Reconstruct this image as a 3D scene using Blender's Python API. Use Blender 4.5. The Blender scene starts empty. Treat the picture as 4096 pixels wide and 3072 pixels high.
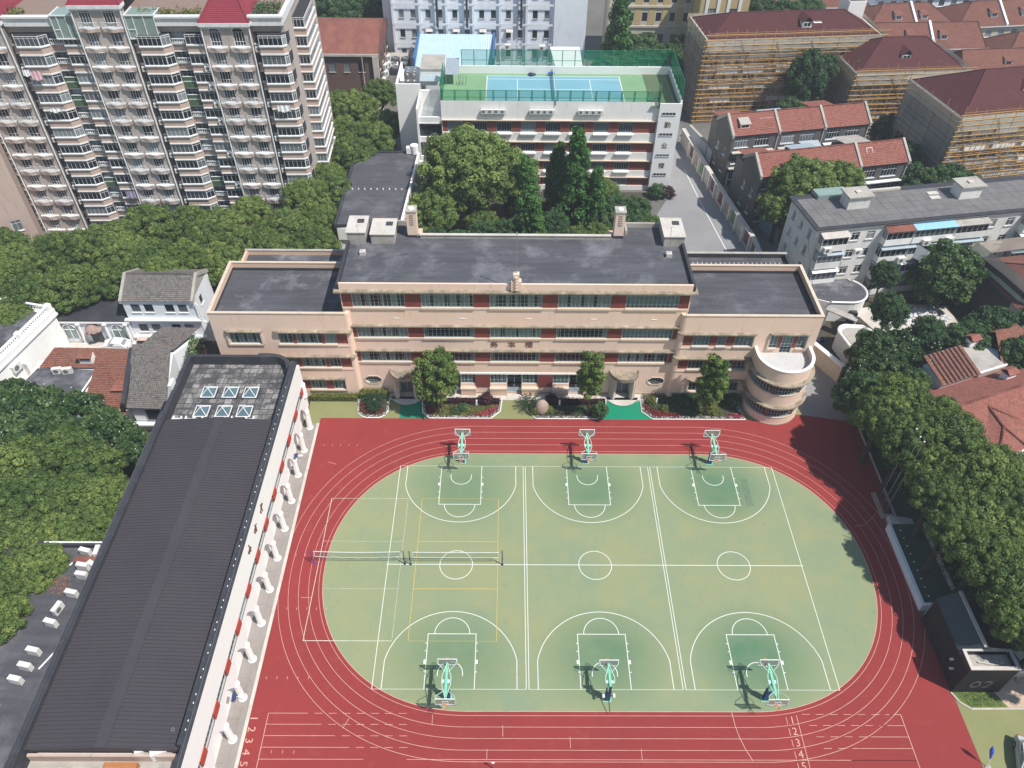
import bpy, math, random
import numpy as np
from mathutils import Vector, Matrix
RND=random.Random(11)
S=bpy.context.scene
COL=S.collection
rad=math.radians
# ---------------------------------------------------------------- camera
cam_d=bpy.data.cameras.new('camera'); cam=bpy.data.objects.new('camera',cam_d); COL.objects.link(cam); S.camera=cam
cam_d.sensor_width=36.0; cam_d.lens=36.0*3137.94/4096.0; cam_d.clip_end=2000
def cam_axes(yaw,pitch,roll):
    cy,sy,cp,sp=math.cos(yaw),math.sin(yaw),math.cos(pitch),math.sin(pitch)
    f=Vector((sy*cp,cy*cp,-sp)); r=Vector((cy,-sy,0)); u=r.cross(f)
    cr,sr=math.cos(roll),math.sin(roll)
    return r*cr+u*sr, -r*sr+u*cr, f
_r,_u,_f=cam_axes(0.0095,0.7734,0.0119)
M=Matrix((( _r.x,_u.x,-_f.x,12.938),(_r.y,_u.y,-_f.y,-33.789),(_r.z,_u.z,-_f.z,74.442),(0,0,0,1)))
cam.matrix_world=M
# ---------------------------------------------------------------- sky and sun
W_=bpy.data.worlds.new('World'); S.world=W_; W_.use_nodes=True
nt=W_.node_tree; bg=nt.nodes['Background']; sky=nt.nodes.new('ShaderNodeTexSky'); sky.sky_type='NISHITA'; sky.sun_disc=False
SUN=Vector((1.30,-0.80,2.45)).normalized()
sky.sun_elevation=math.asin(SUN.z); sky.sun_rotation=math.atan2(SUN.x,SUN.y)
sky.air_density=1.8; sky.dust_density=0.6; sky.ozone_density=3.0
nt.links.new(sky.outputs[0],bg.inputs[0]); bg.inputs[1].default_value=0.088
sl=bpy.data.lights.new('sun','SUN'); sl.energy=4.7; sl.angle=rad(0.6); sl.color=(1.0,0.955,0.88)
so=bpy.data.objects.new('sun',sl); COL.objects.link(so); so.rotation_euler=(-SUN).to_track_quat('-Z','Y').to_euler(); so.location=(60,-60,120)
vs=S.view_settings; vs.view_transform='Standard'; vs.look='None'; vs.exposure=0.28; vs.gamma=1.0
try: vs.use_curve_mapping=False
except Exception: pass
# ---------------------------------------------------------------- object helpers
def tag(o,label=None,cat=None,group=None,kind=None):
    if label: o['label']=label
    if cat: o['category']=cat
    if group: o['group']=group
    if kind: o['kind']=kind
    return o
def thing(name,label,cat,loc=(0,0,0),rz=0,group=None):
    o=bpy.data.objects.new(name,None); COL.objects.link(o); o.location=loc; o.rotation_euler=(0,0,rz); o.empty_display_size=0.5
    return tag(o,label,cat,group)
def ref(name,mesh,parent=None,mtx=None):
    o=bpy.data.objects.new(name,mesh); COL.objects.link(o)
    if parent: o.parent=parent
    if mtx is not None: o.matrix_local=mtx
    return o
def copy_tree(o,parent=None):
    c=o.copy(); COL.objects.link(c); c.parent=parent
    for ch in list(o.children): copy_tree(ch,c)
    return c
def T3(x=0,y=0,z=0,rz=0,s=1): return Matrix.Translation((x,y,z))@Matrix.Rotation(rz,4,'Z')@Matrix.Scale(s,4)
class MB:
    """collects faces; off = origin subtracted from all coordinates"""
    def __init__(s,off=(0,0,0)): s.v=[]; s.f=[]; s.uv=[]; s.hasuv=False; s.off=off
    def pts(s,ps):
        n=len(s.v); ox,oy,oz=s.off
        s.v+=[(p[0]-ox,p[1]-oy,p[2]-oz) for p in ps]; return n
    def face(s,ps,uv=None):
        n=s.pts(ps); s.f.append(tuple(range(n,n+len(ps))))
        if uv: s.hasuv=True
        s.uv.append(uv or [(0,0)]*len(ps)); return s
    def box(s,x0,x1,y0,y1,z0,z1,rz=0,c=None):
        P=[(x0,y0,z0),(x1,y0,z0),(x1,y1,z0),(x0,y1,z0),(x0,y0,z1),(x1,y0,z1),(x1,y1,z1),(x0,y1,z1)]
        if rz:
            cx,cy=c if c else ((x0+x1)/2,(y0+y1)/2); ca,sa=math.cos(rz),math.sin(rz)
            P=[(cx+(x-cx)*ca-(y-cy)*sa,cy+(x-cx)*sa+(y-cy)*ca,z) for x,y,z in P]
        n=s.pts(P)
        for q in ((0,3,2,1),(4,5,6,7),(0,1,5,4),(1,2,6,5),(2,3,7,6),(3,0,4,7)):
            s.f.append(tuple(n+i for i in q)); s.uv.append([(0,0)]*4)
        return s
    def prism(s,poly,z0,z1,cap=True):
        n=len(poly); a=sum(poly[i][0]*poly[(i+1)%n][1]-poly[(i+1)%n][0]*poly[i][1] for i in range(n))
        if a<0: poly=poly[::-1]
        k=s.pts([(x,y,z0) for x,y in poly]+[(x,y,z1) for x,y in poly])
        for i in range(n):
            j=(i+1)%n; s.f.append((k+i,k+j,k+n+j,k+n+i)); s.uv.append([(0,0)]*4)
        if cap:
            s.f.append(tuple(range(k+n,k+2*n))); s.uv.append([(0,0)]*n)
            s.f.append(tuple(range(k+n-1,k-1,-1))); s.uv.append([(0,0)]*n)
        return s
    def cyl(s,a,b,r0,r1=None,n=8,caps=True):
        a=Vector(a); b=Vector(b); r1=r0 if r1 is None else r1
        d=(b-a).normalized(); e=d.orthogonal().normalized(); g=d.cross(e)
        ring=lambda c,r:[tuple(c+e*(r*math.cos(2*math.pi*i/n))+g*(r*math.sin(2*math.pi*i/n))) for i in range(n)]
        k=s.pts(ring(a,r0)+ring(b,r1))
        for i in range(n):
            j=(i+1)%n; s.f.append((k+i,k+j,k+n+j,k+n+i)); s.uv.append([(0,0)]*4)
        if caps:
            s.f.append(tuple(range(k+n,k+2*n))); s.uv.append([(0,0)]*n)
            s.f.append(tuple(range(k+n-1,k-1,-1))); s.uv.append([(0,0)]*n)
        return s
    def tube(s,pts,r,n=6):
        for a,b in zip(pts[:-1],pts[1:]): s.cyl(a,b,r,r,n)
        return s
    def lathe(s,c,prof,n=16,a0=0,a1=2*math.pi):
        full=abs(a1-a0-2*math.pi)<1e-6; m=n if full else n+1
        k=s.pts([(c[0]+r*math.cos(a0+(a1-a0)*i/n),c[1]+r*math.sin(a0+(a1-a0)*i/n),c[2]+z) for r,z in prof for i in range(m)])
        for p in range(len(prof)-1):
            for i in range(n):
                j=(i+1)%m if full else i+1
                s.f.append((k+p*m+i,k+p*m+j,k+(p+1)*m+j,k+(p+1)*m+i)); s.uv.append([(0,0)]*4)
        return s
    def strip(s,pts,w,z,closed=False):
        """flat painted line of width w along 2d pts"""
        n=len(pts); L=[]; 
        for i in range(n):
            if closed: a=Vector(pts[i-1]); b=Vector(pts[(i+1)%n])
            else: a=Vector(pts[max(i-1,0)]); b=Vector(pts[min(i+1,n-1)])
            t=(b-a).normalized(); q=Vector((-t.y,t.x))*(w/2); p=Vector(pts[i]); L.append((p+q,p-q))
        for i in range(n if closed else n-1):
            a,b=L[i],L[(i+1)%n]
            s.face([(a[1].x,a[1].y,z),(b[1].x,b[1].y,z),(b[0].x,b[0].y,z),(a[0].x,a[0].y,z)])
        return s
    def mesh(s,name,mat,smooth=False):
        me=bpy.data.meshes.new(name); me.from_pydata(s.v,[],s.f)
        if s.hasuv:
            l=me.uv_layers.new(name='UVMap'); l.data.foreach_set('uv',[c for u in s.uv for p in u for c in p])
        if mat: me.materials.append(mat)
        if smooth: me.polygons.foreach_set('use_smooth',[True]*len(me.polygons))
        me.update(); return me
    def build(s,name,mat,parent=None,smooth=False,mtx=None): return ref(name,s.mesh(name,mat,smooth),parent,mtx)
def struct(name,mb,mat): return tag(mb.build(name,mat),kind='structure')
def arc(cx,cy,r,a0,a1,n=24,ry=None):
    ry=r if ry is None else ry
    return [(cx+r*math.cos(rad(a0+(a1-a0)*i/n)),cy+ry*math.sin(rad(a0+(a1-a0)*i/n))) for i in range(n+1)]
# ---------------------------------------------------------------- materials
class N:
    def __init__(s,name):
        s.m=bpy.data.materials.new(name); s.m.use_nodes=True; s.t=s.m.node_tree; s.b=s.t.nodes['Principled BSDF']
        s.out=s.t.nodes['Material Output']; s._p=None
    def n(s,typ,**kw):
        x=s.t.nodes.new(typ)
        for k,v in kw.items(): setattr(x,k,v)
        return x
    def l(s,a,b): s.t.links.new(a,b)
    def pos(s):
        if s._p is None: s._p=s.n('ShaderNodeNewGeometry').outputs['Position']
        return s._p
    def noise(s,scale,detail=4,rough=0.55,vec=None,dist=0.0):
        x=s.n('ShaderNodeTexNoise'); x.inputs['Scale'].default_value=scale; x.inputs['Detail'].default_value=detail
        x.inputs['Roughness'].default_value=rough; x.inputs['Distortion'].default_value=dist; s.l(vec if vec is not None else s.pos(),x.inputs['Vector']); return x.outputs['Fac']
    def ramp(s,fac,stops):
        x=s.n('ShaderNodeValToRGB'); e=x.color_ramp.elements
        while len(e)<len(stops): e.new(0.5)
        for k,(p,c) in enumerate(stops):
            e[k].position=p; e[k].color=(c,c,c,1) if isinstance(c,(int,float)) else (*c,1)
        s.l(fac,x.inputs[0]); return x.outputs[0]
    def mix(s,fac,a,b,blend='MIX'):
        x=s.n('ShaderNodeMix',data_type='RGBA',blend_type=blend)
        if isinstance(fac,(int,float)): x.inputs[0].default_value=fac
        else: s.l(fac,x.inputs[0])
        for k,v in ((6,a),(7,b)):
            if isinstance(v,tuple): x.inputs[k].default_value=(*v,1)
            else: s.l(v,x.inputs[k])
        return x.outputs[2]
    def math(s,op,a,b=None,c=None,clamp=False):
        x=s.n('ShaderNodeMath',operation=op); x.use_clamp=clamp
        for k,v in enumerate((a,b,c)):
            if v is None: continue
            if isinstance(v,(int,float)): x.inputs[k].default_value=v
            else: s.l(v,x.inputs[k])
        return x.outputs[0]
    def vmul(s,v,m):
        x=s.n('ShaderNodeVectorMath',operation='MULTIPLY'); s.l(v,x.inputs[0]); x.inputs[1].default_value=m; return x.outputs[0]
    def bump(s,h,dist=0.02,strength=0.6):
        x=s.n('ShaderNodeBump'); x.inputs['Distance'].default_value=dist; x.inputs['Strength'].default_value=strength; s.l(h,x.inputs['Height']); s.l(x.outputs[0],s.b.inputs['Normal'])
    def col(s,c):
        if isinstance(c,tuple): s.b.inputs['Base Color'].default_value=(*c,1)
        else: s.l(c,s.b.inputs['Base Color'])
    def rough(s,r):
        if isinstance(r,(int,float)): s.b.inputs['Roughness'].default_value=r
        else: s.l(r,s.b.inputs['Roughness'])
    def spec(s,v): s.b.inputs['Specular IOR Level'].default_value=v
def weathered(name,c,c2,rough=0.85,s1=0.25,s2=3.0,amt=0.5,dirt=None,bump=0.01,streak=False,lo=0.42,hi=0.7):
    m=N(name); a=m.noise(s1,5,0.6); b=m.noise(s2,4,0.65)
    k=m.ramp(a,[(lo,0.0),(hi,1.0)]); x=m.mix(m.math('MULTIPLY',k,amt),c,c2)
    x=m.mix(m.math('MULTIPLY',m.ramp(b,[(0.35,0.0),(0.75,1.0)]),amt*0.5),x,c2)
    if dirt:
        v=m.vmul(m.pos(),(1.2,1.2,0.18)) if streak else m.vmul(m.pos(),(0.6,0.6,0.6))
        d=m.ramp(m.noise(1.3,6,0.7,v),[(0.55,0.0),(0.72,1.0)]); x=m.mix(m.math('MULTIPLY',d,0.55),x,dirt)
    m.col(x); m.rough(rough); m.spec(0.3)
    if bump: m.bump(m.noise(9,5,0.7),bump,0.5)
    return m.m
def plain(name,c,rough=0.6,metal=0.0,spec=0.5):
    m=N(name); m.col(m.mix(m.ramp(m.noise(2.2,4,0.6),[(0.3,0.0),(0.75,1.0)]),c,tuple(q*0.78 for q in c))); m.rough(rough); m.b.inputs['Metallic'].default_value=metal; m.spec(spec); return m.m
def uvtiles(name,c1,c2,c3,bw,bh,mortar,rough=0.85,mcol=None,offset=0.5,bump=0.02,old=None):
    m=N(name); uv=m.n('ShaderNodeUVMap').outputs[0]; t=m.n('ShaderNodeTexBrick'); m.l(uv,t.inputs['Vector'])
    t.offset=offset; t.inputs['Scale'].default_value=1; t.inputs['Brick Width'].default_value=bw; t.inputs['Row Height'].default_value=bh
    t.inputs['Mortar Size'].default_value=mortar; t.inputs['Color1'].default_value=(*c1,1); t.inputs['Color2'].default_value=(*c2,1)
    t.inputs['Mortar'].default_value=(*(mcol or tuple(q*0.45 for q in c1)),1); t.inputs['Bias'].default_value=0.0
    x=m.mix(m.ramp(m.noise(0.5,5,0.65),[(0.42,0.0),(0.68,0.75)]),t.outputs[0],c3)
    if old: x=m.mix(m.ramp(m.noise(0.9,6,0.75),[(0.56,0.0),(0.66,0.8)]),x,old)
    x=m.mix(m.ramp(m.noise(5,5,0.7),[(0.3,0.0),(0.8,0.35)]),x,tuple(q*0.5 for q in c1))
    m.col(x); m.rough(rough); m.spec(0.25); m.bump(t.outputs['Fac'],-bump,0.8); return m.m
# palette
m_track=N('track_rubber')
_a=m_track.ramp(m_track.noise(0.12,5,0.6),[(0.35,0.0),(0.7,1.0)]); _x=m_track.mix(_a,(0.27,0.036,0.034),(0.24,0.034,0.034))
_x=m_track.mix(m_track.ramp(m_track.noise(0.55,6,0.75),[(0.56,0.0),(0.78,0.5)]),_x,(0.34,0.10,0.08)); _x=m_track.mix(m_track.ramp(m_track.noise(0.9,5,0.7,m_track.vmul(m_track.pos(),(0.12,1.6,1))),[(0.5,0.0),(0.8,0.35)]),_x,(0.20,0.03,0.034))
_x=m_track.mix(m_track.ramp(m_track.noise(14,3,0.8),[(0.35,0.0),(0.8,0.35)]),_x,(0.17,0.027,0.03)); m_track.col(_x); m_track.rough(0.9); m_track.spec(0.25); m_track.bump(m_track.noise(40,3,0.7),0.004,0.5); m_track=m_track.m
def court_mat():
    m=N('court_acrylic'); sep=m.n('ShaderNodeSeparateXYZ'); m.l(m.pos(),sep.inputs[0]); X,Y=sep.outputs[0],sep.outputs[1]
    nz=m.noise(0.35,5,0.62); nz2=m.noise(0.11,3,0.5)
    dx=m.math('ABSOLUTE',m.math('SUBTRACT',m.math('MODULO',m.math('ADD',X,30.54),15.27),7.5)); dy=m.math('SUBTRACT',m.math('ABSOLUTE',m.math('SUBTRACT',Y,14.0)),10.6)
    d=m.math('SQRT',m.math('ADD',m.math('POWER',m.math('DIVIDE',dx,5.2),2),m.math('POWER',m.math('DIVIDE',dy,4.6),2)))
    key=m.math('SUBTRACT',1.35,d,clamp=True); key=m.math('MULTIPLY',key,m.math('ADD',0.35,m.math('MULTIPLY',nz,0.8)),clamp=True)
    inx=m.math('MULTIPLY',m.ramp(m.math('ADD',m.math('DIVIDE',X,100),0.2),[(0.19,0.0),(0.21,1.0),(0.65,1.0),(0.67,0.0)]),1.0); key=m.math('MULTIPLY',key,inx)
    key=m.math('MULTIPLY',key,m.math('ADD',0.62,m.math('DIVIDE',X,90),clamp=True))
    base=m.mix(m.ramp(nz2,[(0.35,0.0),(0.65,1.0)]),(0.245,0.27,0.145),(0.20,0.255,0.155))
    base=m.mix(m.ramp(nz,[(0.45,0.0),(0.75,0.7)]),base,(0.28,0.275,0.14))
    x=m.mix(m.math('MULTIPLY',key,1.15,clamp=True),base,(0.085,0.175,0.10))
    st=m.noise(1.0,5,0.75,m.vmul(m.pos(),(2.4,0.25,1))); x=m.mix(m.ramp(st,[(0.58,0.0),(0.75,0.30)]),x,(0.11,0.14,0.085))
    sp=m.noise(0.9,4,0.7); x=m.mix(m.ramp(sp,[(0.60,0.0),(0.72,0.28)]),x,(0.12,0.15,0.09))
    m.col(x); m.rough(0.82); m.spec(0.3); m.bump(m.noise(25,3,0.6),0.002,0.4); return m.m
m_court=court_mat()
m_green=weathered('green_paint',(0.20,0.215,0.095),(0.25,0.24,0.11),0.85,0.3,3,0.7,dirt=(0.2,0.24,0.13))
m_emer=weathered('emerald_mat',(0.0,0.22,0.12),(0.01,0.18,0.10),0.7,0.3,3,0.5)
m_line=weathered('white_line_paint',(0.70,0.71,0.66),(0.6,0.62,0.56),0.7,0.8,6,0.3,bump=0)
m_tline=weathered('track_line_paint',(0.58,0.36,0.29),(0.40,0.17,0.14),0.7,0.8,6,0.5,bump=0)
m_yline=weathered('yellow_line_paint',(0.62,0.42,0.10),(0.5,0.38,0.14),0.7,0.8,6,0.4,bump=0)
m_soil=weathered('soil',(0.07,0.06,0.045),(0.05,0.055,0.035),0.95,0.3,4,0.7,dirt=(0.13,0.10,0.07),bump=0.05)
m_asph=weathered('asphalt',(0.26,0.255,0.26),(0.21,0.21,0.22),0.9,0.15,5,0.7,dirt=(0.22,0.215,0.20))
m_alley=weathered('alley_concrete',(0.20,0.195,0.19),(0.13,0.13,0.135),0.9,0.3,3,0.7,dirt=(0.3,0.28,0.25))
m_conc=weathered('concrete',(0.42,0.39,0.35),(0.27,0.25,0.23),0.85,0.5,4,0.8,dirt=(0.15,0.14,0.13))
m_conc2=weathered('pale_concrete',(0.56,0.52,0.48),(0.42,0.38,0.34),0.8,0.5,4,0.8,dirt=(0.3,0.26,0.2))
m_stone=weathered('pink_granite',(0.40,0.31,0.25),(0.30,0.24,0.20),0.75,0.8,6,0.8,dirt=(0.2,0.17,0.15))
m_peach=weathered('peach_render',(0.74,0.57,0.48),(0.72,0.52,0.39),0.85,0.10,2,0.8,dirt=(0.58,0.41,0.32),streak=True)
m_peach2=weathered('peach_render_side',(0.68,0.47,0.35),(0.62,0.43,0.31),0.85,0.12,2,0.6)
m_eave=weathered('weathered_eave',(0.36,0.30,0.22),(0.20,0.17,0.13),0.9,1.1,5,1.0,dirt=(0.62,0.55,0.46),bump=0.03,lo=0.4,hi=0.6)
m_sill=weathered('cream_sill',(0.60,0.50,0.40),(0.50,0.41,0.32),0.8,0.5,4,0.6,dirt=(0.42,0.33,0.25))
m_white=weathered('white_render',(0.83,0.82,0.80),(0.76,0.74,0.72),0.8,0.3,3,0.5,dirt=(0.6,0.58,0.55),streak=True)
m_white2=weathered('clean_white_render',(0.80,0.79,0.78),(0.77,0.76,0.74),0.75,0.2,3,0.4)
m_bluew=weathered('bluish_white_render',(0.74,0.77,0.82),(0.66,0.69,0.74),0.8,0.3,3,0.6,dirt=(0.55,0.50,0.45),streak=True)
m_oldw=weathered('old_white_render',(0.72,0.71,0.69),(0.56,0.55,0.53),0.85,0.4,3,0.8,dirt=(0.28,0.27,0.26),streak=True)
m_bitu=weathered('bitumen_roof',(0.055,0.055,0.062),(0.085,0.085,0.093),0.8,0.12,1.6,0.8,dirt=(0.12,0.12,0.13),bump=0.01)
def bitumen(name,pale,seed):
    m=N(name); v=m.vmul(m.pos(),(0.12,0.9,1)); w=m.n('ShaderNodeVectorMath',operation='ADD'); m.l(v,w.inputs[0]); w.inputs[1].default_value=(seed,seed*2,0)
    a=m.noise(1.0,6,0.7,w.outputs[0]); b=m.noise(0.22,6,0.7)
    x=m.mix(m.ramp(a,[(0.4,0.0),(0.7,1.0)]),(0.06,0.06,0.07),(0.10,0.10,0.115))
    x=m.mix(m.math('MULTIPLY',m.ramp(b,[(0.5,0.0),(0.72,1.0)]),pale),x,(0.26,0.26,0.28))
    x=m.mix(m.ramp(m.noise(3.5,6,0.75),[(0.4,0.0),(0.8,0.4)]),x,(0.04,0.04,0.05)); m.col(x); m.rough(0.75); m.spec(0.35); m.bump(m.noise(8,4,0.7),0.008,0.4); return m.m
m_bit1=bitumen('bitumen_roof_grey',0.6,3.1); m_bit2=bitumen('bitumen_roof_streaked',0.9,8.7); m_bit3=bitumen('bitumen_roof_plain',0.35,5.2)
m_black=weathered('black_coping',(0.035,0.036,0.045),(0.055,0.055,0.062),0.6,0.5,3,0.7,dirt=(0.10,0.10,0.11))
m_metalroof=weathered('dark_metal_roof',(0.058,0.051,0.058),(0.045,0.042,0.052),0.55,0.15,2,0.8,bump=0.004)
m_paver=N('roof_paver'); _r=m_paver.n('ShaderNodeObjectInfo').outputs['Random']
_x=m_paver.mix(m_paver.ramp(_r,[(0.0,0.0),(1.0,1.0)]),(0.11,0.108,0.105),(0.30,0.285,0.27)); _x=m_paver.mix(m_paver.ramp(m_paver.noise(0.55,6,0.8),[(0.46,0.0),(0.56,0.85)]),_x,(0.045,0.045,0.05)); m_paver.col(_x); m_paver.rough(0.9); m_paver=m_paver.m
m_pave2=weathered('colonnade_paving',(0.29,0.26,0.245),(0.23,0.21,0.195),0.8,0.3,3,0.9,dirt=(0.20,0.15,0.10))
m_redtile=uvtiles('red_brown_wall_tile',(0.23,0.055,0.042),(0.19,0.045,0.037),(0.25,0.07,0.055),0.45,0.20,0.018,0.6,mcol=(0.10,0.03,0.028))
m_redtile2=uvtiles('brick_red_wall_tile',(0.30,0.085,0.06),(0.26,0.075,0.055),(0.27,0.08,0.06),0.30,0.22,0.018,0.6,mcol=(0.16,0.06,0.05))
m_brickw=uvtiles('old_brick_wall',(0.17,0.09,0.07),(0.12,0.07,0.058),(0.19,0.12,0.10),0.26,0.085,0.012,0.9,mcol=(0.22,0.18,0.16))
m_greybrick=uvtiles('grey_brick_wall',(0.125,0.12,0.115),(0.10,0.097,0.095),(0.15,0.14,0.135),0.26,0.085,0.012,0.9,mcol=(0.19,0.185,0.18))
m_redroof=uvtiles('red_clay_tiles',(0.36,0.135,0.10),(0.21,0.08,0.062),(0.27,0.11,0.088),0.32,0.30,0.02,0.85,mcol=(0.10,0.035,0.03),old=(0.22,0.12,0.09))
m_orroof=uvtiles('mossy_orange_tiles',(0.36,0.145,0.09),(0.15,0.068,0.055),(0.22,0.11,0.085),0.28,0.30,0.03,0.85,mcol=(0.10,0.04,0.03),old=(0.12,0.09,0.075))
m_greyroof=uvtiles('grey_cement_tiles',(0.26,0.24,0.225),(0.10,0.095,0.09),(0.17,0.15,0.14),0.28,0.30,0.03,0.9,mcol=(0.06,0.055,0.05),old=(0.24,0.13,0.09))
m_brnroof=uvtiles('brown_clay_tiles',(0.27,0.11,0.08),(0.20,0.085,0.065),(0.22,0.10,0.08),0.32,0.32,0.03,0.85,mcol=(0.07,0.035,0.03),old=(0.14,0.09,0.075))
m_maroon=uvtiles('maroon_shingles',(0.105,0.034,0.036),(0.088,0.030,0.033),(0.115,0.04,0.04),0.5,0.25,0.012,0.8,mcol=(0.10,0.03,0.032))
m_crimson=uvtiles('crimson_shingles',(0.27,0.04,0.06),(0.23,0.035,0.055),(0.25,0.045,0.06),0.4,0.22,0.012,0.8,mcol=(0.17,0.03,0.045))
m_rust=N('rusty_sheet_roof'); _x=m_rust.mix(m_rust.ramp(m_rust.noise(0.35,7,0.8,m_rust.vmul(m_rust.pos(),(1,0.4,1))),[(0.42,0.0),(0.6,1.0)]),(0.17,0.055,0.045),(0.23,0.085,0.055)); _x=m_rust.mix(m_rust.ramp(m_rust.noise(0.5,6,0.85),[(0.6,0.0),(0.66,0.8)]),_x,(0.36,0.17,0.11)); m_rust.col(_x); m_rust.rough(0.75); m_rust=m_rust.m
m_bluer=N('blue_sheet_roof'); _x=m_bluer.mix(m_bluer.ramp(m_bluer.noise(0.4,5,0.7),[(0.3,0.0),(0.7,1.0)]),(0.40,0.56,0.68),(0.50,0.62,0.70)); _x=m_bluer.mix(m_bluer.ramp(m_bluer.noise(1.4,6,0.8,m_bluer.vmul(m_bluer.pos(),(2.2,0.5,1))),[(0.62,0.0),(0.68,0.8)]),_x,(0.30,0.20,0.14)); m_bluer.col(_x); m_bluer.rough(0.5); m_bluer=m_bluer.m
m_apt=weathered('taupe_render',(0.42,0.37,0.345),(0.47,0.41,0.385),0.85,0.15,2,0.6,dirt=(0.28,0.23,0.21),streak=True)
m_pinkw=weathered('pink_tan_render',(0.48,0.37,0.32),(0.41,0.315,0.275),0.85,0.3,3,0.6,dirt=(0.28,0.20,0.17),streak=True)
m_ivory=weathered('ivory_render',(0.55,0.50,0.41),(0.48,0.43,0.35),0.85,0.2,3,0.6,dirt=(0.36,0.32,0.27),streak=True)
m_yellow=weathered('yellow_render',(0.52,0.40,0.20),(0.46,0.35,0.19),0.85,0.2,3,0.6)
m_fw=plain('white_window_frame',(0.78,0.79,0.80),0.4)
m_fg=plain('grey_steel_frame',(0.40,0.47,0.50),0.5)
m_fd=plain('dark_frame',(0.05,0.055,0.06),0.5)
m_fb=plain('bluegrey_frame',(0.38,0.45,0.50),0.5)
def glass(name,c,t):
    m=N(name); m.col(c); m.rough(0.06); m.spec(0.8)
    tr=m.n('ShaderNodeBsdfTransparent'); tr.inputs[0].default_value=(0.88,0.95,0.95,1); mx=m.n('ShaderNodeMixShader'); mx.inputs[0].default_value=t
    m.l(m.b.outputs[0],mx.inputs[1]); m.l(tr.outputs[0],mx.inputs[2]); m.l(mx.outputs[0],m.out.inputs[0]); return m.m
m_glass=glass('clear_glass',(0.02,0.03,0.035),0.72)
def darkglass():
    m=N('dark_window_glass'); r=m.n('ShaderNodeObjectInfo').outputs['Random']
    m.col(m.mix(m.ramp(r,[(0.45,0.0),(0.75,0.5),(0.92,1.0)]),(0.016,0.022,0.032),(0.22,0.25,0.27))); m.rough(0.12); m.spec(0.6); return m.m
m_dg=darkglass()
m_frost=plain('frosted_green_glass',(0.25,0.33,0.31),0.25); m_sky=glass('skylight_glass',(0.13,0.21,0.24),0.3)
m_curt=N('pale_curtain'); _x=m_curt.mix(m_curt.ramp(m_curt.noise(2.5,3,0.6,m_curt.vmul(m_curt.pos(),(4,4,0.1))),[(0.35,0.0),(0.65,1.0)]),(0.88,0.90,0.85),(0.66,0.71,0.68)); m_curt.col(_x); m_curt.rough(0.9); m_curt=m_curt.m
m_inter=plain('dark_interior',(0.03,0.03,0.035),0.9); m_blind=plain('pale_blue_blind',(0.62,0.70,0.74),0.7)
m_steelg=plain('mint_green_steel',(0.22,0.62,0.44),0.35); m_mint=plain('pale_mint_pipe',(0.55,0.78,0.66),0.35); m_pad=plain('blue_padding',(0.012,0.05,0.16),0.6)
m_orange=plain('orange_rim',(0.75,0.20,0.08),0.4); m_wpipe=plain('white_pipe',(0.8,0.8,0.8),0.4); m_acw=plain('ac_casing',(0.72,0.71,0.68),0.5); m_fan=plain('ac_fan_grille',(0.14,0.15,0.16),0.6)
m_board=glass('backboard_glass',(0.35,0.33,0.32),0.55)
m_bamboo=weathered('bamboo',(0.55,0.31,0.09),(0.40,0.23,0.08),0.6,1.0,5,0.8); m_bamd=weathered('old_bamboo',(0.34,0.20,0.08),(0.18,0.12,0.07),0.7,1.0,5,0.8)
m_hemp=glass('tan_mesh_sheet',(0.55,0.50,0.42),0.32); m_greynet=glass('grey_mesh_sheet',(0.30,0.30,0.30),0.12)
m_gnet=glass('green_netting',(0.0,0.25,0.13),0.62); m_gnet2=glass('dense_green_netting',(0.0,0.30,0.13),0.2); m_gpost=plain('green_post',(0.0,0.22,0.11),0.4)
m_net=glass('sport_net',(0.25,0.25,0.25),0.78); m_navy=plain('navy_post',(0.02,0.03,0.08),0.4); m_purple=plain('purple_post',(0.10,0.05,0.30),0.4)
m_tennis=weathered('blue_court_paint',(0.155,0.34,0.42),(0.19,0.37,0.44),0.75,0.3,3,0.7); m_tgreen=weathered('green_court_surround',(0.17,0.31,0.17),(0.21,0.34,0.20),0.8,0.3,3,0.7,dirt=(0.14,0.2,0.12)); m_tdark=weathered('olive_court_edge',(0.085,0.13,0.07),(0.11,0.15,0.08),0.8,0.4,3,0.7)
m_bronze=plain('bronze_lettering',(0.14,0.075,0.045),0.5); m_steel=plain('galvanised_steel',(0.42,0.43,0.44),0.35,0.7); m_bluetop=plain('light_blue_awning',(0.30,0.55,0.75),0.5); m_bluep=plain('bright_blue_fabric',(0.02,0.08,0.55),0.6)
m_gravel=weathered('white_pebbles',(0.62,0.61,0.58),(0.15,0.15,0.14),0.9,7,14,1.0,bump=0.03,lo=0.42,hi=0.55)
m_bark=weathered('bark',(0.055,0.045,0.036),(0.035,0.03,0.025),0.95,2,8,0.8,bump=0.03)
m_cloth1=plain('pink_cloth',(0.72,0.45,0.50),0.9); m_cloth2=plain('white_cloth',(0.8,0.8,0.8),0.9); m_cloth3=plain('mauve_cloth',(0.36,0.30,0.45),0.9); m_red=plain('red_panel_paint',(0.42,0.06,0.045),0.6); m_dead=weathered('dry_leaves',(0.30,0.15,0.09),(0.20,0.10,0.07),0.95,3,9,0.9,bump=0.05)
m_grass=weathered('grass_blades',(0.10,0.15,0.035),(0.16,0.19,0.05),0.9,0.6,5,0.9); m_car=plain('white_car_paint',(0.8,0.8,0.8),0.15); m_carg=plain('silver_car_paint',(0.5,0.52,0.53),0.2); m_tyre=plain('black_rubber',(0.02,0.02,0.022),0.8); m_bag=plain('white_plastic_sack',(0.66,0.68,0.70),0.55)
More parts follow.
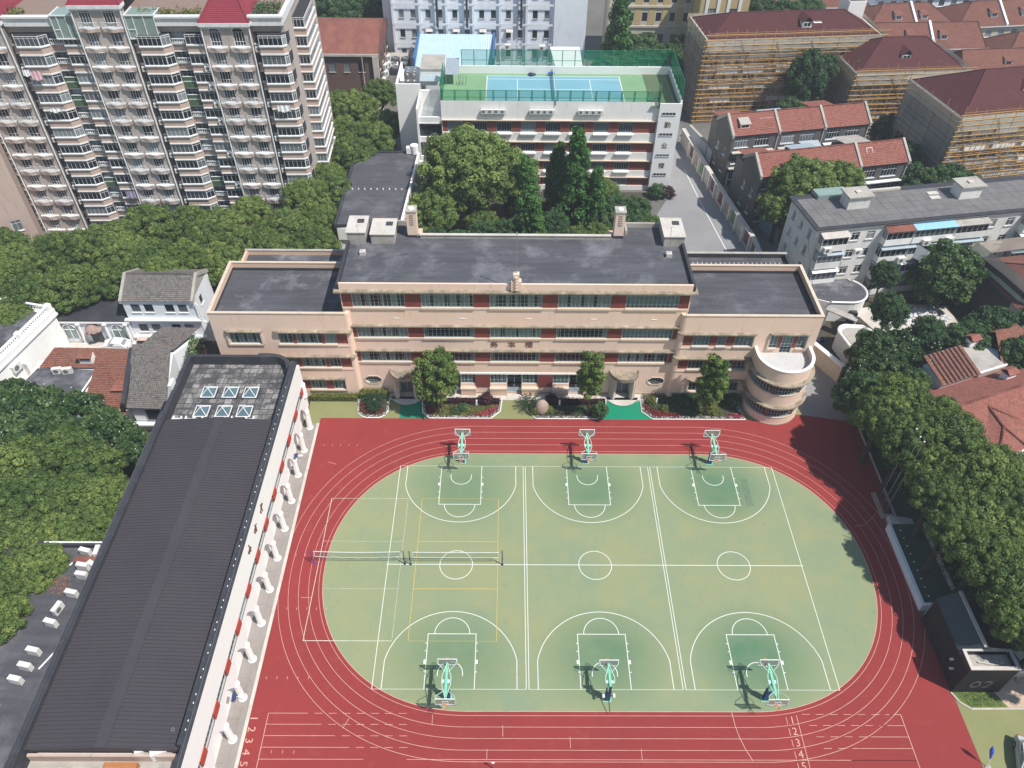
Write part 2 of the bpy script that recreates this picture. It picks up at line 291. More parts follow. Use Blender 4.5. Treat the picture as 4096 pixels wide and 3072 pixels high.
def foliage(name,a,b,c,rough=0.6,tr=0.25):
    m=N(name); at=m.n('ShaderNodeAttribute'); at.attribute_name='tint'; f=at.outputs['Fac']; r=m.n('ShaderNodeObjectInfo').outputs['Random']
    x=m.ramp(m.math('ADD',f,m.math('MULTIPLY',m.math('SUBTRACT',r,0.5),0.30)),[(0.08,a),(0.5,b),(0.95,c)])
    m.col(x); m.rough(rough); m.spec(0.25)
    t=m.n('ShaderNodeBsdfTranslucent'); m.l(x,t.inputs[0]); mx=m.n('ShaderNodeMixShader'); mx.inputs[0].default_value=tr; m.l(m.b.outputs[0],mx.inputs[1]); m.l(t.outputs[0],mx.inputs[2]); m.l(mx.outputs[0],m.out.inputs[0]); return m.m
m_leaf=foliage('camphor_foliage',(0.045,0.088,0.022),(0.13,0.195,0.045),(0.27,0.33,0.09))
m_leafd=foliage('deep_green_foliage',(0.022,0.060,0.028),(0.055,0.12,0.045),(0.12,0.20,0.07)); m_leafm=foliage('magnolia_foliage',(0.02,0.055,0.022),(0.06,0.12,0.038),(0.15,0.22,0.08),0.35)
m_leafb=foliage('bright_conifer_foliage',(0.030,0.09,0.022),(0.065,0.17,0.038),(0.13,0.27,0.065)); m_leafy=foliage('yellow_green_foliage',(0.06,0.09,0.02),(0.17,0.19,0.04),(0.32,0.30,0.08))
m_leafo=foliage('old_camphor_foliage',(0.055,0.10,0.025),(0.15,0.225,0.055),(0.29,0.36,0.10)); m_leafp=foliage('purple_foliage',(0.03,0.012,0.02),(0.055,0.02,0.03),(0.10,0.03,0.04)); m_flw=foliage('crimson_flowers',(0.10,0.008,0.018),(0.26,0.015,0.03),(0.42,0.03,0.05)); m_flp=foliage('pink_flowers',(0.20,0.05,0.04),(0.48,0.07,0.12),(0.62,0.20,0.25)); m_blossom=plain('white_blossom',(0.85,0.84,0.76),0.6)
# ---------------------------------------------------------------- ground, track, court
def sheet(name,poly,z,mat,hole=None):
    m=MB(); m.face([(x,y,z) for x,y in poly]); return struct(name,m,mat)
def rect(x0,x1,y0,y1): return [(x0,y0),(x1,y0),(x1,y1),(x0,y1)]
sheet('ground',rect(-190,260,-45,330),-0.012,weathered('city_ground',(0.16,0.15,0.14),(0.10,0.10,0.09),0.95,0.05,1,0.9,dirt=(0.07,0.08,0.05)))
sheet('garden_soil',rect(-75,-11.4,-12,78),-0.004,m_soil); sheet('garden_soil',rect(57.4,90,-2.2,62),-0.006,m_soil)
sheet('garden_soil',rect(-6,38,57,92.5),-0.003,m_soil)
sheet('apron',rect(-13.0,57.0,34.0,41.2),0.0,m_green)
sheet('apron',rect(56.0,80,-14,-0.9),0.0,m_green)
tr=[(-11.15,-14),(56.5,-14),(56.45,8),(57.0,12),(57.9,21),(58.2,26),(58.42,32),(58.4,35.6)]+[(57.0,35.9),(53.5,37.0),(51.0,37.0),(45.0,35.97),(-11.15,35.97)]
sheet('running_track',tr,0.004,m_track)
def oval(off,n=180,cy=13.95,hl=13.6,cx=22.95,rr=16.05):
    P=[]
    for i in range(n):
        t=2*math.pi*i/n; c,s=math.cos(t),math.sin(t); e=2/2.12
        x=abs(c)**e*(1 if c>0 else -1); y=abs(s)**e*(1 if s>0 else -1)
        P.append((cx+(hl if c>0 else -hl)+x*(rr+off)+(0.25 if c>0 else -0.15)*abs(x),cy+y*(rr+off+0.05)))
    return P
sheet('court_surface',oval(0.0),0.008,m_court)
lk=MB(); lk.strip(oval(0.0),0.06,0.012,True)
for o in (0.40,1.47,2.52,3.57,4.60): lk.strip(oval(o),0.045,0.012,True)
for y in (-2.36,-3.40,-4.45,-5.50,-6.55): 
    k=(-2.36-y)/1.05
    lk.strip([(-9.46,y),(-5.72+k*1.45,y)],0.045,0.0125)
    x=-5.1+k*1.45
    if k<3.5:
        while x<4.0: lk.strip([(x,y),(min(x+0.75,4.1),y)],0.045,0.0125); x+=1.33
    xs=41.2+k*0.4; 
    if k<3.5:
        while xs<50.0-k*1.4: lk.strip([(xs,y),(xs+0.75,y)],0.045,0.0125); xs+=1.33
    lk.strip([(49.6-k*1.25,y),(50.64,y)],0.045,0.0125)
lk.strip([(4,-6.55),(50.64,-6.55)],0.045,0.0125)
lk.strip([(-9.46,-2.36),(-9.46,-14)],0.06,0.013); lk.strip([(50.64,-2.36),(50.7,-14)],0.06,0.013)
lk.strip([(40.65,-2.45),(40.66,-14)],0.06,0.013)
lk.strip([(34.55,-2.2),(34.62,-3.48),(34.81,-4.54),(35.14,-5.61),(35.61,-6.64)],0.06,0.013)
for a,b in (((6.08,-2.45),(6.1,-3.45)),((12.74,-3.45),(12.75,-4.5)),((11.3,-5.6),(11.3,-6.6)),((-1.77,-2.84),(-2.23,-3.75)),((25.5,-5.6),(25.5,-6.6)),((19.0,-4.5),(19.0,-5.55))): lk.strip([a,b],0.05,0.0125)
for (xa,y,n) in ((-8.43,-5.9,3),(-10.43,1.1,5),(-9.95,8.6,5),(-10.3,15.2,5),(-9.9,31.3,5)):
    for i in range(n): lk.strip([(xa+i*1.03,y-0.14),(xa+i*1.03,y+0.14)],0.05,0.0125)
for a,b in (((-8.74,9.9),(-7.6,9.9)),((-9.0,28.6),(-7.9,28.2)),((53.1,19.3),(54.2,19.5)),((54.2,19.5),(56.3,21.2))): lk.strip([a,b],0.05,0.0125)
tag(lk.build('lane_marking',m_tline),kind='structure')
ck=MB(); W=0.072; Z1=0.014
def L(p,z=Z1,w=W): ck.strip(p,w,z)
for c in range(3):
    x0=c*15.27; xc=x0+7.5
    ck.strip([(x0,0),(x0+15,0),(x0+15,28),(x0,28)],W,Z1,True)
    ck.strip([p for p in arc(xc,14,1.8,0,360,40)][:-1],W,Z1+0.002,True)
    for s,y0 in ((1,0),(-1,28)):
        L([(xc-2.45,y0),(xc-2.45,y0+s*5.8)],Z1+0.001); L([(xc+2.45,y0),(xc+2.45,y0+s*5.8)],Z1+0.001); L([(xc-2.5,y0+s*5.8),(xc+2.5,y0+s*5.8)],Z1+0.002)
        L([(xc+1.8*math.cos(rad(t)),y0+s*(5.8+1.8*math.sin(rad(t)))) for t in range(0,181,9)],Z1+0.003)
        L([(xc+1.25*math.cos(rad(t)),y0+s*(1.575+1.25*math.sin(rad(t)))) for t in range(-12,193,12)],Z1+0.001)
        L([(xc-6.6,y0),(xc-6.6,y0+s*2.99)]+[(xc+6.75*math.cos(rad(t)),y0+s*(1.575+6.75*math.sin(rad(t)))) for t in range(168,11,-6)]+[(xc+6.6,y0+s*2.99),(xc+6.6,y0)],Z1+0.001)
        for e in (-1,1):
            for yy in (1.75,3.95,4.8): L([(xc+e*2.5,y0+s*yy),(xc+e*2.66,y0+s*yy)],Z1+0.002,0.08)
            L([(xc+e*2.5,y0+s*2.8),(xc+e*2.70,y0+s*2.8)],Z1+0.003,0.42)
L([(-0.15,14.02),(45.7,14.02)],Z1+0.004)
tag(ck.build('court_marking',m_line),kind='structure')
yk=MB(); yk.strip([(3.05,5.0),(12.05,5.0),(12.05,23.0),(3.05,23.0)],0.06,0.020,True)
for y in (11.0,17.0): yk.strip([(3.05,y),(12.05,y)],0.055,0.021)
tag(yk.build('volleyball_marking',m_yline),kind='structure')
wk=MB(); wk.strip([(-7.6,5.0),(1.4,5.0)],0.07,0.022); wk.strip([(-7.6,5.0),(-7.6,23.0)],0.06,0.0225); wk.strip([(-7.6,23.0),(1.4,23.0)],0.04,0.022); wk.strip([(1.4,5.0),(1.4,23.0)],0.035,0.0225); wk.strip([(-6.5,11.0),(1.4,11.0)],0.03,0.022); wk.strip([(-7.6,17.0),(1.4,17.0)],0.03,0.022)
tag(wk.build('worn_volleyball_marking',weathered('worn_white_line',(0.62,0.63,0.55),(0.40,0.42,0.30),0.8,2.5,8,1.0,bump=0)),kind='structure')
# lettering
def textmesh(body,size,depth=0.0,name='letter'):
    c=bpy.data.curves.new(name,'FONT'); c.body=body; c.size=size; c.extrude=depth; c.align_x='CENTER'; c.align_y='CENTER'; c.resolution_u=2
    o=bpy.data.objects.new(name,c); COL.objects.link(o); dg=bpy.context.evaluated_depsgraph_get(); me=bpy.data.meshes.new_from_object(o.evaluated_get(dg)); me.name=name
    bpy.data.objects.remove(o); bpy.data.curves.remove(c); return me
def text(name,body,size,depth,mtx,mat,parent=None):
    me=textmesh(body,size,depth,name); me.materials.clear(); me.materials.append(mat); return ref(name,me,parent,mtx)
def stencil(me):
    return me
for k in range(6):
    o=text('lane_number',str(k+1),1.0,0,Matrix.Translation((-10.74,-2.86-1.03*k,0.016))@Matrix.Rotation(rad(-90),4,'Z')@Matrix.Scale(1.15,4,(1,0,0)),m_tline); tag(o,kind='structure')
    o=text('lane_number',str(k+1),1.0,0,Matrix.Translation((40.14,-2.95-1.04*k,0.016)),m_tline); tag(o,kind='structure')
    q=MB(); q.strip([(39.62,-2.65-1.04*k),(39.62,-3.3-1.04*k)],0.06,0.0135); tag(q.build('lane_tick',m_tline),kind='structure')
# emerald doormats and colonnade paving
sheet('emerald_path',[(26.15,39.2),(26.1,37.31),(25.36,35.98),(32.0,35.98),(30.68,37.34),(30.68,39.2)],0.006,m_emer)
sheet('emerald_path',[(-1.0,39.2),(-1.0,35.98),(2.9,35.98),(1.95,37.2),(1.85,39.2)],0.006,m_emer)
pv=thing('colonnade_pavement','pale stained concrete pavement strip under the white arcade','pavement',(-12.5,12,0))
q=MB((-12.5,12,0)); q.box(-16.5,-11.12,-13,34.95,-0.1,0.08); q.build('slab_bed',m_pave2,pv)
qm=MB(); qm.box(-0.93,0.93,-0.98,0.98,0,0.035); qme=qm.mesh('paving_slab',m_pave2)
for i in range(24): 
    ref('paving_slab',qme,pv,T3(-0.55,-24+2*i,0.08)); ref('paving_slab',qme,pv,T3(-2.55,-24+2*i,0.08))
q=MB((-12.5,12,0)); q.box(-11.45,-11.12,-13,34.95,0.08,0.12); q.build('kerb_edge',m_conc2,pv); pv['kind']='structure'; 
for kk in ('category',): del pv[kk]
# steps in front of the school
st=MB(); st.box(-2.6,31.0,39.35,41.0,-0.05,0.10); struct('terrace_step',st,m_conc2)
sheet('driveway',[(34,56.5),(52.8,56.5),(53.0,73.4),(47.2,111.7),(44.5,118),(42.3,100),(41.5,90),(38.5,84),(41,76),(40.5,64),(36,60)],0.004,m_asph)
sheet('alley',[(53.0,57),(57.9,57),(57.6,76),(55.0,84),(53.6,93),(51.2,107),(48.8,114),(45,135),(41,135),(47.0,113),(53.2,73)],0.003,m_alley)
sheet('side_path',[(51.6,36.9),(58.4,35.7),(58.3,43),(55.2,49),(53,56),(51.6,56)],0.006,m_asph)
sheet('driveway_line',[(46.3,101),(46.42,101),(47.5,89),(49.25,73.9),(51.2,57.5),(51.05,57.5),(49.1,73.9),(47.38,89)],0.008,m_line)
kb=thing('track_side_kerb','thin white stone kerb running beside the tree belt right of the track','kerb',(58.2,30,0)); q=MB((58.2,30,0))
for a,b in (((58.35,39.5),(58.3,31)),((58.3,31),(58.15,20.3))): 
    q.prism([(a[0],a[1]),(a[0]+0.18,a[1]),(b[0]+0.18,b[1]),(b[0],b[1])],0,0.14)
q.build('kerb_stone',m_conc2,kb)

_pm=weathered('court_patch_paint',(0.10,0.155,0.105),(0.15,0.20,0.13),0.85,0.8,4,1.0,bump=0)
sheet('court_patch',[(41.25,21.97),(42.08,22.07),(42.07,26.13),(41.27,26.23)],0.0105,_pm)
# ---------------------------------------------------------------- windows and walls
_wc={}
def win_mesh(w,h,nx,ny,fm,fw=0.06,transom=None,depth=0.06):
    k=('f',round(w,2),round(h,2),nx,ny,fm.name,fw,transom)
    if k in _wc: return _wc[k]
    m=MB(); d=depth
    m.box(0,w,0,d,0,fw); m.box(0,w,0,d,h-fw,h); m.box(0,fw,0,d,fw,h-fw); m.box(w-fw,w,0,d,fw,h-fw)
    b=fw*0.6
    for i in range(1,nx): x=w*i/nx; m.box(x-b/2,x+b/2,0.005,d-0.005,fw,h-fw)
    if transom: m.box(fw,w-fw,0.002,d-0.002,h*transom-b/2,h*transom+b/2)
    for j in range(1,ny): z=h*j/ny; m.box(fw,w-fw,0.008,d-0.008,z-b/4,z+b/4)
    _wc[k]=m.mesh('window_frame',fm); return _wc[k]
def pane_mesh(w,h,gm):
    k=('p',round(w,2),round(h,2),gm.name)
    if k in _wc: return _wc[k]
    m=MB(); m.box(0.02,w-0.02,0.03,0.045,0.02,h-0.02); _wc[k]=m.mesh('pane',gm); return _wc[k]
def window(par,mtx,w,h,nx=2,ny=1,fm=None,gm=None,transom=None,fw=0.06,name='window'):
    o=ref(name,win_mesh(w,h,nx,ny,fm or m_fw,fw,transom),par,mtx); ref('pane',pane_mesh(w,h,gm or m_dg),o); return o
SIDE={'F':(lambda w,d:(0,0,0)),'R':(lambda w,d:(w,0,rad(90))),'B':(lambda w,d:(w,d,rad(180))),'L':(lambda w,d:(0,d,rad(-90)))}
def wall_side(mb,w,d,side,H,ops,z0=0,dep=0.18,uv=False,back=True):
    """wall skin with real openings; ops=(x,z,w,h)"""
    ox,oy,a=SIDE[side](w,d); Lw=w if side in 'FB' else d; ca,sa=math.cos(a),math.sin(a)
    P=lambda x,z,y=0:(ox+x*ca-y*sa,oy+x*sa+y*ca,z)
    xs=sorted({0,Lw}|{o[0] for o in ops}|{o[0]+o[2] for o in ops}); zs=sorted({z0,H}|{o[1] for o in ops}|{o[1]+o[3] for o in ops})
    for i in range(len(xs)-1):
        run=None
        for j in range(len(zs)-1):
            xm,zm=(xs[i]+xs[i+1])/2,(zs[j]+zs[j+1])/2
            inn=any(o[0]<xm<o[0]+o[2] and o[1]<zm<o[1]+o[3] for o in ops)
            if not inn:
                if run is None: run=[zs[j],zs[j+1]]
                else: run[1]=zs[j+1]
            if (inn or j==len(zs)-2) and run:
                a0,a1=run; mb.face([P(xs[i],a0),P(xs[i+1],a0),P(xs[i+1],a1),P(xs[i],a1)],[(xs[i],a0),(xs[i+1],a0),(xs[i+1],a1),(xs[i],a1)]); run=None
    for (x,z,ow,oh) in ops:
        x1,z1=x+ow,z+oh
        for q in ([P(x,z),P(x1,z),P(x1,z,dep),P(x,z,dep)],[P(x,z1,dep),P(x1,z1,dep),P(x1,z1),P(x,z1)],[P(x,z,dep),P(x,z1,dep),P(x,z1),P(x,z)],[P(x1,z),P(x1,z1),P(x1,z1,dep),P(x1,z,dep)]): mb.face(q,[(0,0),(.2,0),(.2,.2),(0,.2)])
def side_mtx(w,d,side,x,z,dep=0.08):
    ox,oy,a=SIDE[side](w,d); ca,sa=math.cos(a),math.sin(a); return Matrix.Translation((ox+x*ca-dep*sa,oy+x*sa+dep*ca,z))@Matrix.Rotation(a,4,'Z')
def building(root,w,d,H,sides,wm,z0=0,nx=2,ny=1,fm=None,gm=None,transom=0.72,sill=None,at=(0,0,0),fw=0.07):
    """sides: {'F':[(x,z,w,h[,nx]),...]}"""
    m=MB()
    for s in 'FRBL': wall_side(m,w,d,s,H,[o[:4] for o in sides.get(s,[])],z0)
    mt=Matrix.Translation(at); m.build('wall',wm,root,mtx=mt)
    for s,ops in sides.items():
        for o in ops:
            wn=window(root,mt@side_mtx(w,d,s,o[0],o[1]),o[2],o[3],o[4] if len(o)>4 else nx,ny,fm,gm,transom,fw)
            if sill:
                k=('sill',round(o[2],2),sill.name)
                if k not in _wc: q=MB(); q.box(-0.08,o[2]+0.08,-0.22,-0.08,-0.1,0.0); _wc[k]=q.mesh('sill',sill)
                ref('sill',_wc[k],wn)
def tile_roof(m,a,b,c,d,course=0.30,lift=0.035):
    """a,b eave left/right, c,d ridge right/left; stepped tile courses"""
    a,b,c,d=map(Vector,(a,b,c,d)); n=(b-a).cross(d-a)
    if n.length<1e-6: n=(b-a).cross(c-a)
    n.normalize(); 
    if n.z<0: n=-n
    Ls=max((d-a).length,(c-b).length); k=max(2,int(Ls/course)); e=(b-a).normalized()
    for i in range(k):
        t0,t1=i/k,(i+1)/k; l0,l1=a.lerp(d,t0),a.lerp(d,t1); r0,r1=b.lerp(c,t0),b.lerp(c,t1); up=n*lift
        U=lambda p,t:((p-a).dot(e),t*Ls)
        m.face([l0+up,r0+up,r1,l1],[U(l0,t0),U(r0,t0),U(r1,t1),U(l1,t1)])
        m.face([l0,r0,r0+up,l0+up],[U(l0,t0),U(r0,t0),U(r0,t0),U(l0,t0)])
def pantile_ribs(m,a,b,c,d,step=0.9,r=0.07):
    a,b,c,d=map(Vector,(a,b,c,d)); n=int((b-a).length/step)
    for i in range(1,n): m.cyl(a.lerp(b,i/n)+Vector((0,0,0.05)),d.lerp(c,i/n)+Vector((0,0,0.05)),r,r,5,False)
def hip(root,x0,x1,y0,y1,ze,zr,tm,ridge_m=None,over=0.4,inset=None,ribs=False,fascia=None,name='roof'):
    x0-=over;x1+=over;y0-=over;y1+=over; ins=inset if inset is not None else (y1-y0)/2; ym=(y0+y1)/2
    A,B,Cc,D=(x0,y0,ze),(x1,y0,ze),(x1,y1,ze),(x0,y1,ze); P,Q=(x0+ins,ym,zr),(x1-ins,ym,zr); m=MB()
    tile_roof(m,A,B,Q,P); tile_roof(m,Cc,D,P,Q); tile_roof(m,B,Cc,Q,Q); tile_roof(m,D,A,P,P)
    m.face([A,D,Cc,B]); 
    rf=m.build(name,tm,root)
    k=MB()
    for u,v in ((P,Q),(A,P),(D,P),(B,Q),(Cc,Q)): k.cyl((u[0],u[1],u[2]+0.05),(v[0],v[1],v[2]+0.05),0.11,0.11,6)
    k.build('ridge_tile',ridge_m or tm,rf)
    if fascia: q=MB(); q.box(x0-.04,x1+.04,y0-.04,y0+.04,ze-.2,ze+.02); q.box(x0-.04,x1+.04,y1-.04,y1+.04,ze-.2,ze+.02); q.box(x0-.04,x0+.04,y0+.05,y1-.05,ze-.2,ze+.02); q.box(x1-.04,x1+.04,y0+.05,y1-.05,ze-.2,ze+.02); q.build('gutter',fascia,rf)
    return rf
def gable(root,x0,x1,y0,y1,ze,zr,tm,cap=None,over=0.3,capw=0.35,ribs=False):
    y0-=over;y1+=over; ym=(y0+y1)/2; m=MB()
    tile_roof(m,(x0,y0,ze),(x1,y0,ze),(x1,ym,zr),(x0,ym,zr)); tile_roof(m,(x1,y1,ze),(x0,y1,ze),(x0,ym,zr),(x1,ym,zr)); rf=m.build('roof',tm,root)
    k=MB(); k.cyl((x0,ym,zr+.04),(x1,ym,zr+.04),0.13,0.13,6); k.build('ridge_tile',tm,rf); return rf
def parapet_cap(m,x,y0,ym,y1,ze,zr,w=0.35,t=0.3):
    for (ya,za,yb,zb) in ((y0,ze,ym,zr),(ym,zr,y1,ze)):
        P=[(x-w/2,ya,za-0.3),(x+w/2,ya,za-0.3),(x+w/2,yb,zb-0.3),(x-w/2,yb,zb-0.3),(x-w/2,ya,za+t),(x+w/2,ya,za+t),(x+w/2,yb,zb+t),(x-w/2,yb,zb+t)]; n=m.pts(P)
        for q in ((0,3,2,1),(4,5,6,7),(0,1,5,4),(1,2,6,5),(2,3,7,6),(3,0,4,7)): m.f.append(tuple(n+i for i in q)); m.uv.append([(0,0)]*4)
def flat_roof(root,x0,x1,y0,y1,z,ph,t,rm,pm,cm=None,name='roof',cw=0.06):
    m=MB(); m.box(x0+t,x1-t,y0+t,y1-t,z-0.3,z); rf=m.build(name,rm,root)
    m=MB(); e=0.002
    m.box(x0,x1,y0,y0+t,z-0.3-e,z+ph); m.box(x0,x1,y1-t,y1,z-0.3-e,z+ph); m.box(x0,x0+t,y0+t,y1-t,z-0.3-e,z+ph); m.box(x1-t,x1,y0+t,y1-t,z-0.3-e,z+ph); m.build('parapet',pm,root)
    if cm:
        m=MB(); zz=z+ph; m.box(x0-cw,x1+cw,y0-cw,y0+t+cw,zz,zz+.07); m.box(x0-cw,x1+cw,y1-t-cw,y1+cw,zz,zz+.07); m.box(x0-cw,x0+t+cw,y0+t+cw,y1-t-cw,zz,zz+.07); m.box(x1-t-cw,x1+cw,y0+t+cw,y1-t-cw,zz,zz+.07); m.build('coping',cm,root)
    return rf
# ---------------------------------------------------------------- foliage
def leaf_arrays(cent,norm,size,rng,jit=0.5,asp=0.6):
    n=len(cent); nn=norm+rng.normal(0,jit,(n,3)); nn/=np.linalg.norm(nn,axis=1)[:,None]+1e-9
    h=rng.normal(0,1,(n,3)); e=np.cross(nn,h); e/=np.linalg.norm(e,axis=1)[:,None]+1e-9; g=np.cross(nn,e)
    s=(size*rng.uniform(0.6,1.25,n))[:,None]*0.5
    return np.stack([cent-e*s,cent-g*s*asp,cent+e*s,cent+g*s*asp],1)
def leaf_mesh(name,V,tint,mat,core=None,ctint=None):
    nq=len(V); v=V.reshape(-1,3); f=np.arange(nq*4).reshape(-1,4); me=bpy.data.meshes.new(name)
    nv=len(v); loops=f.ravel(); starts=np.arange(nq)*4; tt=np.asarray(tint,dtype=np.float32)
    if core is not None:
        cv,cf=core; v=np.vstack([v,cv]); loops=np.concatenate([loops,(cf+nv).ravel()]); starts=np.concatenate([starts,nq*4+np.arange(len(cf))*3]); tt=np.concatenate([tt,ctint.astype(np.float32)])
    me.vertices.add(len(v)); me.vertices.foreach_set('co',v.astype(np.float32).ravel()); me.loops.add(len(loops)); me.loops.foreach_set('vertex_index',loops.astype(np.int32))
    me.polygons.add(len(starts)); me.polygons.foreach_set('loop_start',starts.astype(np.int32)); me.update(calc_edges=True)
    a=me.attributes.new('tint','FLOAT','FACE'); a.data.foreach_set('value',tt); me.materials.append(mat); return me
def ico(sub=1):
    import bmesh
    b=bmesh.new(); bmesh.ops.create_icosphere(b,subdivisions=sub,radius=1); v=np.array([q.co[:] for q in b.verts]); f=np.array([[w.index for w in q.verts] for q in b.faces]); b.free(); return v,f
ICO1=ico(1); ICO2=ico(2)
def crown_mesh(name,seed,mat,rx,ry,rz,nl=42,lr=(0.24,0.36),leaf=0.34,per=170,low=-0.35,sub=3,shape='round',jit=0.38,tint0=0.5,gap=0):
    rng=np.random.default_rng(seed); Cn=[];Rd=[]; R0=(rx+ry)/2
    for i in range(nl):
        z=1-(1-low)*(i+0.5)/nl; a=i*2.39996+rng.uniform(-.3,.3); q=math.sqrt(max(0,1-z*z))
        if shape=='cone': t=(i+0.5)/nl; z=1-2*t; q=0.14+0.86*t**0.9
        k=rng.uniform(0.55,0.82) if not gap else rng.uniform(0.70,0.97)
        if shape=='cone': k=rng.uniform(0.55,0.95)
        Cn.append((rx*q*k*math.cos(a),ry*q*k*math.sin(a),rz*z*(k if shape!='cone' else 0.95))); Rd.append(R0*rng.uniform(*lr)*(1 if shape!='cone' else 0.6+0.5*q))
    for i in range(nl//5): a=rng.uniform(0,6.28); q=rng.uniform(0,.4); Cn.append((rx*q*math.cos(a),ry*q*math.sin(a),rz*rng.uniform(low*0.6,0.4))); Rd.append(R0*lr[1])
    Cn=np.array(Cn); Rd=np.array(Rd); P=[];Nn=[];Ti=[]
    for i,(c,r) in enumerate(zip(Cn,Rd)):
        lt=rng.normal(tint0,0.13)
        u=rng.normal(0,1,(per,3)); u[:,2]+=0.35; u/=np.linalg.norm(u,axis=1)[:,None]
        sc=rng.normal(0,1,(sub*5,3)); sc/=np.linalg.norm(sc,axis=1)[:,None]
        dots=u@sc.T; near=dots.max(1); bul=np.clip((near-0.72)/0.28,0,1)**0.6
        p=c+u*(r*(0.74+0.36*bul))[:,None]*np.array([1,1,0.82])
        D=np.linalg.norm(p[:,None,:]-Cn[None],axis=2)/Rd[None]; D[:,i]=9; keep=D.min(1)>0.86
        p=p[keep]; P.append(p); Nn.append(u[keep]); Ti.append(lt+0.22*(bul[keep]-0.5)+rng.normal(0,0.10,keep.sum()))
    P=np.vstack(P);Nn=np.vstack(Nn);Ti=np.concatenate(Ti); V=leaf_arrays(P,Nn,np.full(len(P),leaf),rng,jit)
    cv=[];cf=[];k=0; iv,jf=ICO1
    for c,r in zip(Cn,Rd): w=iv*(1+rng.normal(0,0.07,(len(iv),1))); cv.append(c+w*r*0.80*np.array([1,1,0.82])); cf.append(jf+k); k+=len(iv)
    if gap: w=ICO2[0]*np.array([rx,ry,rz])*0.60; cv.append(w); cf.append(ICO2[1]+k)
    cf=np.vstack(cf); return leaf_mesh(name,V,Ti,mat,(np.vstack(cv),cf),np.full(len(cf),0.12))  # inner cores tinted dark: shade of the gaps painted into the crown
def trunk_mesh(name,h,r,spread,seed,n=5):
    rr=random.Random(seed); m=MB(); t=Vector((rr.uniform(-.2,.2),rr.uniform(-.2,.2),h*0.45)); m.cyl((0,0,-0.1),t,r,r*0.75,8)
    for i in range(n):
        a=6.28*i/n+rr.uniform(-.4,.4); k=rr.uniform(0.35,0.75); e=Vector((math.cos(a)*spread*k,math.sin(a)*spread*k,h*rr.uniform(0.8,1.0))); mid=t.lerp(e,0.5)+Vector((0,0,h*0.06)); m.cyl(t,mid,r*0.55,r*0.36,6); m.cyl(mid,e,r*0.36,r*0.15,6)
        e2=mid+Vector((math.cos(a+.9)*spread*.4,math.sin(a+.9)*spread*.4,h*.25)); m.cyl(mid,e2,r*0.28,r*0.1,5)
    return m.mesh(name,m_bark)
CR={}
for i in range(5): CR['camphor%d'%i]=crown_mesh('camphor_crown',20+i,m_leaf,4.1,4.1,3.4,nl=105,lr=(0.15,0.235),per=210,leaf=0.26,tint0=0.5,sub=2,gap=1)
for i in range(2): CR['old%d'%i]=crown_mesh('old_camphor_crown',40+i,m_leafo,5,5,4.2,nl=120,lr=(0.13,0.20),per=190,gap=1,leaf=0.30,low=-0.6)
for i in range(2): CR['magn%d'%i]=crown_mesh('magnolia_crown',50+i,m_leafm,3.6,3.6,3.8,nl=80,lr=(0.15,0.24),gap=1,per=150,leaf=0.42,low=-0.6,jit=0.9)
for i in range(2): CR['dark%d'%i]=crown_mesh('broadleaf_crown',60+i,m_leafd,3.6,3.6,3.6,nl=80,lr=(0.15,0.25),gap=1,per=160,leaf=0.36,low=-0.6,jit=0.8)
for i in range(3): CR['cone%d'%i]=crown_mesh('conifer_crown',70+i,m_leafb,2.7,2.7,6.6,nl=70,lr=(0.20,0.34),per=120,leaf=0.42,shape='cone',jit=0.9)
CR['small0']=crown_mesh('street_tree_crown',80,m_leaf,2.6,1.9,3.9,nl=60,lr=(0.22,0.32),per=130,gap=1,leaf=0.26,low=-0.85)
CR['small1']=crown_mesh('street_tree_crown',81,m_leaf,1.9,1.5,4.3,nl=50,lr=(0.25,0.38),per=130,gap=1,leaf=0.26,low=-0.9)
CR['shrub0']=crown_mesh('shrub_foliage',90,m_leafd,1,1,0.9,nl=14,lr=(0.35,0.5),per=90,leaf=0.2,low=-0.3)
CR['shrub1']=crown_mesh('shrub_foliage',91,m_leafy,1,1,0.9,nl=14,lr=(0.35,0.5),per=90,leaf=0.18,low=-0.3)
CR['shrub2']=crown_mesh('shrub_foliage',92,m_leafp,1,1,0.9,nl=12,lr=(0.35,0.5),per=80,leaf=0.2,low=-0.3)
TK={'camphor':trunk_mesh('trunk',7,0.30,3.2,1),'magn':trunk_mesh('trunk',6,0.2,2.2,2),'tall':trunk_mesh('trunk',11,0.4,4,3),'cone':trunk_mesh('trunk',13,0.25,0.8,4),'small':trunk_mesh('trunk',6.3,0.16,1.3,5,4)}
def tree(kind,crown,trunk,x,y,zc,s,label,group=None,rz=None,th=7,sz=1.0,cat='tree',z0=0):
    t=thing(kind,label,cat,(x,y,z0),RND.uniform(0,6.28) if rz is None else rz,group)
    ref('crown',CR[crown],t,Matrix.Translation((0,0,zc))@Matrix.Diagonal((s,s,s*sz,1)))
    if trunk: k=(zc+1)/th; ref('trunk',TK[trunk],t,Matrix.Diagonal((k,k,k,1)))
    return t
def shrub(crown,x,y,s,label,sz=1.0,cat='shrub',name='shrub',group=None,z=0,rz=None): 
    t=thing(name,label,cat,(x,y,z),RND.uniform(0,6) if rz is None else rz,group); ref('foliage',CR[crown],t,Matrix.Translation((0,0,0.55*s*sz))@Matrix.Diagonal((s,s,s*sz,1))); return t
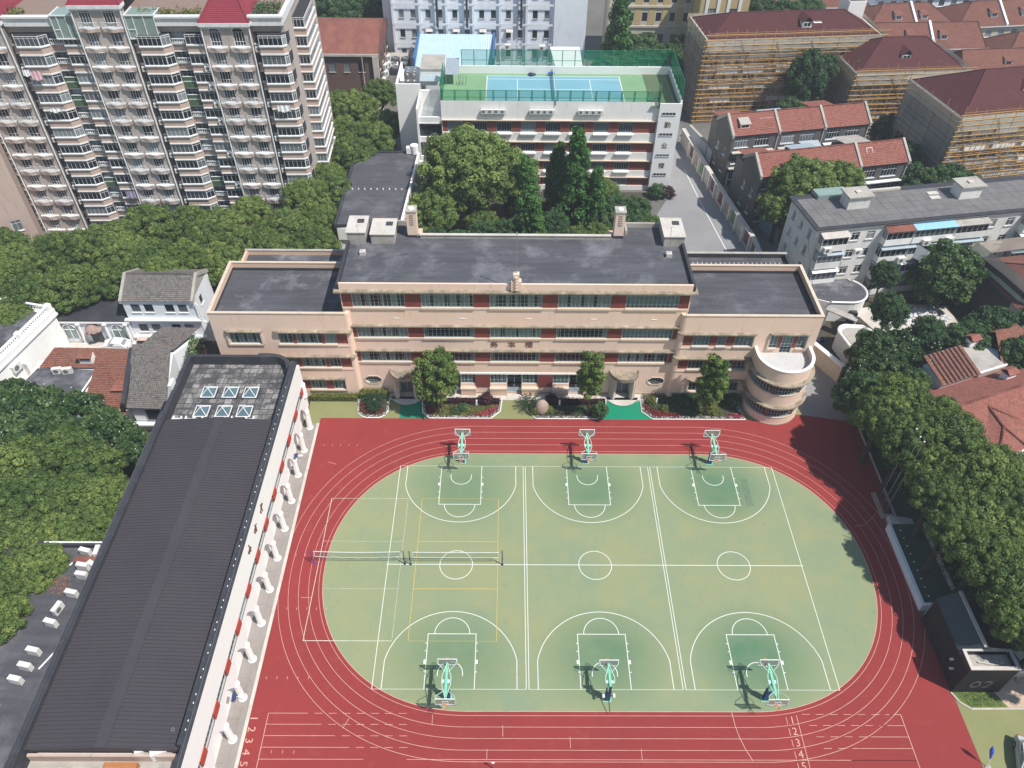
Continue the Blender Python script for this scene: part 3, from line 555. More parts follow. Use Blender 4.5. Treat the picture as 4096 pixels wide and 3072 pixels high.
def leaf_patch(name,poly,h,mat,n,leaf,seed,z0=0.0,up=0.6,parent=None,box=False):
    rng=np.random.default_rng(seed); p=np.array(poly); lo,hi=p.min(0),p.max(0); pts=[]
    def inside(x,y):
        c=False; j=len(poly)-1
        for i in range(len(poly)):
            if (poly[i][1]>y)!=(poly[j][1]>y) and x<(poly[j][0]-poly[i][0])*(y-poly[i][1])/(poly[j][1]-poly[i][1])+poly[i][0]: c=not c
            j=i
        return c
    while len(pts)<n:
        x,y=rng.uniform(lo[0],hi[0]),rng.uniform(lo[1],hi[1])
        if inside(x,y): pts.append((x,y))
    pts=np.array(pts); z=z0+h*(rng.uniform(0,1,n)**0.5) if box else z0+h*rng.uniform(0.1,1,n)*(0.6+0.4*np.sin(pts[:,0]*2.1)*np.cos(pts[:,1]*2.7))
    Pp=np.column_stack([pts,z]); Nn=np.tile([0,0,up],(n,1))+0.0; V=leaf_arrays(Pp,Nn,np.full(n,leaf),rng,0.6)
    me=leaf_mesh(name,V,rng.normal(0.5,0.22,n),mat); return ref(name,me,parent)
# ---------------------------------------------------------------- the long school building
SC=thing('school_building','long peach school building with red tiled window piers and black flat roofs facing the playground','school',(14,45,0)); SO=(14,45,0)
def sm(): return MB(SO)
def tilebox(m,x0,x1,y0,y1,z0,z1):
    for q,u in (([(x0,y0,z0),(x1,y0,z0),(x1,y0,z1),(x0,y0,z1)],[(x0,z0),(x1,z0),(x1,z1),(x0,z1)]),([(x1,y0,z0),(x1,y1,z0),(x1,y1,z1),(x1,y0,z1)],[(y0,z0),(y1,z0),(y1,z1),(y0,z1)]),([(x0,y1,z0),(x0,y0,z0),(x0,y0,z1),(x0,y1,z1)],[(y1,z0),(y0,z0),(y0,z1),(y1,z1)]),([(x0,y0,z1),(x1,y0,z1),(x1,y1,z1),(x0,y1,z1)],[(x0,y0),(x1,y0),(x1,y1),(x0,y1)])): m.face(q,u)
    return m
CR_=random.Random(77)
# classroom windows: steel bars, single panes, curtains
def class_window(par,x,y,z,w,h,ny=3,style=0,nx=None):
    nx=nx or max(2,round(w/0.53)); o=ref('window',win_mesh(w,h,nx,ny,m_fg,0.07,None),par,Matrix.Translation((x-SO[0],y-SO[1],z)))
    pw,ph=w/nx,h/ny; k=('pn',round(pw,3),round(ph,3))
    if k not in _wc: q=MB(); q.box(0.012,pw-0.012,0.025,0.035,0.012,ph-0.012); _wc[k]=q.mesh('pane',m_glass)
    for i in range(nx):
        for j in range(ny): ref('pane',_wc[k],o,Matrix.Translation((pw*i,0.0,ph*j)))
    mt=m_blind if style==2 else m_curt; spans=[]
    if style in (0,1,4):
        u=0.0
        while u<0.97:
            ln=CR_.uniform(.06,.2) if style!=1 else CR_.uniform(.14,.3); spans.append((u,min(1,u+ln))); u+=ln+(CR_.uniform(.04,.2) if style!=1 else CR_.uniform(.03,.09))
    if style==2: spans=[(0.0,1.0)]
    elif style==3: spans=[(0,0.06),(0.93,1)]
    for a,b in spans:
        q=MB(); n=max(3,int((b-a)*w/0.14)); P=[(w*a+w*(b-a)*i/n,0.16+0.03*math.sin(i*2.1)) for i in range(n+1)]; lo=0.05 if style!=2 else h*0.1
        for p0,p1 in zip(P[:-1],P[1:]): q.face([(p0[0],p0[1],lo),(p1[0],p1[1],lo),(p1[0],p1[1],h-.03),(p0[0],p0[1],h-.03)])
        q.build('curtain' if style!=2 else 'blind',mt,o)
    return o
def front(x0,x1,y,H,ops,dep=0.45,mat=None):
    m=MB(); wall_side(m,x1-x0,10,'F',H,[(a-x0,z0,b-a,z1-z0) for a,b,z0,z1 in ops],0,dep); return m.build('front_wall',mat or m_peach,SC,mtx=Matrix.Translation((x0-SO[0],y-SO[1],0)))
WX=[(-5.7,0.64),(2.6,8.87),(10.83,17.17),(19.09,25.42),(27.27,33.65)]
rows=[(14.70,17.08,4),(9.87,11.75,3),(5.82,7.72,3)]
bo=[(-6.9,34.85,a,b) for a,b,_ in rows]+[(2.9,25.1,3.62-1.72,3.62),(4.9,6.85,0.12,1.9),(12.98,14.92,0.12,1.9),(21.18,23.12,0.12,1.9),(-5.64,-3.6,1.9,3.12),(31.6,33.64,1.9,3.12),(-1.25,0.65,0.12,3.0),(27.35,29.25,0.12,3.0)]
front(-7,35,40.6,17.33,bo)
styles=[[4,1,0,1,2],[1,3,1,3,2],[0,3,3,3,0]]
for r,(a,b,ny) in enumerate(rows):
    prev=-6.9
    for i,(x0,x1) in enumerate(WX+[(34.85,34.85)]):
        tilebox(sm(),prev,x0,40.63,41.0,a,b).build('tiled_pier',m_redtile,SC)
        if i<5: class_window(SC,x0,40.67,a,x1-x0,b-a,ny,styles[r][i])
        prev=x1
    for i,(x0,x1) in enumerate(WX): sm().box(x0-.1,x1+.12,40.42,40.68,a-.24,a-.002).build('window_sill',m_sill,SC)
    sm().box(-6.9,34.85,40.54,40.62,a-.34,a-.06).build('string_course',m_sill,SC)
# ground floor row
for (x0,x1,t) in ((2.9,4.85,'w'),(6.9,8.84,'w'),(8.84,10.76,'p'),(10.76,12.93,'w'),(14.97,17.07,'w'),(17.07,19.01,'p'),(19.01,21.13,'w'),(23.17,25.1,'w')):
    if t=='p': tilebox(sm(),x0,x1,40.5,41.0,1.35,3.62).build('tiled_pier',m_redtile,SC)
    else:
        class_window(SC,x0,40.7,1.92,x1-x0,1.68,3,RND.choice((0,4,1)))
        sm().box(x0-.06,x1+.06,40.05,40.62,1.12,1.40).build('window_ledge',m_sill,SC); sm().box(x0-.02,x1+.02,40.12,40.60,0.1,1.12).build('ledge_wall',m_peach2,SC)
for x0 in (4.9,12.98,21.18):
    d=ref('door',win_mesh(1.94,3.48,2,4,m_fb,0.09,None),SC,Matrix.Translation((x0-SO[0],40.82-SO[1],0.12))); ref('pane',pane_mesh(1.94,3.48,m_glass),d)
    q=MB(); q.box(0.09,0.93,0.02,0.05,0.09,0.85); q.box(1.01,1.85,0.02,0.05,0.09,0.85); q.build('door_panel',m_fb,d); q=MB(); q.cyl((0.9,-0.03,1.2),(0.9,-0.03,1.6),0.02,0.02,5); q.cyl((1.04,-0.03,1.2),(1.04,-0.03,1.6),0.02,0.02,5); q.build('door_handle',m_wpipe,d)
    sm().box(x0,x0+1.94,39.6,40.6,0.1,0.16).build('door_step',m_conc2,SC)
sm().box(2.6,25.4,40.5,40.62,3.64,3.9).build('string_course',m_white,SC)
sm().box(-7,35,41.4,50.5,0,17.0).build('dark_interior',m_inter,SC)
sm().box(-6.9,34.9,40.53,40.61,0.1,0.3).build('plinth',m_stone,SC)
# eaves
def eave(name,poly,z,t=0.17): m=sm(); m.prism(poly,z-t,z); m.build(name,m_eave,SC)
eave('top_eave',[(-7.65,40.08),(35.65,40.08),(35.65,42),(-7.65,42)],17.33,0.2)
for z in (11.95,7.90): eave('eave',[(-6.7,40.22),(34.7,40.22),(34.7,40.62),(-6.7,40.62)],z)
def rounded(x0,x1,y0,y1,r=0.45,left=True,right=True):
    P=[]
    P+= arc(x0+r,y0+r,r,180,270,6) if left else [(x0,y0)]
    P+= arc(x1-r,y0+r,r,270,360,6) if right else [(x1,y0)]
    return P+[(x1,y1),(x0,y1)]
# main roof with rear pockets
m=sm(); rp=[(-7,40.85),(35,40.85),(35,54.0),(28.4,54.0),(28.4,52.3),(26.1,52.3),(26.1,51.2),(1.8,51.2),(1.8,52.3),(-0.2,52.3),(-0.2,54.2),(-7,54.2)]; m.prism(rp,17.0,17.45); m.build('main_roof',m_bit1,SC)
m=sm(); m.box(-7,35,40.6,40.85,17.33,18.22); m.build('front_parapet',m_peach,SC)
sm().box(-7.35,-7.0,40.6,54.2,17.0,18.0).build('side_parapet',m_black,SC); sm().box(35.0,35.35,40.6,54.0,17.0,18.0).build('side_parapet',m_black,SC)
m=sm(); m.box(1.8,26.1,51.2,51.5,17.0,17.95); m.box(-1.4,-0.0,54.2,54.45,17,18.1);m.box(28.4,33,54.0,54.3,17.0,18.1); m.box(28.15,28.4,52.3,54.3,17.0,18.1); m.build('rear_parapet',m_conc,SC)
m=sm(); m.box(1.7,26.2,51.12,51.58,17.95,18.03); m.build('rear_coping',m_conc2,SC)
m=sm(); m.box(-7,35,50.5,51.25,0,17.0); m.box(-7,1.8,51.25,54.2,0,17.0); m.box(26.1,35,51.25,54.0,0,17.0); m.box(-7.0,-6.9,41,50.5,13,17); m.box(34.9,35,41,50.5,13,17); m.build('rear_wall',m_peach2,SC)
for (x0,x1,y0,y1,h,lab) in ((-7.3,-5.0,49.9,53.6,19.1,0),(-4.3,-1.35,49.9,53.4,18.85,0),(32.75,35.3,49.7,53.9,18.9,0)):
    m=sm(); m.box(x0,x1,y0,y1,17.45,h); k=m.build('stair_house',m_conc,SC); m=sm(); m.box(x0-.12,x1+.12,y0-.12,y1+.12,h,h+.1); m.build('slab_cap',m_conc2,k); m=sm(); m.box(x1-1.2,x1-.35,y1-1.6,y1-.8,h+.1,h+.2); m.build('hatch',m_fd,k)
for x,y in ((0.8,51.9),(27.2,52.0)):
    m=sm(); m.box(x-.62,x+.62,y-.45,y+.9,17.4,21.1); k=m.build('chimney',m_peach,SC); m=sm(); m.box(x-.70,x+.70,y-.53,y+.98,21.1,21.3); m.build('chimney_cap',m_conc,k)
    m=sm()
    for i in range(5): m.box(x-.22,x+.28,y-.50,y-.44,19.3+.33*i,19.46+.33*i)
    m.build('louvre_slot',m_stone,k); m=sm(); m.cyl((x,y+.2,21.3),(x,y+.2,21.42),.38,.34,9); m.build('cowl',m_white2,k); m=sm(); m.box(x-.63,x+.63,y-.52,y-.45,17.45,17.8); m.build('chimney_base',m_black,k)
# flag pole pedestal
m=sm(); m.box(13.4,14.6,40.2,40.9,17.5,18.9); m.box(13.65,14.35,40.25,40.85,18.9,19.9); ped=m.build('pedestal',m_peach,SC); m=sm()
for i in range(5): m.box(13.85,14.15,40.02,40.26,17.7+.42*i,17.88+.42*i)
m.build('pedestal_fin',m_sill,ped); m=sm(); m.cyl((14.0,40.6,19.6),(14.0,40.6,25.3),.07,.05,8); m.cyl((14.0,40.6,25.3),(14,40.6,25.45),.1,.1,8); m.build('roof_pole',m_steel,SC)
for x in (-5.09,33.13): m=sm(); m.box(x-.35,x+.35,47.3,48.0,17.45,17.95); k=m.build('aerial_base',m_conc2,SC); m=sm(); m.cyl((x,47.6,17.9),(x-.25,47.7,21.7),.035,.02,5); m.cyl((x-.5,47.7,21.5),(x,47.7,21.7),.015,.015,4); m.build('aerial',m_steel,k)
# name characters
for i,(c,x) in enumerate((('务',11.35),('本',13.55),('楼',15.75))): text('name_character',c,1.05,0.03,Matrix.Translation((x-SO[0],40.57-SO[1],8.72))@Matrix.Rotation(rad(90),4,'X'),m_bronze,SC)
for x in (-0.6,7.5,15.6,23.6,31.0): sm().box(x-.35,x+.35,40.56,40.60,12.95,13.02).build('vent_slot',m_white2,SC)
# wings
def wing(x0,x1,bands,sides):
    front(x0,x1,40.0,14.05,bands)
LW=(-23.3,-6.75); RW=(34.75,51.5)
wing(*LW,[(-21.5,-17.6,9.24,11.1),(-15.45,-6.9,9.24,11.1),(-15.45,-6.9,5.25,7.1),(-14.2,-8.2,1.31,3.2)],'L')
wing(*RW,[(34.9,43.65,9.24,11.1),(45.75,50.35,8.95,11.1),(47.3,48.7,8.15,8.95),(34.9,43.65,5.25,7.1),(36.9,38.9,1.31,3.2),(41.6,43.4,1.31,3.2)],'R')
def red(x0,x1,z0,z1,y=40.06): tilebox(sm(),x0,x1,y,y+.35,z0,z1).build('tiled_pier',m_redtile,SC)
class_window(SC,-21.5,40.09,9.24,3.9,1.86,3,1)
for (x0,x1,st) in ((-15.45,-13.73,0),(-13.23,-10.09,4),(-9.7,-8.23,1)): class_window(SC,x0,40.09,9.24,x1-x0,1.86,3,st)
for (x0,x1,st) in ((-15.45,-13.67,0),(-13.27,-10.24,0),(-9.73,-8.28,3)): class_window(SC,x0,40.09,5.25,x1-x0,1.85,3,st)
for z in (9.24,5.25):
    red(-13.73,-13.23,z,z+1.86); red(-10.15,-9.7,z,z+1.86); red(-8.25,-6.9,z,z+1.86)
for (x0,x1,st) in ((-12.78,-10.8,4),(-9.8,-8.2,0)): class_window(SC,x0,40.09,1.31,x1-x0,1.89,3,st)
red(-14.2,-12.78,1.31,3.2); red(-10.8,-9.8,1.31,3.2)
for (x0,x1,st) in ((36.18,38.21,2),(39.22,40.34,2),(41.41,43.6,2)): class_window(SC,x0,40.09,9.24,x1-x0,1.86,4,st)
for (x0,x1,st) in ((36.18,38.21,3),(41.41,43.6,3)): class_window(SC,x0,40.09,5.25,x1-x0,1.85,3,st)
red(34.9,36.18,9.24,11.1); red(38.21,39.22,9.24,11.1); red(40.34,41.41,9.24,11.1); red(34.9,36.18,5.25,7.1); red(38.21,41.41,5.25,7.1)
class_window(SC,36.9,40.09,1.31,2.0,1.89,3,3); class_window(SC,41.6,40.09,1.31,1.8,1.89,3,3)
class_window(SC,45.8,40.09,8.95,1.0,2.15,4,2); class_window(SC,49.25,40.09,8.95,1.05,2.15,4,2); class_window(SC,47.3,40.09,8.15,1.4,2.95,6,2); red(46.8,47.3,8.95,11.1); red(48.7,49.25,8.95,11.1)
for (x0,x1,z) in ((-21.7,-17.4,9.24),(-15.5,-8.2,9.24),(-15.5,-8.2,5.25),(-12.9,-8.2,1.31),(36.1,38.3,9.24),(39.1,40.5,9.24),(41.3,43.7,9.24),(45.7,46.8,8.95),(49.2,50.4,8.95),(36.1,38.3,5.25),(41.3,43.7,5.25),(36.8,39,1.31),(41.5,43.5,1.31)):
    sm().box(x0,x1,39.82,40.07,z-.2,z-.002).build('window_sill',m_sill if z!=9.24 or x0<0 else m_conc2,SC)
for (x0,x1) in ((-15.6,-6.75),(34.75,43.8)): 
    for z in (8.98,4.99): sm().box(x0,x1,39.93,40.02,z-.18,z).build('string_course',m_sill,SC)
for (x0,x1,z) in ((-21.9,-17.2,11.45),(45.5,50.6,11.45),(36.6,39.2,3.45),(41.3,43.7,3.45),(-14.4,-8.0,3.45)): eave('eave',rounded(x0,x1,39.6,40.02),z)
for z in (11.45,7.40): eave('eave',rounded(-15.9,-6.1,39.55,40.62,0.5,True,True),z); eave('eave',rounded(34.1,44.0,39.55,40.62,0.5,True,True),z)
for (x,z0,z1) in ((-21.75,9.0,11.3),(-17.5,9.0,11.3),(43.75,9.0,11.3),(45.6,8.7,11.3),(50.45,8.7,11.3),(43.75,5.0,7.25),(39.05,1.1,3.3),(36.75,1.1,3.3),(43.5,1.1,3.3),(-8.1,1.1,3.3)): sm().box(x-.1,x+.1,39.84,40.05,z0,z1).build('window_surround',m_sill,SC)
# wing walls, roofs
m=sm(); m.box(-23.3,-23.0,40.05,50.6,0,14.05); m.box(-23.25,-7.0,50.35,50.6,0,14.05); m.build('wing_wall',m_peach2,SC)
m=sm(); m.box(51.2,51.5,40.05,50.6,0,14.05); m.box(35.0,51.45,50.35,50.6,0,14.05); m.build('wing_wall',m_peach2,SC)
sm().box(-23.0,-7.0,40.47,50.3,0,13.0).build('wing_roof',m_bit2,SC); sm().box(35.0,51.2,40.47,50.3,0,13.0).build('wing_roof',m_bit3,SC)
for (x0,x1) in (LW,RW):
    m=sm(); m.box(x0+.0,x1,40.02,40.28,12.9,14.05); m.build('parapet',m_peach,SC)
    m=sm(); m.box(x0-.05,x1+.05,39.93,40.30,14.05,14.17); m.box(x0-.05 if x0<0 else 35.3,x1+.05 if x0>0 else -7.3,50.3,50.65,14.05,14.17); xx=x0 if x0<0 else x1; m.box(xx-.05,xx+.35,40.3,50.3,14.05,14.17) if x0<0 else m.box(xx-.35,xx+.05,40.3,50.3,14.05,14.17); m.build('coping',m_sill,SC)
    m=sm(); a,b=(x0+.3,-7.35) if x0<0 else (35.35,x1-.3); m.box(a,b,50.22,50.36,13,13.35); m.box(a,b,40.28,40.34,13,13.3); m.box(a,a+.06,40.3,50.3,13,13.35); m.box(b-.06,b,40.3,50.3,13,13.35); m.build('roof_upstand',m_black,SC)
# curved returns between wings and centre
for s,(xc) in ((1,-6.75),(-1,34.75)):
    m=sm(); m.prism([(xc,40.0)]+[(xc+s*0.55*math.sin(rad(t)),40.6-0.6*math.cos(rad(t))+0.02) for t in range(0,91,15)]+[(xc,40.7)],0.0,14.05); m.build('rounded_return',m_peach,SC)
for (x0,x1,mt) in ((-22.3,-7.1,m_bit2),(35.5,50.7,m_bit1)):
    m=sm(); m.box(x0,x1,50.62,55.0,0,12.1); m.build('rear_wing_roof',mt,SC); m=sm(); m.box(x0-.0,x1,55.0,55.3,0,12.75); m.box(x0-.3 if x0<0 else x1,x0 if x0<0 else x1+.3,50.62,55.3,0,12.75); m.build('rear_parapet',m_peach2 if x0<0 else m_black,SC)
    m=sm(); m.box(x0-.35 if x0<0 else x0,x1 if x0<0 else x1+.35,54.95,55.35,12.75,12.85); m.build('rear_coping',m_conc,SC)
m=sm()
for i in range(24):
    for j in range(3): x=36+i*.62+.1*j; m.box(x,x+.10,50.95+j*1.1,51.75+j*1.1,12.10,12.115)
k=m.build('roof_repair_strip',m_conc2,SC); k['kind']='stuff'
# porches and portholes
for xc in (-0.3,28.3):
    m=sm(); m.prism(arc(xc,40.6,1.95,180,360,20),3.95,4.25); p=m.build('porch_canopy',m_eave,SC)
    m=sm(); m.lathe((xc,40.6,4.25),[(1.95,0),(1.95,.22),(1.80,.22),(1.80,0)],20,math.pi,2*math.pi); m.build('canopy_rim',m_eave,p)
    for s in (-1,1):
        m=sm()
        P=[]; 
        for t in range(0,46,5): a=rad(180+t) if s<0 else rad(360-t); P.append((xc+1.75*math.cos(a),40.6+1.75*math.sin(a)))
        for t in range(45,-1,-5): a=rad(180+t) if s<0 else rad(360-t); P.append((xc+1.30*math.cos(a),40.6+1.30*math.sin(a)))
        m.prism(P,0.1,3.95); m.build('porch_pier',m_conc2,SC)
        m=sm()
        for t in range(4,44,8): a=rad(180+t) if s<0 else rad(360-t); x,y=xc+1.76*math.cos(a),40.6+1.76*math.sin(a); m.cyl((x,y,0.1),(x,y,3.94),0.06,0.06,6)
        k=m.build('fluting',m_sill,SC)
    d=ref('door',win_mesh(1.9,2.86,2,1,m_fg,0.08,None),SC,Matrix.Translation((xc-.95-SO[0],40.8-SO[1],0.12))); ref('pane',pane_mesh(1.9,2.86,plain('grey_door_panel',(0.10,0.12,0.14),0.5)),d)
    m=sm(); m.prism([(xc-2.3,39.4)]+arc(xc,40.6,2.3,200,340,12)+[(xc+2.3,39.4)],0.1,0.14); m.build('porch_step',m_conc2,SC)
for x0 in (-5.64,31.6):
    w,h=2.04,1.22; oc=[(.5,0),(w-.5,0),(w,.35),(w,h-.35),(w-.5,h),(.5,h),(0,h-.35),(0,.35)]; big=[(.45,-.12),(w-.45,-.12),(w+.12,.3),(w+.12,h-.3),(w-.45,h+.12),(.45,h+.12),(-.12,h-.3),(-.12,.3)]
    m=MB(); n=8
    for i in range(n):
        j=(i+1)%n; a,b,c,d=big[i],big[j],oc[j],oc[i]
        m.face([(a[0],-.07,a[1]),(b[0],-.07,b[1]),(c[0],-.07,c[1]),(d[0],-.07,d[1])]); m.face([(a[0],0,a[1]),(b[0],0,b[1]),(b[0],-.07,b[1]),(a[0],-.07,a[1])]); m.face([(d[0],-.07,d[1]),(c[0],-.07,c[1]),(c[0],.2,c[1]),(d[0],.2,d[1])])
    for cx_,cz_ in ((0,0),(w,0),(w,h),(0,h)):
        sx=1 if cx_==0 else -1; sz=1 if cz_==0 else -1; m.face([(cx_,-.01,cz_),(cx_+sx*.5,-.01,cz_),(cx_,-.01,cz_+sz*.35)])
    k=m.build('porthole_frame',m_sill,SC,mtx=Matrix.Translation((x0-SO[0],40.6-SO[1],1.9))); ref('window_bars',win_mesh(w,h,6,3,m_fg,0.05,None),k,Matrix.Translation((0,.15,0))); ref('pane',pane_mesh(w,h,m_dg),k,Matrix.Translation((0,.15,0)))
# round stair bay
bx,by,br=47.65,38.75,3.55
def ring(name,r0,r1,z0,z1,mat,a0=190,a1=350,par=SC,n=40):
    m=sm(); P=arc(bx,by,r1,a0,a1,n)+arc(bx,by,r0,a1,a0,n); m.prism(P,z0,z1); return m.build(name,mat,par)
def bayprism(name,r,z0,z1,mat,par=SC):
    m=sm(); m.prism([(bx+r,40.02)]+arc(bx,by,r,360,180,40)+[(bx-r,40.02)],z0,z1); return m.build(name,mat,par)
bayprism('bay_wall',br,0,1.25,m_peach); bayprism('bay_wall',br,3.35,5.2,m_peach); bayprism('bay_wall',br,7.15,8.1,m_peach)
bayprism('bay_core',br-0.35,1.2,7.2,m_inter)
for z in (3.15,7.05): bayprism('bay_eave',br+0.55,z,z+.2,m_eave)
for z in (1.2,5.15): bayprism('bay_sill',br+0.06,z,z+.13,m_sill)
bayprism('bay_plinth',br+0.10,0,0.12,m_stone)
bayprism('bay_terrace',br-.28,8.1,8.18,weathered('terrace_paving',(0.52,0.51,0.50),(0.43,0.42,0.42),0.8,1,4,0.6))
m=sm(); m.prism(arc(bx,by,br,180,360,40)+arc(bx,by,br-.28,360,180,40),8.1,9.15); m.box(bx-br,bx-br+.28,by,40.0,8.1,9.15); m.box(bx+br-.28,bx+br,by,40.0,8.1,9.15); m.build('bay_parapet',m_peach,SC)
m=sm(); m.prism(arc(bx,by,br+.05,180,360,40)+arc(bx,by,br-.33,360,180,40),9.15,9.25); m.box(bx-br-.05,bx-br+.33,by+.002,40.0,9.15,9.25); m.box(bx+br-.33,bx+br+.05,by+.002,40.0,9.15,9.25); m.build('bay_coping',m_white,SC)
m=sm(); m.tube([(p[0],p[1],8.95) for p in arc(bx,by,br-.5,185,355,24)],.03,5); m.build('bay_handrail',m_steel,SC)
for z0,z1 in ((1.33,3.15),(5.28,7.05)):
    for (a0,a1,n) in ((186,243,8),(249,300,8),(306,352,6)):
        m=sm(); st=(a1-a0)/n
        for i in range(n+1):
            a=rad(a0+st*i); x,y=bx+(br-.08)*math.cos(a),by+(br-.08)*math.sin(a); m.cyl((x,y,z0),(x,y,z1),0.035,0.035,4)
        for zz in (z0+.03,z0+.6,z0+1.25,z1-.03): m.tube([(bx+(br-.08)*math.cos(rad(a0+st*i)),by+(br-.08)*math.sin(rad(a0+st*i)),zz) for i in range(n+1)],.025,4)
        w=m.build('bay_window',m_fg,SC)
        for i in range(n):
            q=sm(); a,b=rad(a0+st*i),rad(a0+st*(i+1)); r=br-.11; q.face([(bx+r*math.cos(a),by+r*math.sin(a),z0),(bx+r*math.cos(b),by+r*math.sin(b),z0),(bx+r*math.cos(b),by+r*math.sin(b),z1),(bx+r*math.cos(a),by+r*math.sin(a),z1)]); q.build('pane',m_glass,w)
    for a0 in (243,300): ring('tiled_pier',br-.3,br-.02,z0,z1,m_redtile,a0,a0+6,n=3)
# ---------------------------------------------------------------- arcaded sports hall on the left
HL=thing('sports_hall','long hall with ribbed dark metal roof and white arcade of fluted columns beside the track','hall',(-19,12,0)); HO=(-19,12,0)
def hm(): return MB(HO)
XF=-12.1
ys=[-4.85+3.9*k for k in range(-3,11)]+[34.15+3.9*0]  # column centres
ys=sorted(set(round(y,2) for y in ys)); ys=[y for y in ys if y<34.5]
# facade with arches (polygon strip between column centres)
def arcade():
    m=hm(); y0=ys[0]-1.9; top=6.05
    def zc(y):
        k=min(ys,key=lambda c:abs(c-y)); d=abs(y-k)
        if d<0.42: return 3.15
        t=max(0,(1.95-d)/(1.95-0.42)); return 3.15+2.1*(1-t**1.7)
    Y=[]; 
    for k in ys:
        Y+= [k-1.95+1.53*(1-math.cos(rad(a)))*1.0 for a in range(0,90,10)]+[k-.42,k+.42]+[k+1.95-1.53*(1-math.cos(rad(a))) for a in range(80,-1,-10)]
    Y=sorted(set([round(v,3) for v in Y if v<=34.6])); Y.append(34.6); Y=sorted(set(Y))
    for a,b in zip(Y[:-1],Y[1:]):
        za,zb=zc(a+1e-4),zc(b-1e-4)
        m.face([(XF,a,za),(XF,b,zb),(XF,b,top),(XF,a,top)]); m.face([(XF-.25,a,za),(XF-.25,b,zb),(XF,b,zb),(XF,a,za)]); m.face([(XF-.25,b,zb),(XF-.25,a,za),(XF-.25,a,top),(XF-.25,b,top)])
    m.build('arcade_wall',m_white2,HL)
arcade()
m=hm(); m.box(XF-.4,XF+.02,-17,34.6,7.15,10.75); m.box(XF-.4,XF+.02,34.2,34.6,6.05,7.15); m.build('upper_wall',m_white2,HL)
m=hm(); m.box(XF-.25,XF+.02,34.6,35.4,3.0,9.9); m.box(XF-.2,XF+.04,34.2,34.9,0,3.2); m.build('end_wall',m_white2,HL)
m=hm(); m.cyl((XF+.02,34.75,5.2),(XF+.02,34.75,7.3),0.38,0.38,12); m.build('corner_drum',m_white2,HL)
for y in ys:
    m=hm(); c=(-12.2,y,0); m.lathe(c,[(0.0,.08),(.45,.08),(.45,.2),(.41,.28),(.36,.34),(.32,.38)],16); 
    col=m.build('column_base',m_white2,HL,True)
    m=hm(); n=20; P=[(-12.2+(0.31-(0.028 if i%2 else 0))*math.cos(2*math.pi*i/n),y+(0.31-(0.03 if i%2 else 0))*math.sin(2*math.pi*i/n)) for i in range(n)]; m.prism(P,.38,2.8); m.build('fluted_column',m_white2,HL)
    m=hm(); m.lathe(c,[(.32,2.78),(.35,2.84),(.33,2.90),(.38,3.02),(.38,3.12),(0,3.16)],16); m.build('capital',m_white2,HL,True)
    m=hm(); m.lathe((XF+.02,y,0),[(0,3.10),(.2,3.12),(.2,3.22),(.12,3.32),(.0,3.4)],10); m.build('corbel',m_white2,HL,True)
k=0
for i,y in enumerate(ys):
    m=hm(); m.box(XF-.05,XF+.10,y-.62,y+.62,6.07,7.13); m.build('red_panel',m_red,HL)
    if y>33: continue
    window(HL,Matrix.Translation((XF-.16-HO[0],y+.64-HO[1],6.07))@Matrix.Rotation(rad(90),4,'Z'),2.62,1.06,5,1,m_fg,m_dg)
m=hm(); m.box(-16.6,-16.3,-17,34.6,0,7.4); m.box(-16.3,XF-.4,-17,34.6,6.0,6.05); m.build('inner_wall',weathered('tan_inner_wall',(0.45,0.38,0.28),(0.35,0.3,0.24),0.8),HL)
# roofs
ex0,ex1,xr=-25.3,-12.75,-19.15; zr,ze=10.15,9.72; Y0,Y1=-9.4,26.5
m=hm(); m.face([(ex0,Y0,ze),(xr,Y0,zr),(xr,Y1,zr),(ex0,Y1,ze)]); m.face([(xr,Y0,zr),(ex1,Y0,ze),(ex1,Y1,ze),(xr,Y1,zr)]); m.face([(ex0,Y0,ze-.5),(ex1,Y0,ze-.5),(ex1,Y0,ze),(xr,Y0,zr),(ex0,Y0,ze)]); m.face([(ex1,Y1,ze-.5),(ex0,Y1,ze-.5),(ex0,Y1,ze),(xr,Y1,zr),(ex1,Y1,ze)]); m.build('metal_roof',m_metalroof,HL)
for (xa,za,xb,zb) in ((ex0,ze,xr-.45,zr-.03),(xr+.45,zr-.03,ex1,ze)):
    q=MB(); n=q.pts([(xa+19,-.05,za),(xb+19,-.05,zb),(xb+19,.05,zb),(xa+19,.05,za),(xa+19,-.03,za+.07),(xb+19,-.03,zb+.07),(xb+19,.03,zb+.07),(xa+19,.03,za+.07)])
    for f in ((4,5,6,7),(0,1,5,4),(1,2,6,5),(2,3,7,6),(3,0,4,7)): q.f.append(tuple(n+i for i in f)); q.uv.append([(0,0)]*4)
    me=q.mesh('roof_rib',m_metalroof); nn=103
    for i in range(nn): ref('roof_rib',me,HL,Matrix.Translation((0,Y0+.15+(Y1-Y0-.3)*i/(nn-1)-12,0)))
m=hm(); m.box(xr-.5,xr+.5,Y0-.02,Y1+.02,zr-.02,zr+.06); m.build('ridge_cap',m_metalroof,HL)
m=hm(); m.box(-25.9,ex0,-17,27,6.4,10.25); m.box(ex1,XF-.4,-17,35.2,8.3,10.0); m.build('dark_gutter_wall',m_black,HL)
m=hm(); m.box(-26.0,-25.5,-17,27.2,10.25,10.32); m.box(XF-.42,XF+.06,-17,34.9,10.75,10.83); m.box(XF-.8,XF-.42,Y0,35.2,10.35,10.76); m.build('black_coping',m_black,HL)
m=hm(); m.tube([(-25.85,y,10.5) for y in range(-12,28,4)],.015,4); m.tube([(XF-.15,y,11.0) for y in range(-12,36,4)],.02,4); m.tube([(-12.78,y,10.42) for y in range(-9,27,4)],.035,4)
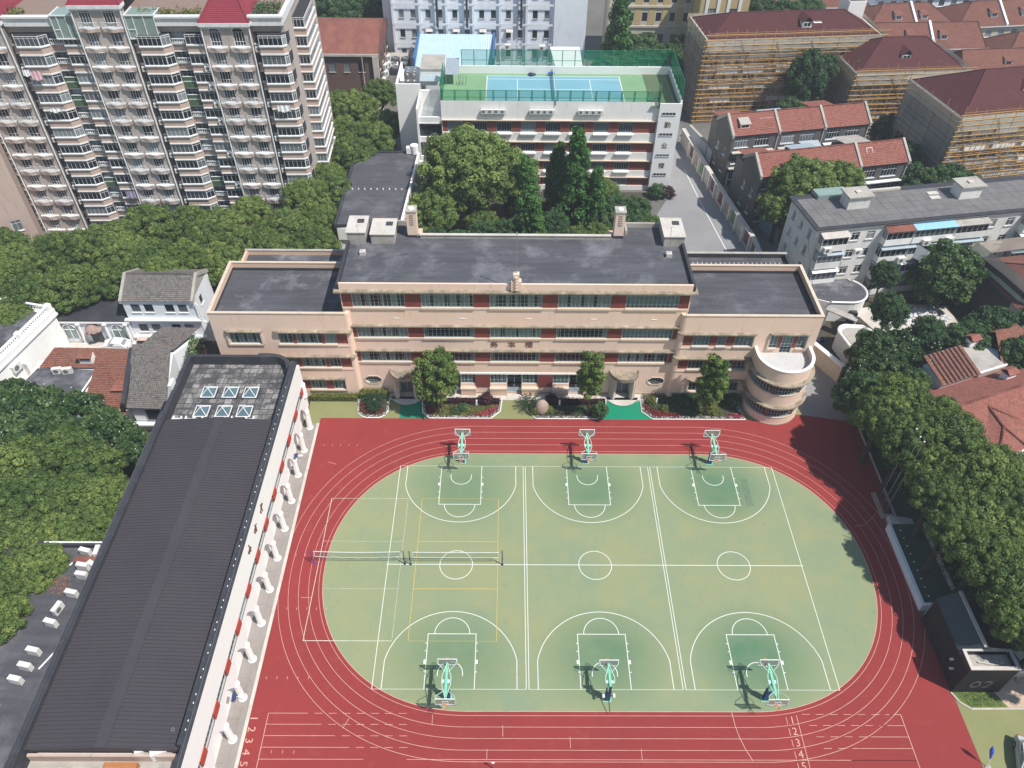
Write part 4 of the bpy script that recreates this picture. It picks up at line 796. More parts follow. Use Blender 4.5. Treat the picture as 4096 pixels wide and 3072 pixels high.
for y in range(-24,54): 
    if y%2==0: m.cyl((-25.85,y*.65,10.3),(-25.85,y*.65,10.5),.015,.015,4)
m.build('lightning_wire',m_steel,HL)
m=MB(); m.box(-.03,.03,-.07,.07,0,.10); cl=m.mesh('roof_clip',m_white2)
for i in range(56): ref('roof_clip',cl,HL,T3(-12.5+19,-9+i*.72-12,10.78 if i%3 else 10.45))
# paved flat roof at the far end
m=hm(); m.box(-25.6,-13.0,Y1-.3,36.6,7.6,8.5); m.prism([(-13.0,34.6)]+arc(-15.2,35.2,2.2,0,90,8)+[(-15.2,34.6)],7.6,8.495); m.build('flat_roof_deck',m_bit1,HL)
q=MB(); q.box(-.40,.40,-.375,.375,0,.07); pm=q.mesh('roof_paver',m_paver)
for i in range(14):
    for j in range(12): 
        x,y=-25.05+.9*i,27.1+.86*j; 
        if x>-14 and y>35: continue
        ref('roof_paver',pm,HL,T3(x+19,y-12,8.5+RND.uniform(0,.012),RND.uniform(-.01,.01)))
def skylight(x,y):
    m=hm(); m.box(x-.9,x+.9,y-.75,y+.75,8.5,8.80); s=m.build('skylight',m_black,HL)
    m=hm(); m.box(x-.83,x+.83,y-.9,y-.8,8.85,8.95); m.box(x-.83,x+.83,y+.8,y+.9,8.85,8.95); m.box(x-.83,x-.75,y-.8,y+.8,8.85,8.95); m.box(x+.75,x+.83,y-.8,y+.8,8.85,8.95)
    for a,b in ((-.75,-.8),(.75,-.8),(.75,.8),(-.75,.8)): m.cyl((x+a,y+b,8.95),(x,y,9.6),.04,.04,5)
    m.build('skylight_frame',m_wpipe,s); c=[(x-.75,y-.8,8.93),(x+.75,y-.8,8.93),(x+.75,y+.8,8.93),(x-.75,y+.8,8.93)]
    for i in range(4): q=hm(); q.face([c[i],c[(i+1)%4],(x,y,9.57)]); q.build('pane',m_sky,s)
for y in (31.7,28.6):
    for x in (-22.1,-19.6,-17.2): skylight(x,y)
m=hm(); P=[(-26.0,26.5),(-26.0,37.2)]+[(-17.4,37.2),(-17.4,37.5),(-16.0,37.5)]+arc(-15.6,34.9,2.5,80,5,8)+[(-12.6,34.9),(-12.6,34.4),(-13.2,34.4)]+arc(-15.6,34.9,2.0,5,80,8)+[(-16,36.8),(-25.5,36.8),(-25.5,26.5)]
m.prism(P,8.4,9.9); m.build('parapet_band',m_black,HL)
m=hm(); m.box(-26.0,-13.2,-17,36.9,0,7.6); m.build('hall_body',m_white,HL)
for x in (-24.3,-22.9,-21.9,-18.6,-16.1): 
    m=hm(); m.box(x-.5,x+.5,26.75,26.9,9.35,9.55); m.box(x-.5,x-.36,26.75,27.3,8.5,9.5); m.box(x+.36,x+.5,26.75,27.3,8.5,9.5); m.build('vent_frame',m_wpipe,HL)
m=hm(); m.box(-26.3,-25.9,31.0,32.3,9.3,10.6); m.build('wall_box',m_wpipe,HL)
m=hm(); m.lathe((-13.9,-7.9,ze+.1),[(.16,0),(.16,.16),(.09,.16),(.09,.05)],10); m.build('roof_vent',m_steel,HL)
# service yard at the near end
m=hm(); m.box(-25.6,-13.0,-17,-9.4,7.0,8.2); m.build('service_deck',m_conc,HL); m=hm(); m.box(-25.2,-12.9,-9.75,-9.5,8.2,9.2); m.build('end_wall_strip',m_pinkw,HL)
m=hm(); m.box(-24.9,-16.9,-12.3,-11.5,8.2,9.9); m.box(-17.3,-16.6,-17,-11.5,8.2,10.0); m.build('yard_wall',m_black,HL); m=hm(); m.box(-16.6,-15.3,-17,-11.6,8.2,10.05); m.build('white_yard_wall',m_white2,HL)
m=hm(); m.box(-18.9,-16.3,-10.9,-10.1,8.3,9.0); m.build('timber_cover',plain('orange_timber',(0.42,0.17,0.06),0.7),HL)
# characters on the hall front: three brush-written signs, too worn to read
def brush(seed,y,z):
    r=random.Random(seed); m=hm()
    for i in range(5): a=r.uniform(-.35,.35); b=r.uniform(-.35,.3); m.box(XF+.02,XF+.09,y+a-.28,y+a+.22,z+b-.05,z+b+.06,0)
    m.box(XF+.025,XF+.10,y-.05,y+.07,z-.55,z+.5); m.box(XF+.03,XF+.095,y-.42,y-.32,z-.4,z+.05); return m.build('name_character',m_bronze,HL)
for i,(y,z) in enumerate(((14.73,9.2),(12.24,9.2),(9.8,9.3))): brush(5+i,y,z)
for y in (-2.5,22.9+3.4):
    t=thing('solar_lamp','solar panel lamp on a white bracket, '+('near end of the arcade' if y<0 else 'far end of the arcade'),'lamp',(-11.9,y,3.6)); q=MB(); q.box(-.05,.35,-.35,.3,.25,.30,.1); q.build('solar_panel',plain('solar_cell',(0.03,0.05,0.16),0.2),t); q=MB(); q.cyl((-.2,0,0),(.15,0,.25),.04,.04,6); q.cyl((.1,0,.2),(.75,.1,.1),.03,.03,5); q.box(.5,.9,-.02,.22,.06,.16); q.build('lamp_arm',m_wpipe,t)
# terrace on the far left with air conditioners
TR=thing('side_terrace','black flat-roofed side terrace left of the ribbed metal roof','terrace',(-35,0,0)); q=MB((-35,0,0)); q.box(-60,-26.0,-17,11.7,0,6.3); q.build('terrace_wall',m_white,TR); q=MB((-35,0,0)); q.box(-60,-26.0,-17,11.7,6.3,6.42); q.build('terrace_roof',m_bit3,TR); q=MB((-35,0,0)); q.box(-60,-26.0,11.7,12.1,6.0,6.9); q.build('terrace_parapet',m_black,TR)
q=MB((-35,0,0)); q.tube([(-33.8,11.95,7.05),(-26.1,11.95,7.05)],.10,6); q.tube([(-36,-2.7,6.5),(-32.5,-3.2,6.5),(-31.0,-4.4,6.5),(-30.7,-6.3,6.5),(-30.8,-8.0,6.5),(-32.5,-9.0,6.5)],.05,6); q.tube([(-29.0,-1.2,6.5),(-28.3,0.3,6.5),(-28.0,.6,6.6)],.08,6); q.build('white_pipe_run',m_wpipe,TR)
def ac_proto():
    t=thing('air_conditioner','x','air conditioner',(0,0,0)); q=MB(); q.box(-.5,.5,-.2,.2,.08,.82); q.build('casing',m_acw,t); q=MB(); q.lathe((0,0,0),[(0,0),(.26,0),(.28,-.02)],14)
    k=q.build('fan_grille',m_fan,t,mtx=Matrix.Translation((-.12,-.205,.45))@Matrix.Rotation(rad(90),4,'X')); q=MB(); q.box(-.42,-.36,-.2,.2,0,.08); q.box(.36,.42,-.2,.2,0,.08); q.build('foot_rail',m_fd,t); return t
AC=ac_proto(); _used=[False]
def ac(x,y,z,rz,label,group=None,s=1.0):
    t=AC if not _used[0] else copy_tree(AC); _used[0]=True; t.location=(x,y,z); t.rotation_euler=(0,0,rz); t.scale=(s,s,s); t['label']=label
    if group: t['group']=group
    elif 'group' in t: del t['group']
    return t
tl=[(-28.6,8.2,80,'first in the single file below the rusty duct'),(-28.8,6.2,78,'second in the single file below the rusty duct'),(-29.5,4.6,-15,'turned askew beside the coiled hose'),(-29.5,3.1,75,'just below the askew unit'),(-29.9,.3,78,'beside a bent white pipe'),(-30.0,-1.15,78,'between two others in the middle of the file'),(-30.3,-2.4,78,'last of the middle trio'),(-33.1,-6.0,76,'upper of the pair ringed by the white hose'),(-33.0,-8.2,74,'lower of the pair ringed by the white hose'),(-29.3,10.9,75,'left of three above the rusty duct'),(-28.1,10.9,5,'middle of three above the rusty duct'),(-27.0,10.8,75,'right of three above the rusty duct'),(-28.9,9.2,80,'left of three right below the rusty duct'),(-27.9,9.3,60,'middle of three right below the rusty duct'),(-26.9,9.2,85,'right of three right below the rusty duct')]
for x,y,a,l in tl: ac(x,y,6.42,rad(a+90),'white air conditioner on the side terrace, '+l,'air conditioners on the side terrace',1.15)
d=thing('rusty_duct','rust-brown ventilation duct lying between air conditioners on the black terrace','duct',(-28.5,10.0,6.42)); q=MB(); q.box(-1.6,1.7,-.33,.33,.1,.55); q.build('duct_section',m_rust,d); q=MB(); q.cyl((-1.95,-.5,.2),(-1.6,0,.3),.08,.08,6); q.build('duct_pipe',m_wpipe,d)
for j,(x,y) in enumerate(((-22.6,-12.9),(-20.3,-12.9),(-18.2,-12.9),(-16.0,-11.0),(-14.7,-11.2))): ac(x,y+1.9,8.2,rad(180 if j<3 else 200),'large air conditioner behind the near end of the metal roof, %s from the left'%['first','second','third','fourth','fifth'][j],'air conditioners behind the metal roof',1.5)
for k,(x,y,s) in enumerate(((-30.5,7.3,1.1),(-34.2,-1.5,.9))):
    o=leaf_patch('dry_leaves',[(x-s,y-s*.7),(x+s,y-s),(x+s*.6,y+s),(x-s*.8,y+s)],.08,m_dead,500,.14,k,6.43); tag(o,kind='stuff')
# ---------------------------------------------------------------- rear school block with roof tennis court
RB=thing('rear_school_block','white and red school block with a blue tennis court on its roof','school',(20,93.3,0)); RO=(20,93.3,0)
def rm(): return MB(RO)
ops=[];wn=[]
X0,X1=1.6,38.4
levels=[(1.3,3.3),(5.2,7.3),(9.0,11.1),(12.7,14.7) ]
levels=[(1.0,2.9),(4.7,6.7),(8.5,10.6),(11.6,13.7)]
levels=[(0.9,2.6),(3.9,5.8),(7.4,9.3),(11.0,13.2)]
cx=[3.9+4.18*i for i in range(9)]
for (a,b) in levels: ops.append((0.1,a,X1-X0-.2,b-a))
m=MB(); wall_side(m,X1-X0,12,'F',16.6,ops,0,0.5); m.build('front_wall',m_white,RB,mtx=Matrix.Translation((X0-20,0,0)))
for li,(a,b) in enumerate(levels):
    prev=X0+.1
    for c in cx+[99]:
        x0=c-1.28 if c<90 else X1-.1
        if c<90 and c+1.28>X1: continue
        tilebox(rm(),prev,x0,93.42,93.8,a,b).build('tiled_pier',m_redtile2,RB)
        if c<90:
            w=window(RB,Matrix.Translation((x0-20,.22,a)),2.56,b-a,6,1,m_fb,m_dg,0.72,.07); q=MB(); q.box(.02,2.54,-.35,.0,b-a-.28,b-a-.2); q.build('sun_shade',m_fb,w)
            if li>0: q=rm(); q.box(x0-.15,x0+2.7,92.9,93.3,a-.30,a-.1); q.build('window_box',m_white2,RB)
        prev=x0+2.56
    m=rm(); m.box(X0,X1,92.95,93.3,b+.0,b+.12); m.build('sun_ledge',m_sill,RB)
m=rm(); m.box(X0,X1,93.85,107,0.02,15.4); m.build('dark_interior',m_inter,RB)
m=rm(); m.box(X1,42.1,92.7,107,0,15.88); m.box(X1,42.1,92.7,92.9,15.88,16.6); m.box(41.8,42.1,92.9,106,15.88,16.6); m.build('stair_wall',m_white2,RB)
for z in (14.6,10.9,7.0,3.3):
    m=rm(); m.box(38.9,41.2,92.66,92.72,z,z+.42); k=m.build('strip_window',m_dg,RB); m=rm(); 
    for i in range(5): m.box(38.9+.575*i-.02,38.94+.575*i,92.62,92.68,z,z+.42)
    m.box(38.85,41.25,92.6,92.68,z-.06,z); m.build('window_frame',m_fw,k)
for i,(c,z) in enumerate((('勤',12.8),('业',9.0),('楼',5.2))): text('name_character',c,1.15,.03,Matrix.Translation((40.15-20,92.68-93.3,z))@Matrix.Rotation(rad(90),4,'X'),m_bronze,RB)
m=rm(); m.box(X0,X1+.5,93.6,106.0,15.4,15.9); m.build('roof_deck',m_tgreen,RB)
m=rm(); m.box(37.0,41.78,92.92,105.98,15.88,15.93); m.build('olive_strip',m_tdark,RB)
m=rm(); m.box(X0+.5,41.9,106.0,106.3,15.4,17.25); m.box(41.8,42.1,93,106,16.5,17.0); m.build('parapet',m_white2,RB)
m=rm(); m.box(9.3,32.6,94.1,104.9,15.9,15.925); m.build('tennis_court',m_tennis,RB)
def tl_(m,x0,x1,y0,y1): m.box(x0,x1,y0,y1,15.925,15.935)
m=rm(); cxn=20.9; tl_(m,9.1,32.8,94.0,94.12); tl_(m,9.1,32.8,104.85,104.97); tl_(m,9.1,9.25,94.12,104.85); tl_(m,32.65,32.8,94.12,104.85); tl_(m,9.25,32.65,95.4,95.5); tl_(m,9.25,32.65,103.5,103.6); tl_(m,14.5,14.6,95.5,103.5); tl_(m,27.3,27.4,95.5,103.5); tl_(m,14.6,27.3,99.4,99.5); m.build('court_line',m_line,RB)
tn=thing('tennis_net','dark net across the blue rooftop tennis court','net',(cxn,99.5,15.93)); q=MB(); q.face([(0,-6.3,.05),(0,6.3,.05),(0,6.3,1.02),(0,-6.3,1.02)]); q.build('mesh',glass('dark_net',(0.03,0.04,0.06),0.35),tn); q=MB(); q.box(-.03,.03,-6.3,6.3,.98,1.07); q.build('net_tape',m_fw,tn); q=MB(); q.cyl((0,-6.35,0),(0,-6.35,1.1),.05,.05,6); q.cyl((0,6.35,0),(0,6.35,1.1),.05,.05,6); q.build('net_post',m_navy,tn)
t=thing('bench','blue folded bench by the far end of the tennis net','bench',(20.6,105.2,15.93)); q=MB(); q.box(-.6,.6,-.25,.25,.4,.5); q.box(-.5,-.4,-.2,.2,0,.4); q.box(.4,.5,-.2,.2,0,.4); q.build('seat',m_bluep,t)
t=thing('gear_pile','dark pile of sports bags by the rear parapet of the tennis court','bags',(17.0,105.3,15.93)); q=MB(); q.lathe((0,0,0),[(.6,0),(.55,.25),(.25,.42),(0,.45)],9); q.lathe((.5,.1,0),[(.4,0),(.35,.2),(0,.32)],8); q.build('bag',m_navy,t)
# green fences
def fence(name,label,pts,z0,z1,step,net,loc,double=False):
    t=thing(name,label,'fence',loc); q=MB(loc); n=0
    for a,b in zip(pts[:-1],pts[1:]):
        q.face([(a[0],a[1],z0),(b[0],b[1],z0),(b[0],b[1],z1),(a[0],a[1],z1)])
    q.build('netting',net,t); r=MB(loc)
    for a,b in zip(pts[:-1],pts[1:]):
        for z in (z0+.05,(z0+z1)/2,z1): r.cyl((a[0],a[1],z),(b[0],b[1],z),.045,.045,5)
    r.build('rail',m_gpost,t)
    for a,b in zip(pts[:-1],pts[1:]):
        A,B=Vector(a),Vector(b); k=max(1,round((B-A).length/step))
        for i in range(k+1):
            p=A.lerp(B,i/k); s=MB(loc); s.box(p.x-.06,p.x+.06,p.y-.06,p.y+.06,z0-.1,z1+.05)
            if double: s.box(p.x+.14,p.x+.22,p.y-.05,p.y+.05,z0-.1,z1)
            s.build('fence_post',m_gpost,t)
    return t
fence('rear_court_fence','tall green netting fence along the rear parapet of the rooftop tennis court',[(4.6,106.2),(36.0,106.2)],16.4,20.0,2.25,m_gnet,(20,106.2,15.9))
fence('rear_court_fence','short length of green netting behind the olive strip of the rooftop court',[(36.1,106.35),(41.6,106.35)],17.0,20.2,2.25,m_gnet,(38,106.3,15.9))
fence('front_court_fence','low green mesh fence along the front edge of the rooftop tennis court',[(1.8,93.5),(38.3,93.5)],15.9,18.3,2.15,m_gnet,(20,93.5,15.9),True)
fence('side_court_fence','dense green netting down the right side of the rooftop court',[(41.95,93.2),(41.95,106.2)],16.9,20.3,2.2,m_gnet2,(41.9,99,15.9))
fence('side_court_fence','bright green sheeting fence at the left end of the rooftop court',[(1.7,93.5),(1.7,100.5)],15.9,19.9,2.2,m_gnet2,(1.7,97,15.9))
fence('side_court_fence','green mesh return beside the olive strip of the rooftop court',[(38.3,92.95),(38.3,94.6)],15.9,19.2,1.5,m_gnet2,(38.3,94,15.9))
q=rm(); q.box(-6.6,-2.3,99.6,99.9,0,16.6); q.box(-6.6,-6.3,99.9,109,0,16.6); q.box(-2.6,-2.3,93,99.6,0,15.2); q.box(-6.3,-2.3,99.9,109,0,15.3); q.build('left_wing_wall',m_white2,RB)
q=rm(); q.box(-2.3,1.6,99.6,100,0,15.5); q.box(-2.3,1.6,93.4,93.7,12.6,13.6); q.box(-2.3,1.6,93.4,93.7,9.0,10.0); q.box(-2.3,1.6,93.4,93.7,5.2,6.4); q.box(-2.3,1.6,93.4,93.7,1.6,2.8); q.box(-2.5,1.6,93.35,99.6,12.4,12.6); q.build('stair_bay',m_white,RB)
for z in (10.1,6.5,2.9): window(RB,Matrix.Translation((-2.2-20,.45,z)),3.7,2.3 if z>3 else 2.2,4,1,m_fd,m_dg,.5,.1)
q=rm(); q.box(-2.2,1.5,94.2,99.4,0,12.3); q.build('dark_interior',m_inter,RB)
hu=thing('roof_hut','grey flat-topped stair hut on the left end of the tennis court roof','hut',(-.5,104,15.4)); q=MB((-.5,104,15.4)); q.box(-2.4,1.5,101.9,108.2,15.4,18.1); q.build('wall',m_white,hu); q=MB((-.5,104,15.4)); q.box(-2.5,1.6,101.8,108.3,18.1,18.3); q.build('roof',m_conc,hu); q=MB((-.5,104,15.4)); q.face([(-2.4,99.9,17.0),(1.4,99.9,17.0),(1.4,101.8,17.5),(-2.4,101.8,17.5)]); q.build('awning',m_fb,hu)
q=MB((-.5,104,15.4)); q.face([(2.0,100.6,17.9),(4.4,100.6,17.9),(4.2,106.8,18.3),(1.9,106.8,18.3)]); k=q.build('canopy_sheet',plain('canopy_sheet',(0.33,0.38,0.42),0.4),hu); q=MB((-.5,104,15.4)); 
for x,y in ((2.1,100.7),(4.3,100.7),(4.1,106.6)): q.cyl((x,y,15.9),(x,y,18),.05,.05,5)
for i in range(3): q.tube([(4.5+.5*i,101,15.9),(4.6+.5*i,101,17.4),(4.8+.5*i,101.8,17.6)],.05,5)
q.build('canopy_post',m_steel,hu)
wt=thing('water_tank','dimpled steel water tank on the left corner of the tennis roof','tank',(-4,101.5,15.4)); q=MB((-4,101.5,15.4)); q.box(-5.1,-2.9,100.4,103,16.1,18.3); q.build('tank_body',m_steel,wt)
for i in range(2):
    for j in range(2):
        for dd in (0,1):
            q=MB((-4,101.5,15.4)); c=(-4.55+1.1*i,100.38,16.65+1.1*j) if dd==0 else (-4.55+1.1*i,101.05+1.2*j,18.32); q.lathe(c,[(.42,0),(.3,.10),(0,.14)],12); 
            if dd==0: q=MB((-4,101.5,15.4)); q.cyl(c,(c[0],c[1]-.12,c[2]),.42,.25,12)
            q.build('dimple',m_steel,wt,True)
q=MB((-4,101.5,15.4)); q.box(-5.0,-3.0,100.5,102.9,15.3,16.1); q.build('tank_stand',m_pinkw,wt)
n=['first','second','third','fourth']
for g,x0 in enumerate((8.6,16.8,25.0)):
    for i in range(4): ac(x0+.3+i*1.05,92.95,14.45,0,'%s air conditioner in the %s rack under the rooftop tennis court'%(n[i],['left','middle','right'][g]),'air conditioners under the tennis court',1.0)
# gym block with black roof
GB=thing('side_hall','low white hall with plain black flat roof and buttressed side behind the school','hall',(-8,78,0)); GO=(-8,78,0)
def gm(): return MB(GO)
q=gm(); P=[(-13.3,69.2),(-3.8,70.2),(-2.95,92),(-13.4,91.6)]; q.prism(P,0,7.6); q.build('hall_wall',m_white2,GB); q=gm(); q.prism(P,7.6,7.75); q.build('hall_roof',m_bit3,GB)
q=gm(); q.prism([(-13.6,69),(-13.2,69.0),(-13.2,91.9),(-13.6,91.9)],7.4,8.0); q.prism([(-13.2,91.6),(-2.8,92),(-2.8,92.3),(-13.2,91.9)],7.4,8.0); q.prism([(-13.6,68.9),(-3.7,69.9),(-3.7,70.2),(-13.2,69.2)],7.4,7.9); q.prism([(-3.85,70.2),(-3.55,70.2),(-2.7,92.2),(-3.0,92.2)],7.4,7.95); q.build('black_edge',m_black,GB)
q=gm(); q.prism([(-3.5,70.2),(-3.15,70.2),(-2.35,91.5),(-2.7,91.5)],6.9,8.05); q.build('white_side_band',m_white2,GB)
for i in range(6): q=gm(); y=71+3.9*i; x=-3.4+.035*(y-70); q.prism([(x,y),(x+.75,y),(x+.75,y+.5),(x,y+.5)],0,6.9); q.build('buttress',m_white2,GB); q=gm(); q.box(x-.02,x+.04,y+1.2,y+2.9,4.2,6.0); q.build('window',m_dg,GB)
q=gm()
for i in range(9): q.cyl((-12.3+1.0*i,79.6,7.75),(-12.3+1.0*i,79.6,8.0),.11,.09,7)
q.build('roof_vent_row',m_white2,GB); q=gm(); q.box(-7.9,-6.4,69.9,71.3,7.75,7.85); q.build('roof_hatch',m_rust,GB); q=gm(); q.cyl((-3.2,91.6,7.9),(-3.2,91.6,9.4),.7,.7,10); q.box(-4.6,-3.1,91.2,92.1,7.9,9.0); q.build('vent_duct',m_white2,GB)
q=gm(); q.box(-13.2,-4.2,68.95,69.25,5.2,7.3); q.build('front_band',m_white2,GB)
# ---------------------------------------------------------------- apartment tower top left
AP=thing('apartment_tower','tall taupe apartment tower covered in white-framed bay windows and curved balconies','apartment block',(-19.5,81,0),0.03)
FH=2.73; NF=12; ZB=[30.36-FH*k for k in range(12)]   # balcony slab tops
def am(): return MB()
q=am(); q.box(-58,0.3,0.6,26,0,34.0); q.build('tower_core',m_apt,AP)
tow=[(-10.6,-4.15,33.7,29.25),(-27.7,-21.2,36.1,32.6),(-45.0,-38.3,33.9,29.5)]
for (a,b,zt,_) in tow:
    q=am(); wall_side(q,b-a,1.2,'F',zt,[(o,z+.05,1.62,2.05) for z in ZB for o in ((b-a)/2-2.45,(b-a)/2+.83)],0,.25); wall_side(q,b-a,1.2,'L',zt,[],0); wall_side(q,b-a,1.2,'R',zt,[],0); q.build('tower_front',m_apt,AP,mtx=Matrix.Translation((a,-.9,0)))
    q=am(); q.box(a,b,-.64,.6,0,zt-.1); q.build('tower_body',m_inter if False else m_apt,AP)
# curved balcony: slab plus wavy front, optional railing
def balc_mesh(rail):
    P=[(-1.45,0)]+[(-1.45+2.9*i/14,-.32-.30*(0.5-0.5*math.cos(2*math.pi*min(1,max(0,(i/14-.12)/.76))))) for i in range(15)]+[(1.45,0)]
    m=MB(); m.prism(P,-.14,0.06); s=m.mesh('balcony_slab',m_fw); m=MB()
    if rail:
        T=[(x*.94,y*.94) for x,y in P[1:-1]]
        for x,y in T: m.cyl((x,y,.06),(x,y,.75),.028,.028,4)
        m.tube([(x,y,.76) for x,y in T],.035,4)
    else: m.prism([(x*.97,y*.97) for x,y in P],-.55,-.14); 
    return s,m.mesh('railing' if rail else 'balcony_apron',m_fw if rail else m_pinkw)
BS,BR=balc_mesh(True); _,BA=balc_mesh(False)
BL_=MB(); P=[(-1.35,0)]+[(-1.35+2.7*i/14,-.26-.28*(0.5-0.5*math.cos(2*math.pi*i/14))) for i in range(15)]+[(1.35,0)]; BL_.prism(P,-.66,-.55); BLm=BL_.mesh('lower_moulding',m_fw)
for ti,(a,b,zt,_) in enumerate(tow):
    for k,z in enumerate(ZB):
        for s,o in ((0,(a+b)/2-1.64),(1,(a+b)/2+1.64)):
            if k in (0,1) and ti==0 or k<1:
                pass
            w=window(AP,Matrix.Translation((o-.81,-.78,z+.05)),1.62,2.05,RND.choice((3,4,4)),1,m_fw,m_dg,.3,.10)
            slab=ref('balcony',BS,AP,Matrix.Translation((o,-.9,z))); 
            if (k in (3,4,7,9)) : ref('railing',BR,slab)
            ref('balcony_apron',BA,slab)
            ref('lower_moulding',BLm,slab)
    if zt>0:
        for x in (a-.12,b+.12): q=am(); q.cyl((x,-1.05,0),(x,-1.05,zt-.6),.11,.11,6); q.build('drain_pipe',m_fw,AP)
    q=am(); q.box(a-.35,b+.35,-1.35,.6,zt-.45,zt); q.box(a-.2,b+.2,-1.2,.55,zt-.7,zt-.45); q.build('cornice',m_fw,AP)
for (a,b,zt,_) in tow: hip(AP,a,b,-.9,9.5,zt+.02,zt+4.8,m_crimson,None,.3,3.3,False,None)
# arched heads on the top two floors of the middle tower and top of others
for (a,b,zt,_),ks in zip(tow,((0,),(-1,0),(0,))):
    for k in ks:
        z=(ZB[0] if k>=0 else ZB[0]+FH)+2.1
        for o in ((a+b)/2-1.64,(a+b)/2+1.64):
            q=am(); q.prism([(0,0)],0,0) if False else None
            q=MB(); P=[(o+.81*math.cos(rad(t)),-.93,z+.62*math.sin(rad(t))) for t in range(0,181,15)]; q.face(P[::-1]); f=q.build('arch_light',m_dg,AP); q=MB(); q.tube(P,.06,5); q.build('arch_frame',m_fw,f)
            if k<0:
                zz=ZB[0]+FH; window(AP,Matrix.Translation((o-.81,-.97,zz+.05)),1.62,2.05,4,1,m_fw,m_dg,.3,.08); sl_=ref('balcony',BS,AP,Matrix.Translation((o,-.9,zz))); ref('balcony_apron',BA,sl_); ref('railing',BR,sl_)
# zigzag bays between towers: outline points (s, y)
def zig(x0,x1,seed,right=False):
    r=random.Random(seed); W=x1-x0
    if not right: pts=[(0,0),(.5,0),(1.0,-.95),(W*.42,-.95),(W*.52,-.1),(W*.52,.5),(W*.73,.5),(W*.73,-.35),(W-.05,-.35),(W-.05,0.3)]
    else: pts=[(0,0),(.45,0),(.9,-.95),(W+.25,-.95),(W+.75,-.45),(W+.75,1.2)]
    for k,z in enumerate(ZB):
        P=[(x0+a,b) for a,b in pts]+[(x0+pts[-1][0],.7),(x0,.7)]
        q=am(); q.prism(P,z-1.08,z-.02); q.build('bay_wall',m_pinkw,AP)
        for zz in (z-.04,z-1.15):
            q=am(); PP=[(x0+a,b-.16) for a,b in pts]+[(x0+pts[-1][0]+.1,.7),(x0,.7)]; q.prism(PP,zz,zz+.16); q.build('bay_band',m_fw,AP)
        q=am(); q.prism([(x0+a+(0.12 if i>len(pts)//2 else .12),b+.22) for i,(a,b) in enumerate(pts)]+[(x0+pts[-1][0],.75),(x0,.75)],z+.1,z+1.55); q.build('bay_dark_core',m_inter,AP)
        segs=[(1,2),(2,3),(3,4)]+([(7,8)] if not right else [(4,5)])
        for (i,j) in segs if not right else [(2,3),(3,4),(4,5)]:
            a,b=Vector(pts[i]),Vector(pts[j]); L_=(b-a).length; ang=math.atan2(b.y-a.y,b.x-a.x)
            if L_<.5: continue
            n=max(2,round(L_/.62)); w=window(AP,Matrix.Translation((x0+a.x,a.y,z+.12))@Matrix.Rotation(ang,4,'Z'),L_,1.42,n,1,m_fw,m_dg,.78,.07)
        if not right:
            # recessed loggia with balusters
            q=am(); q.box(x0+W*.52,x0+W*.73,.1,.18,z+.0,z+.12); q.box(x0+W*.52,x0+W*.73,.06,.2,z+.72,z+.82); lb=q.build('loggia_rail',m_fw,AP)
            if k in (2,3,8): q=am(); q.box(x0+W*.52,x0+W*.73,.12,.16,z-.9,z+.7); q.build('green_panel',weathered('green_loggia_panel',(0.07,0.13,0.07),(0.05,0.10,0.06)),AP)
            else:
                q=MB(); q.lathe((0,0,.12),[(.05,0),(.075,.12),(.03,.35),(.05,.6)],6); bm_=_wc.setdefault('balu',q.mesh('baluster',m_fw))
                for i in range(7): ref('baluster',bm_,lb,Matrix.Translation((x0+W*.52+.1+i*(W*.21-.2)/6,.13,z)))
            window(AP,Matrix.Translation((x0+W*.53,.55,z+.1)),W*.19,1.6,3,1,m_fb,m_dg,.7,.06)
zig(-21.0,-10.8,1); zig(-38.1,-27.9,2); zig(-4.0,0.0,3,True); zig(-55.2,-45.2,4)
# right end: pale pier and side bays stepping up the end wall
q=am(); q.box(.0,.55,.3,6.1,0,33.2); q.build('end_pier',m_apt,AP)
for k,z in enumerate(ZB+[]):
    q=am(); P=[(.5,6.1),(2.3,6.1),(2.3,15),(.5,15)]; q.prism(P,z-1.08,z-.02); q.build('bay_wall',m_pinkw,AP)
    for zz in (z-.04,z-1.15): q=am(); q.prism([(.5,5.95),(2.45,5.95),(2.45,15),(.5,15)],zz,zz+.16); q.build('bay_band',m_fw,AP)
    q=am(); q.prism([(.5,6.3),(2.1,6.3),(2.1,15),(.5,15)],z+.1,z+1.55); q.build('bay_dark_core',m_inter,AP)
    window(AP,Matrix.Translation((.62,6.1,z+.12)),1.6,1.42,3,1,m_fw,m_dg,.78,.07); window(AP,Matrix.Translation((2.3,6.2,z+.12))@Matrix.Rotation(rad(90),4,'Z'),7.5,1.42,11,1,m_fw,m_dg,.78,.07)
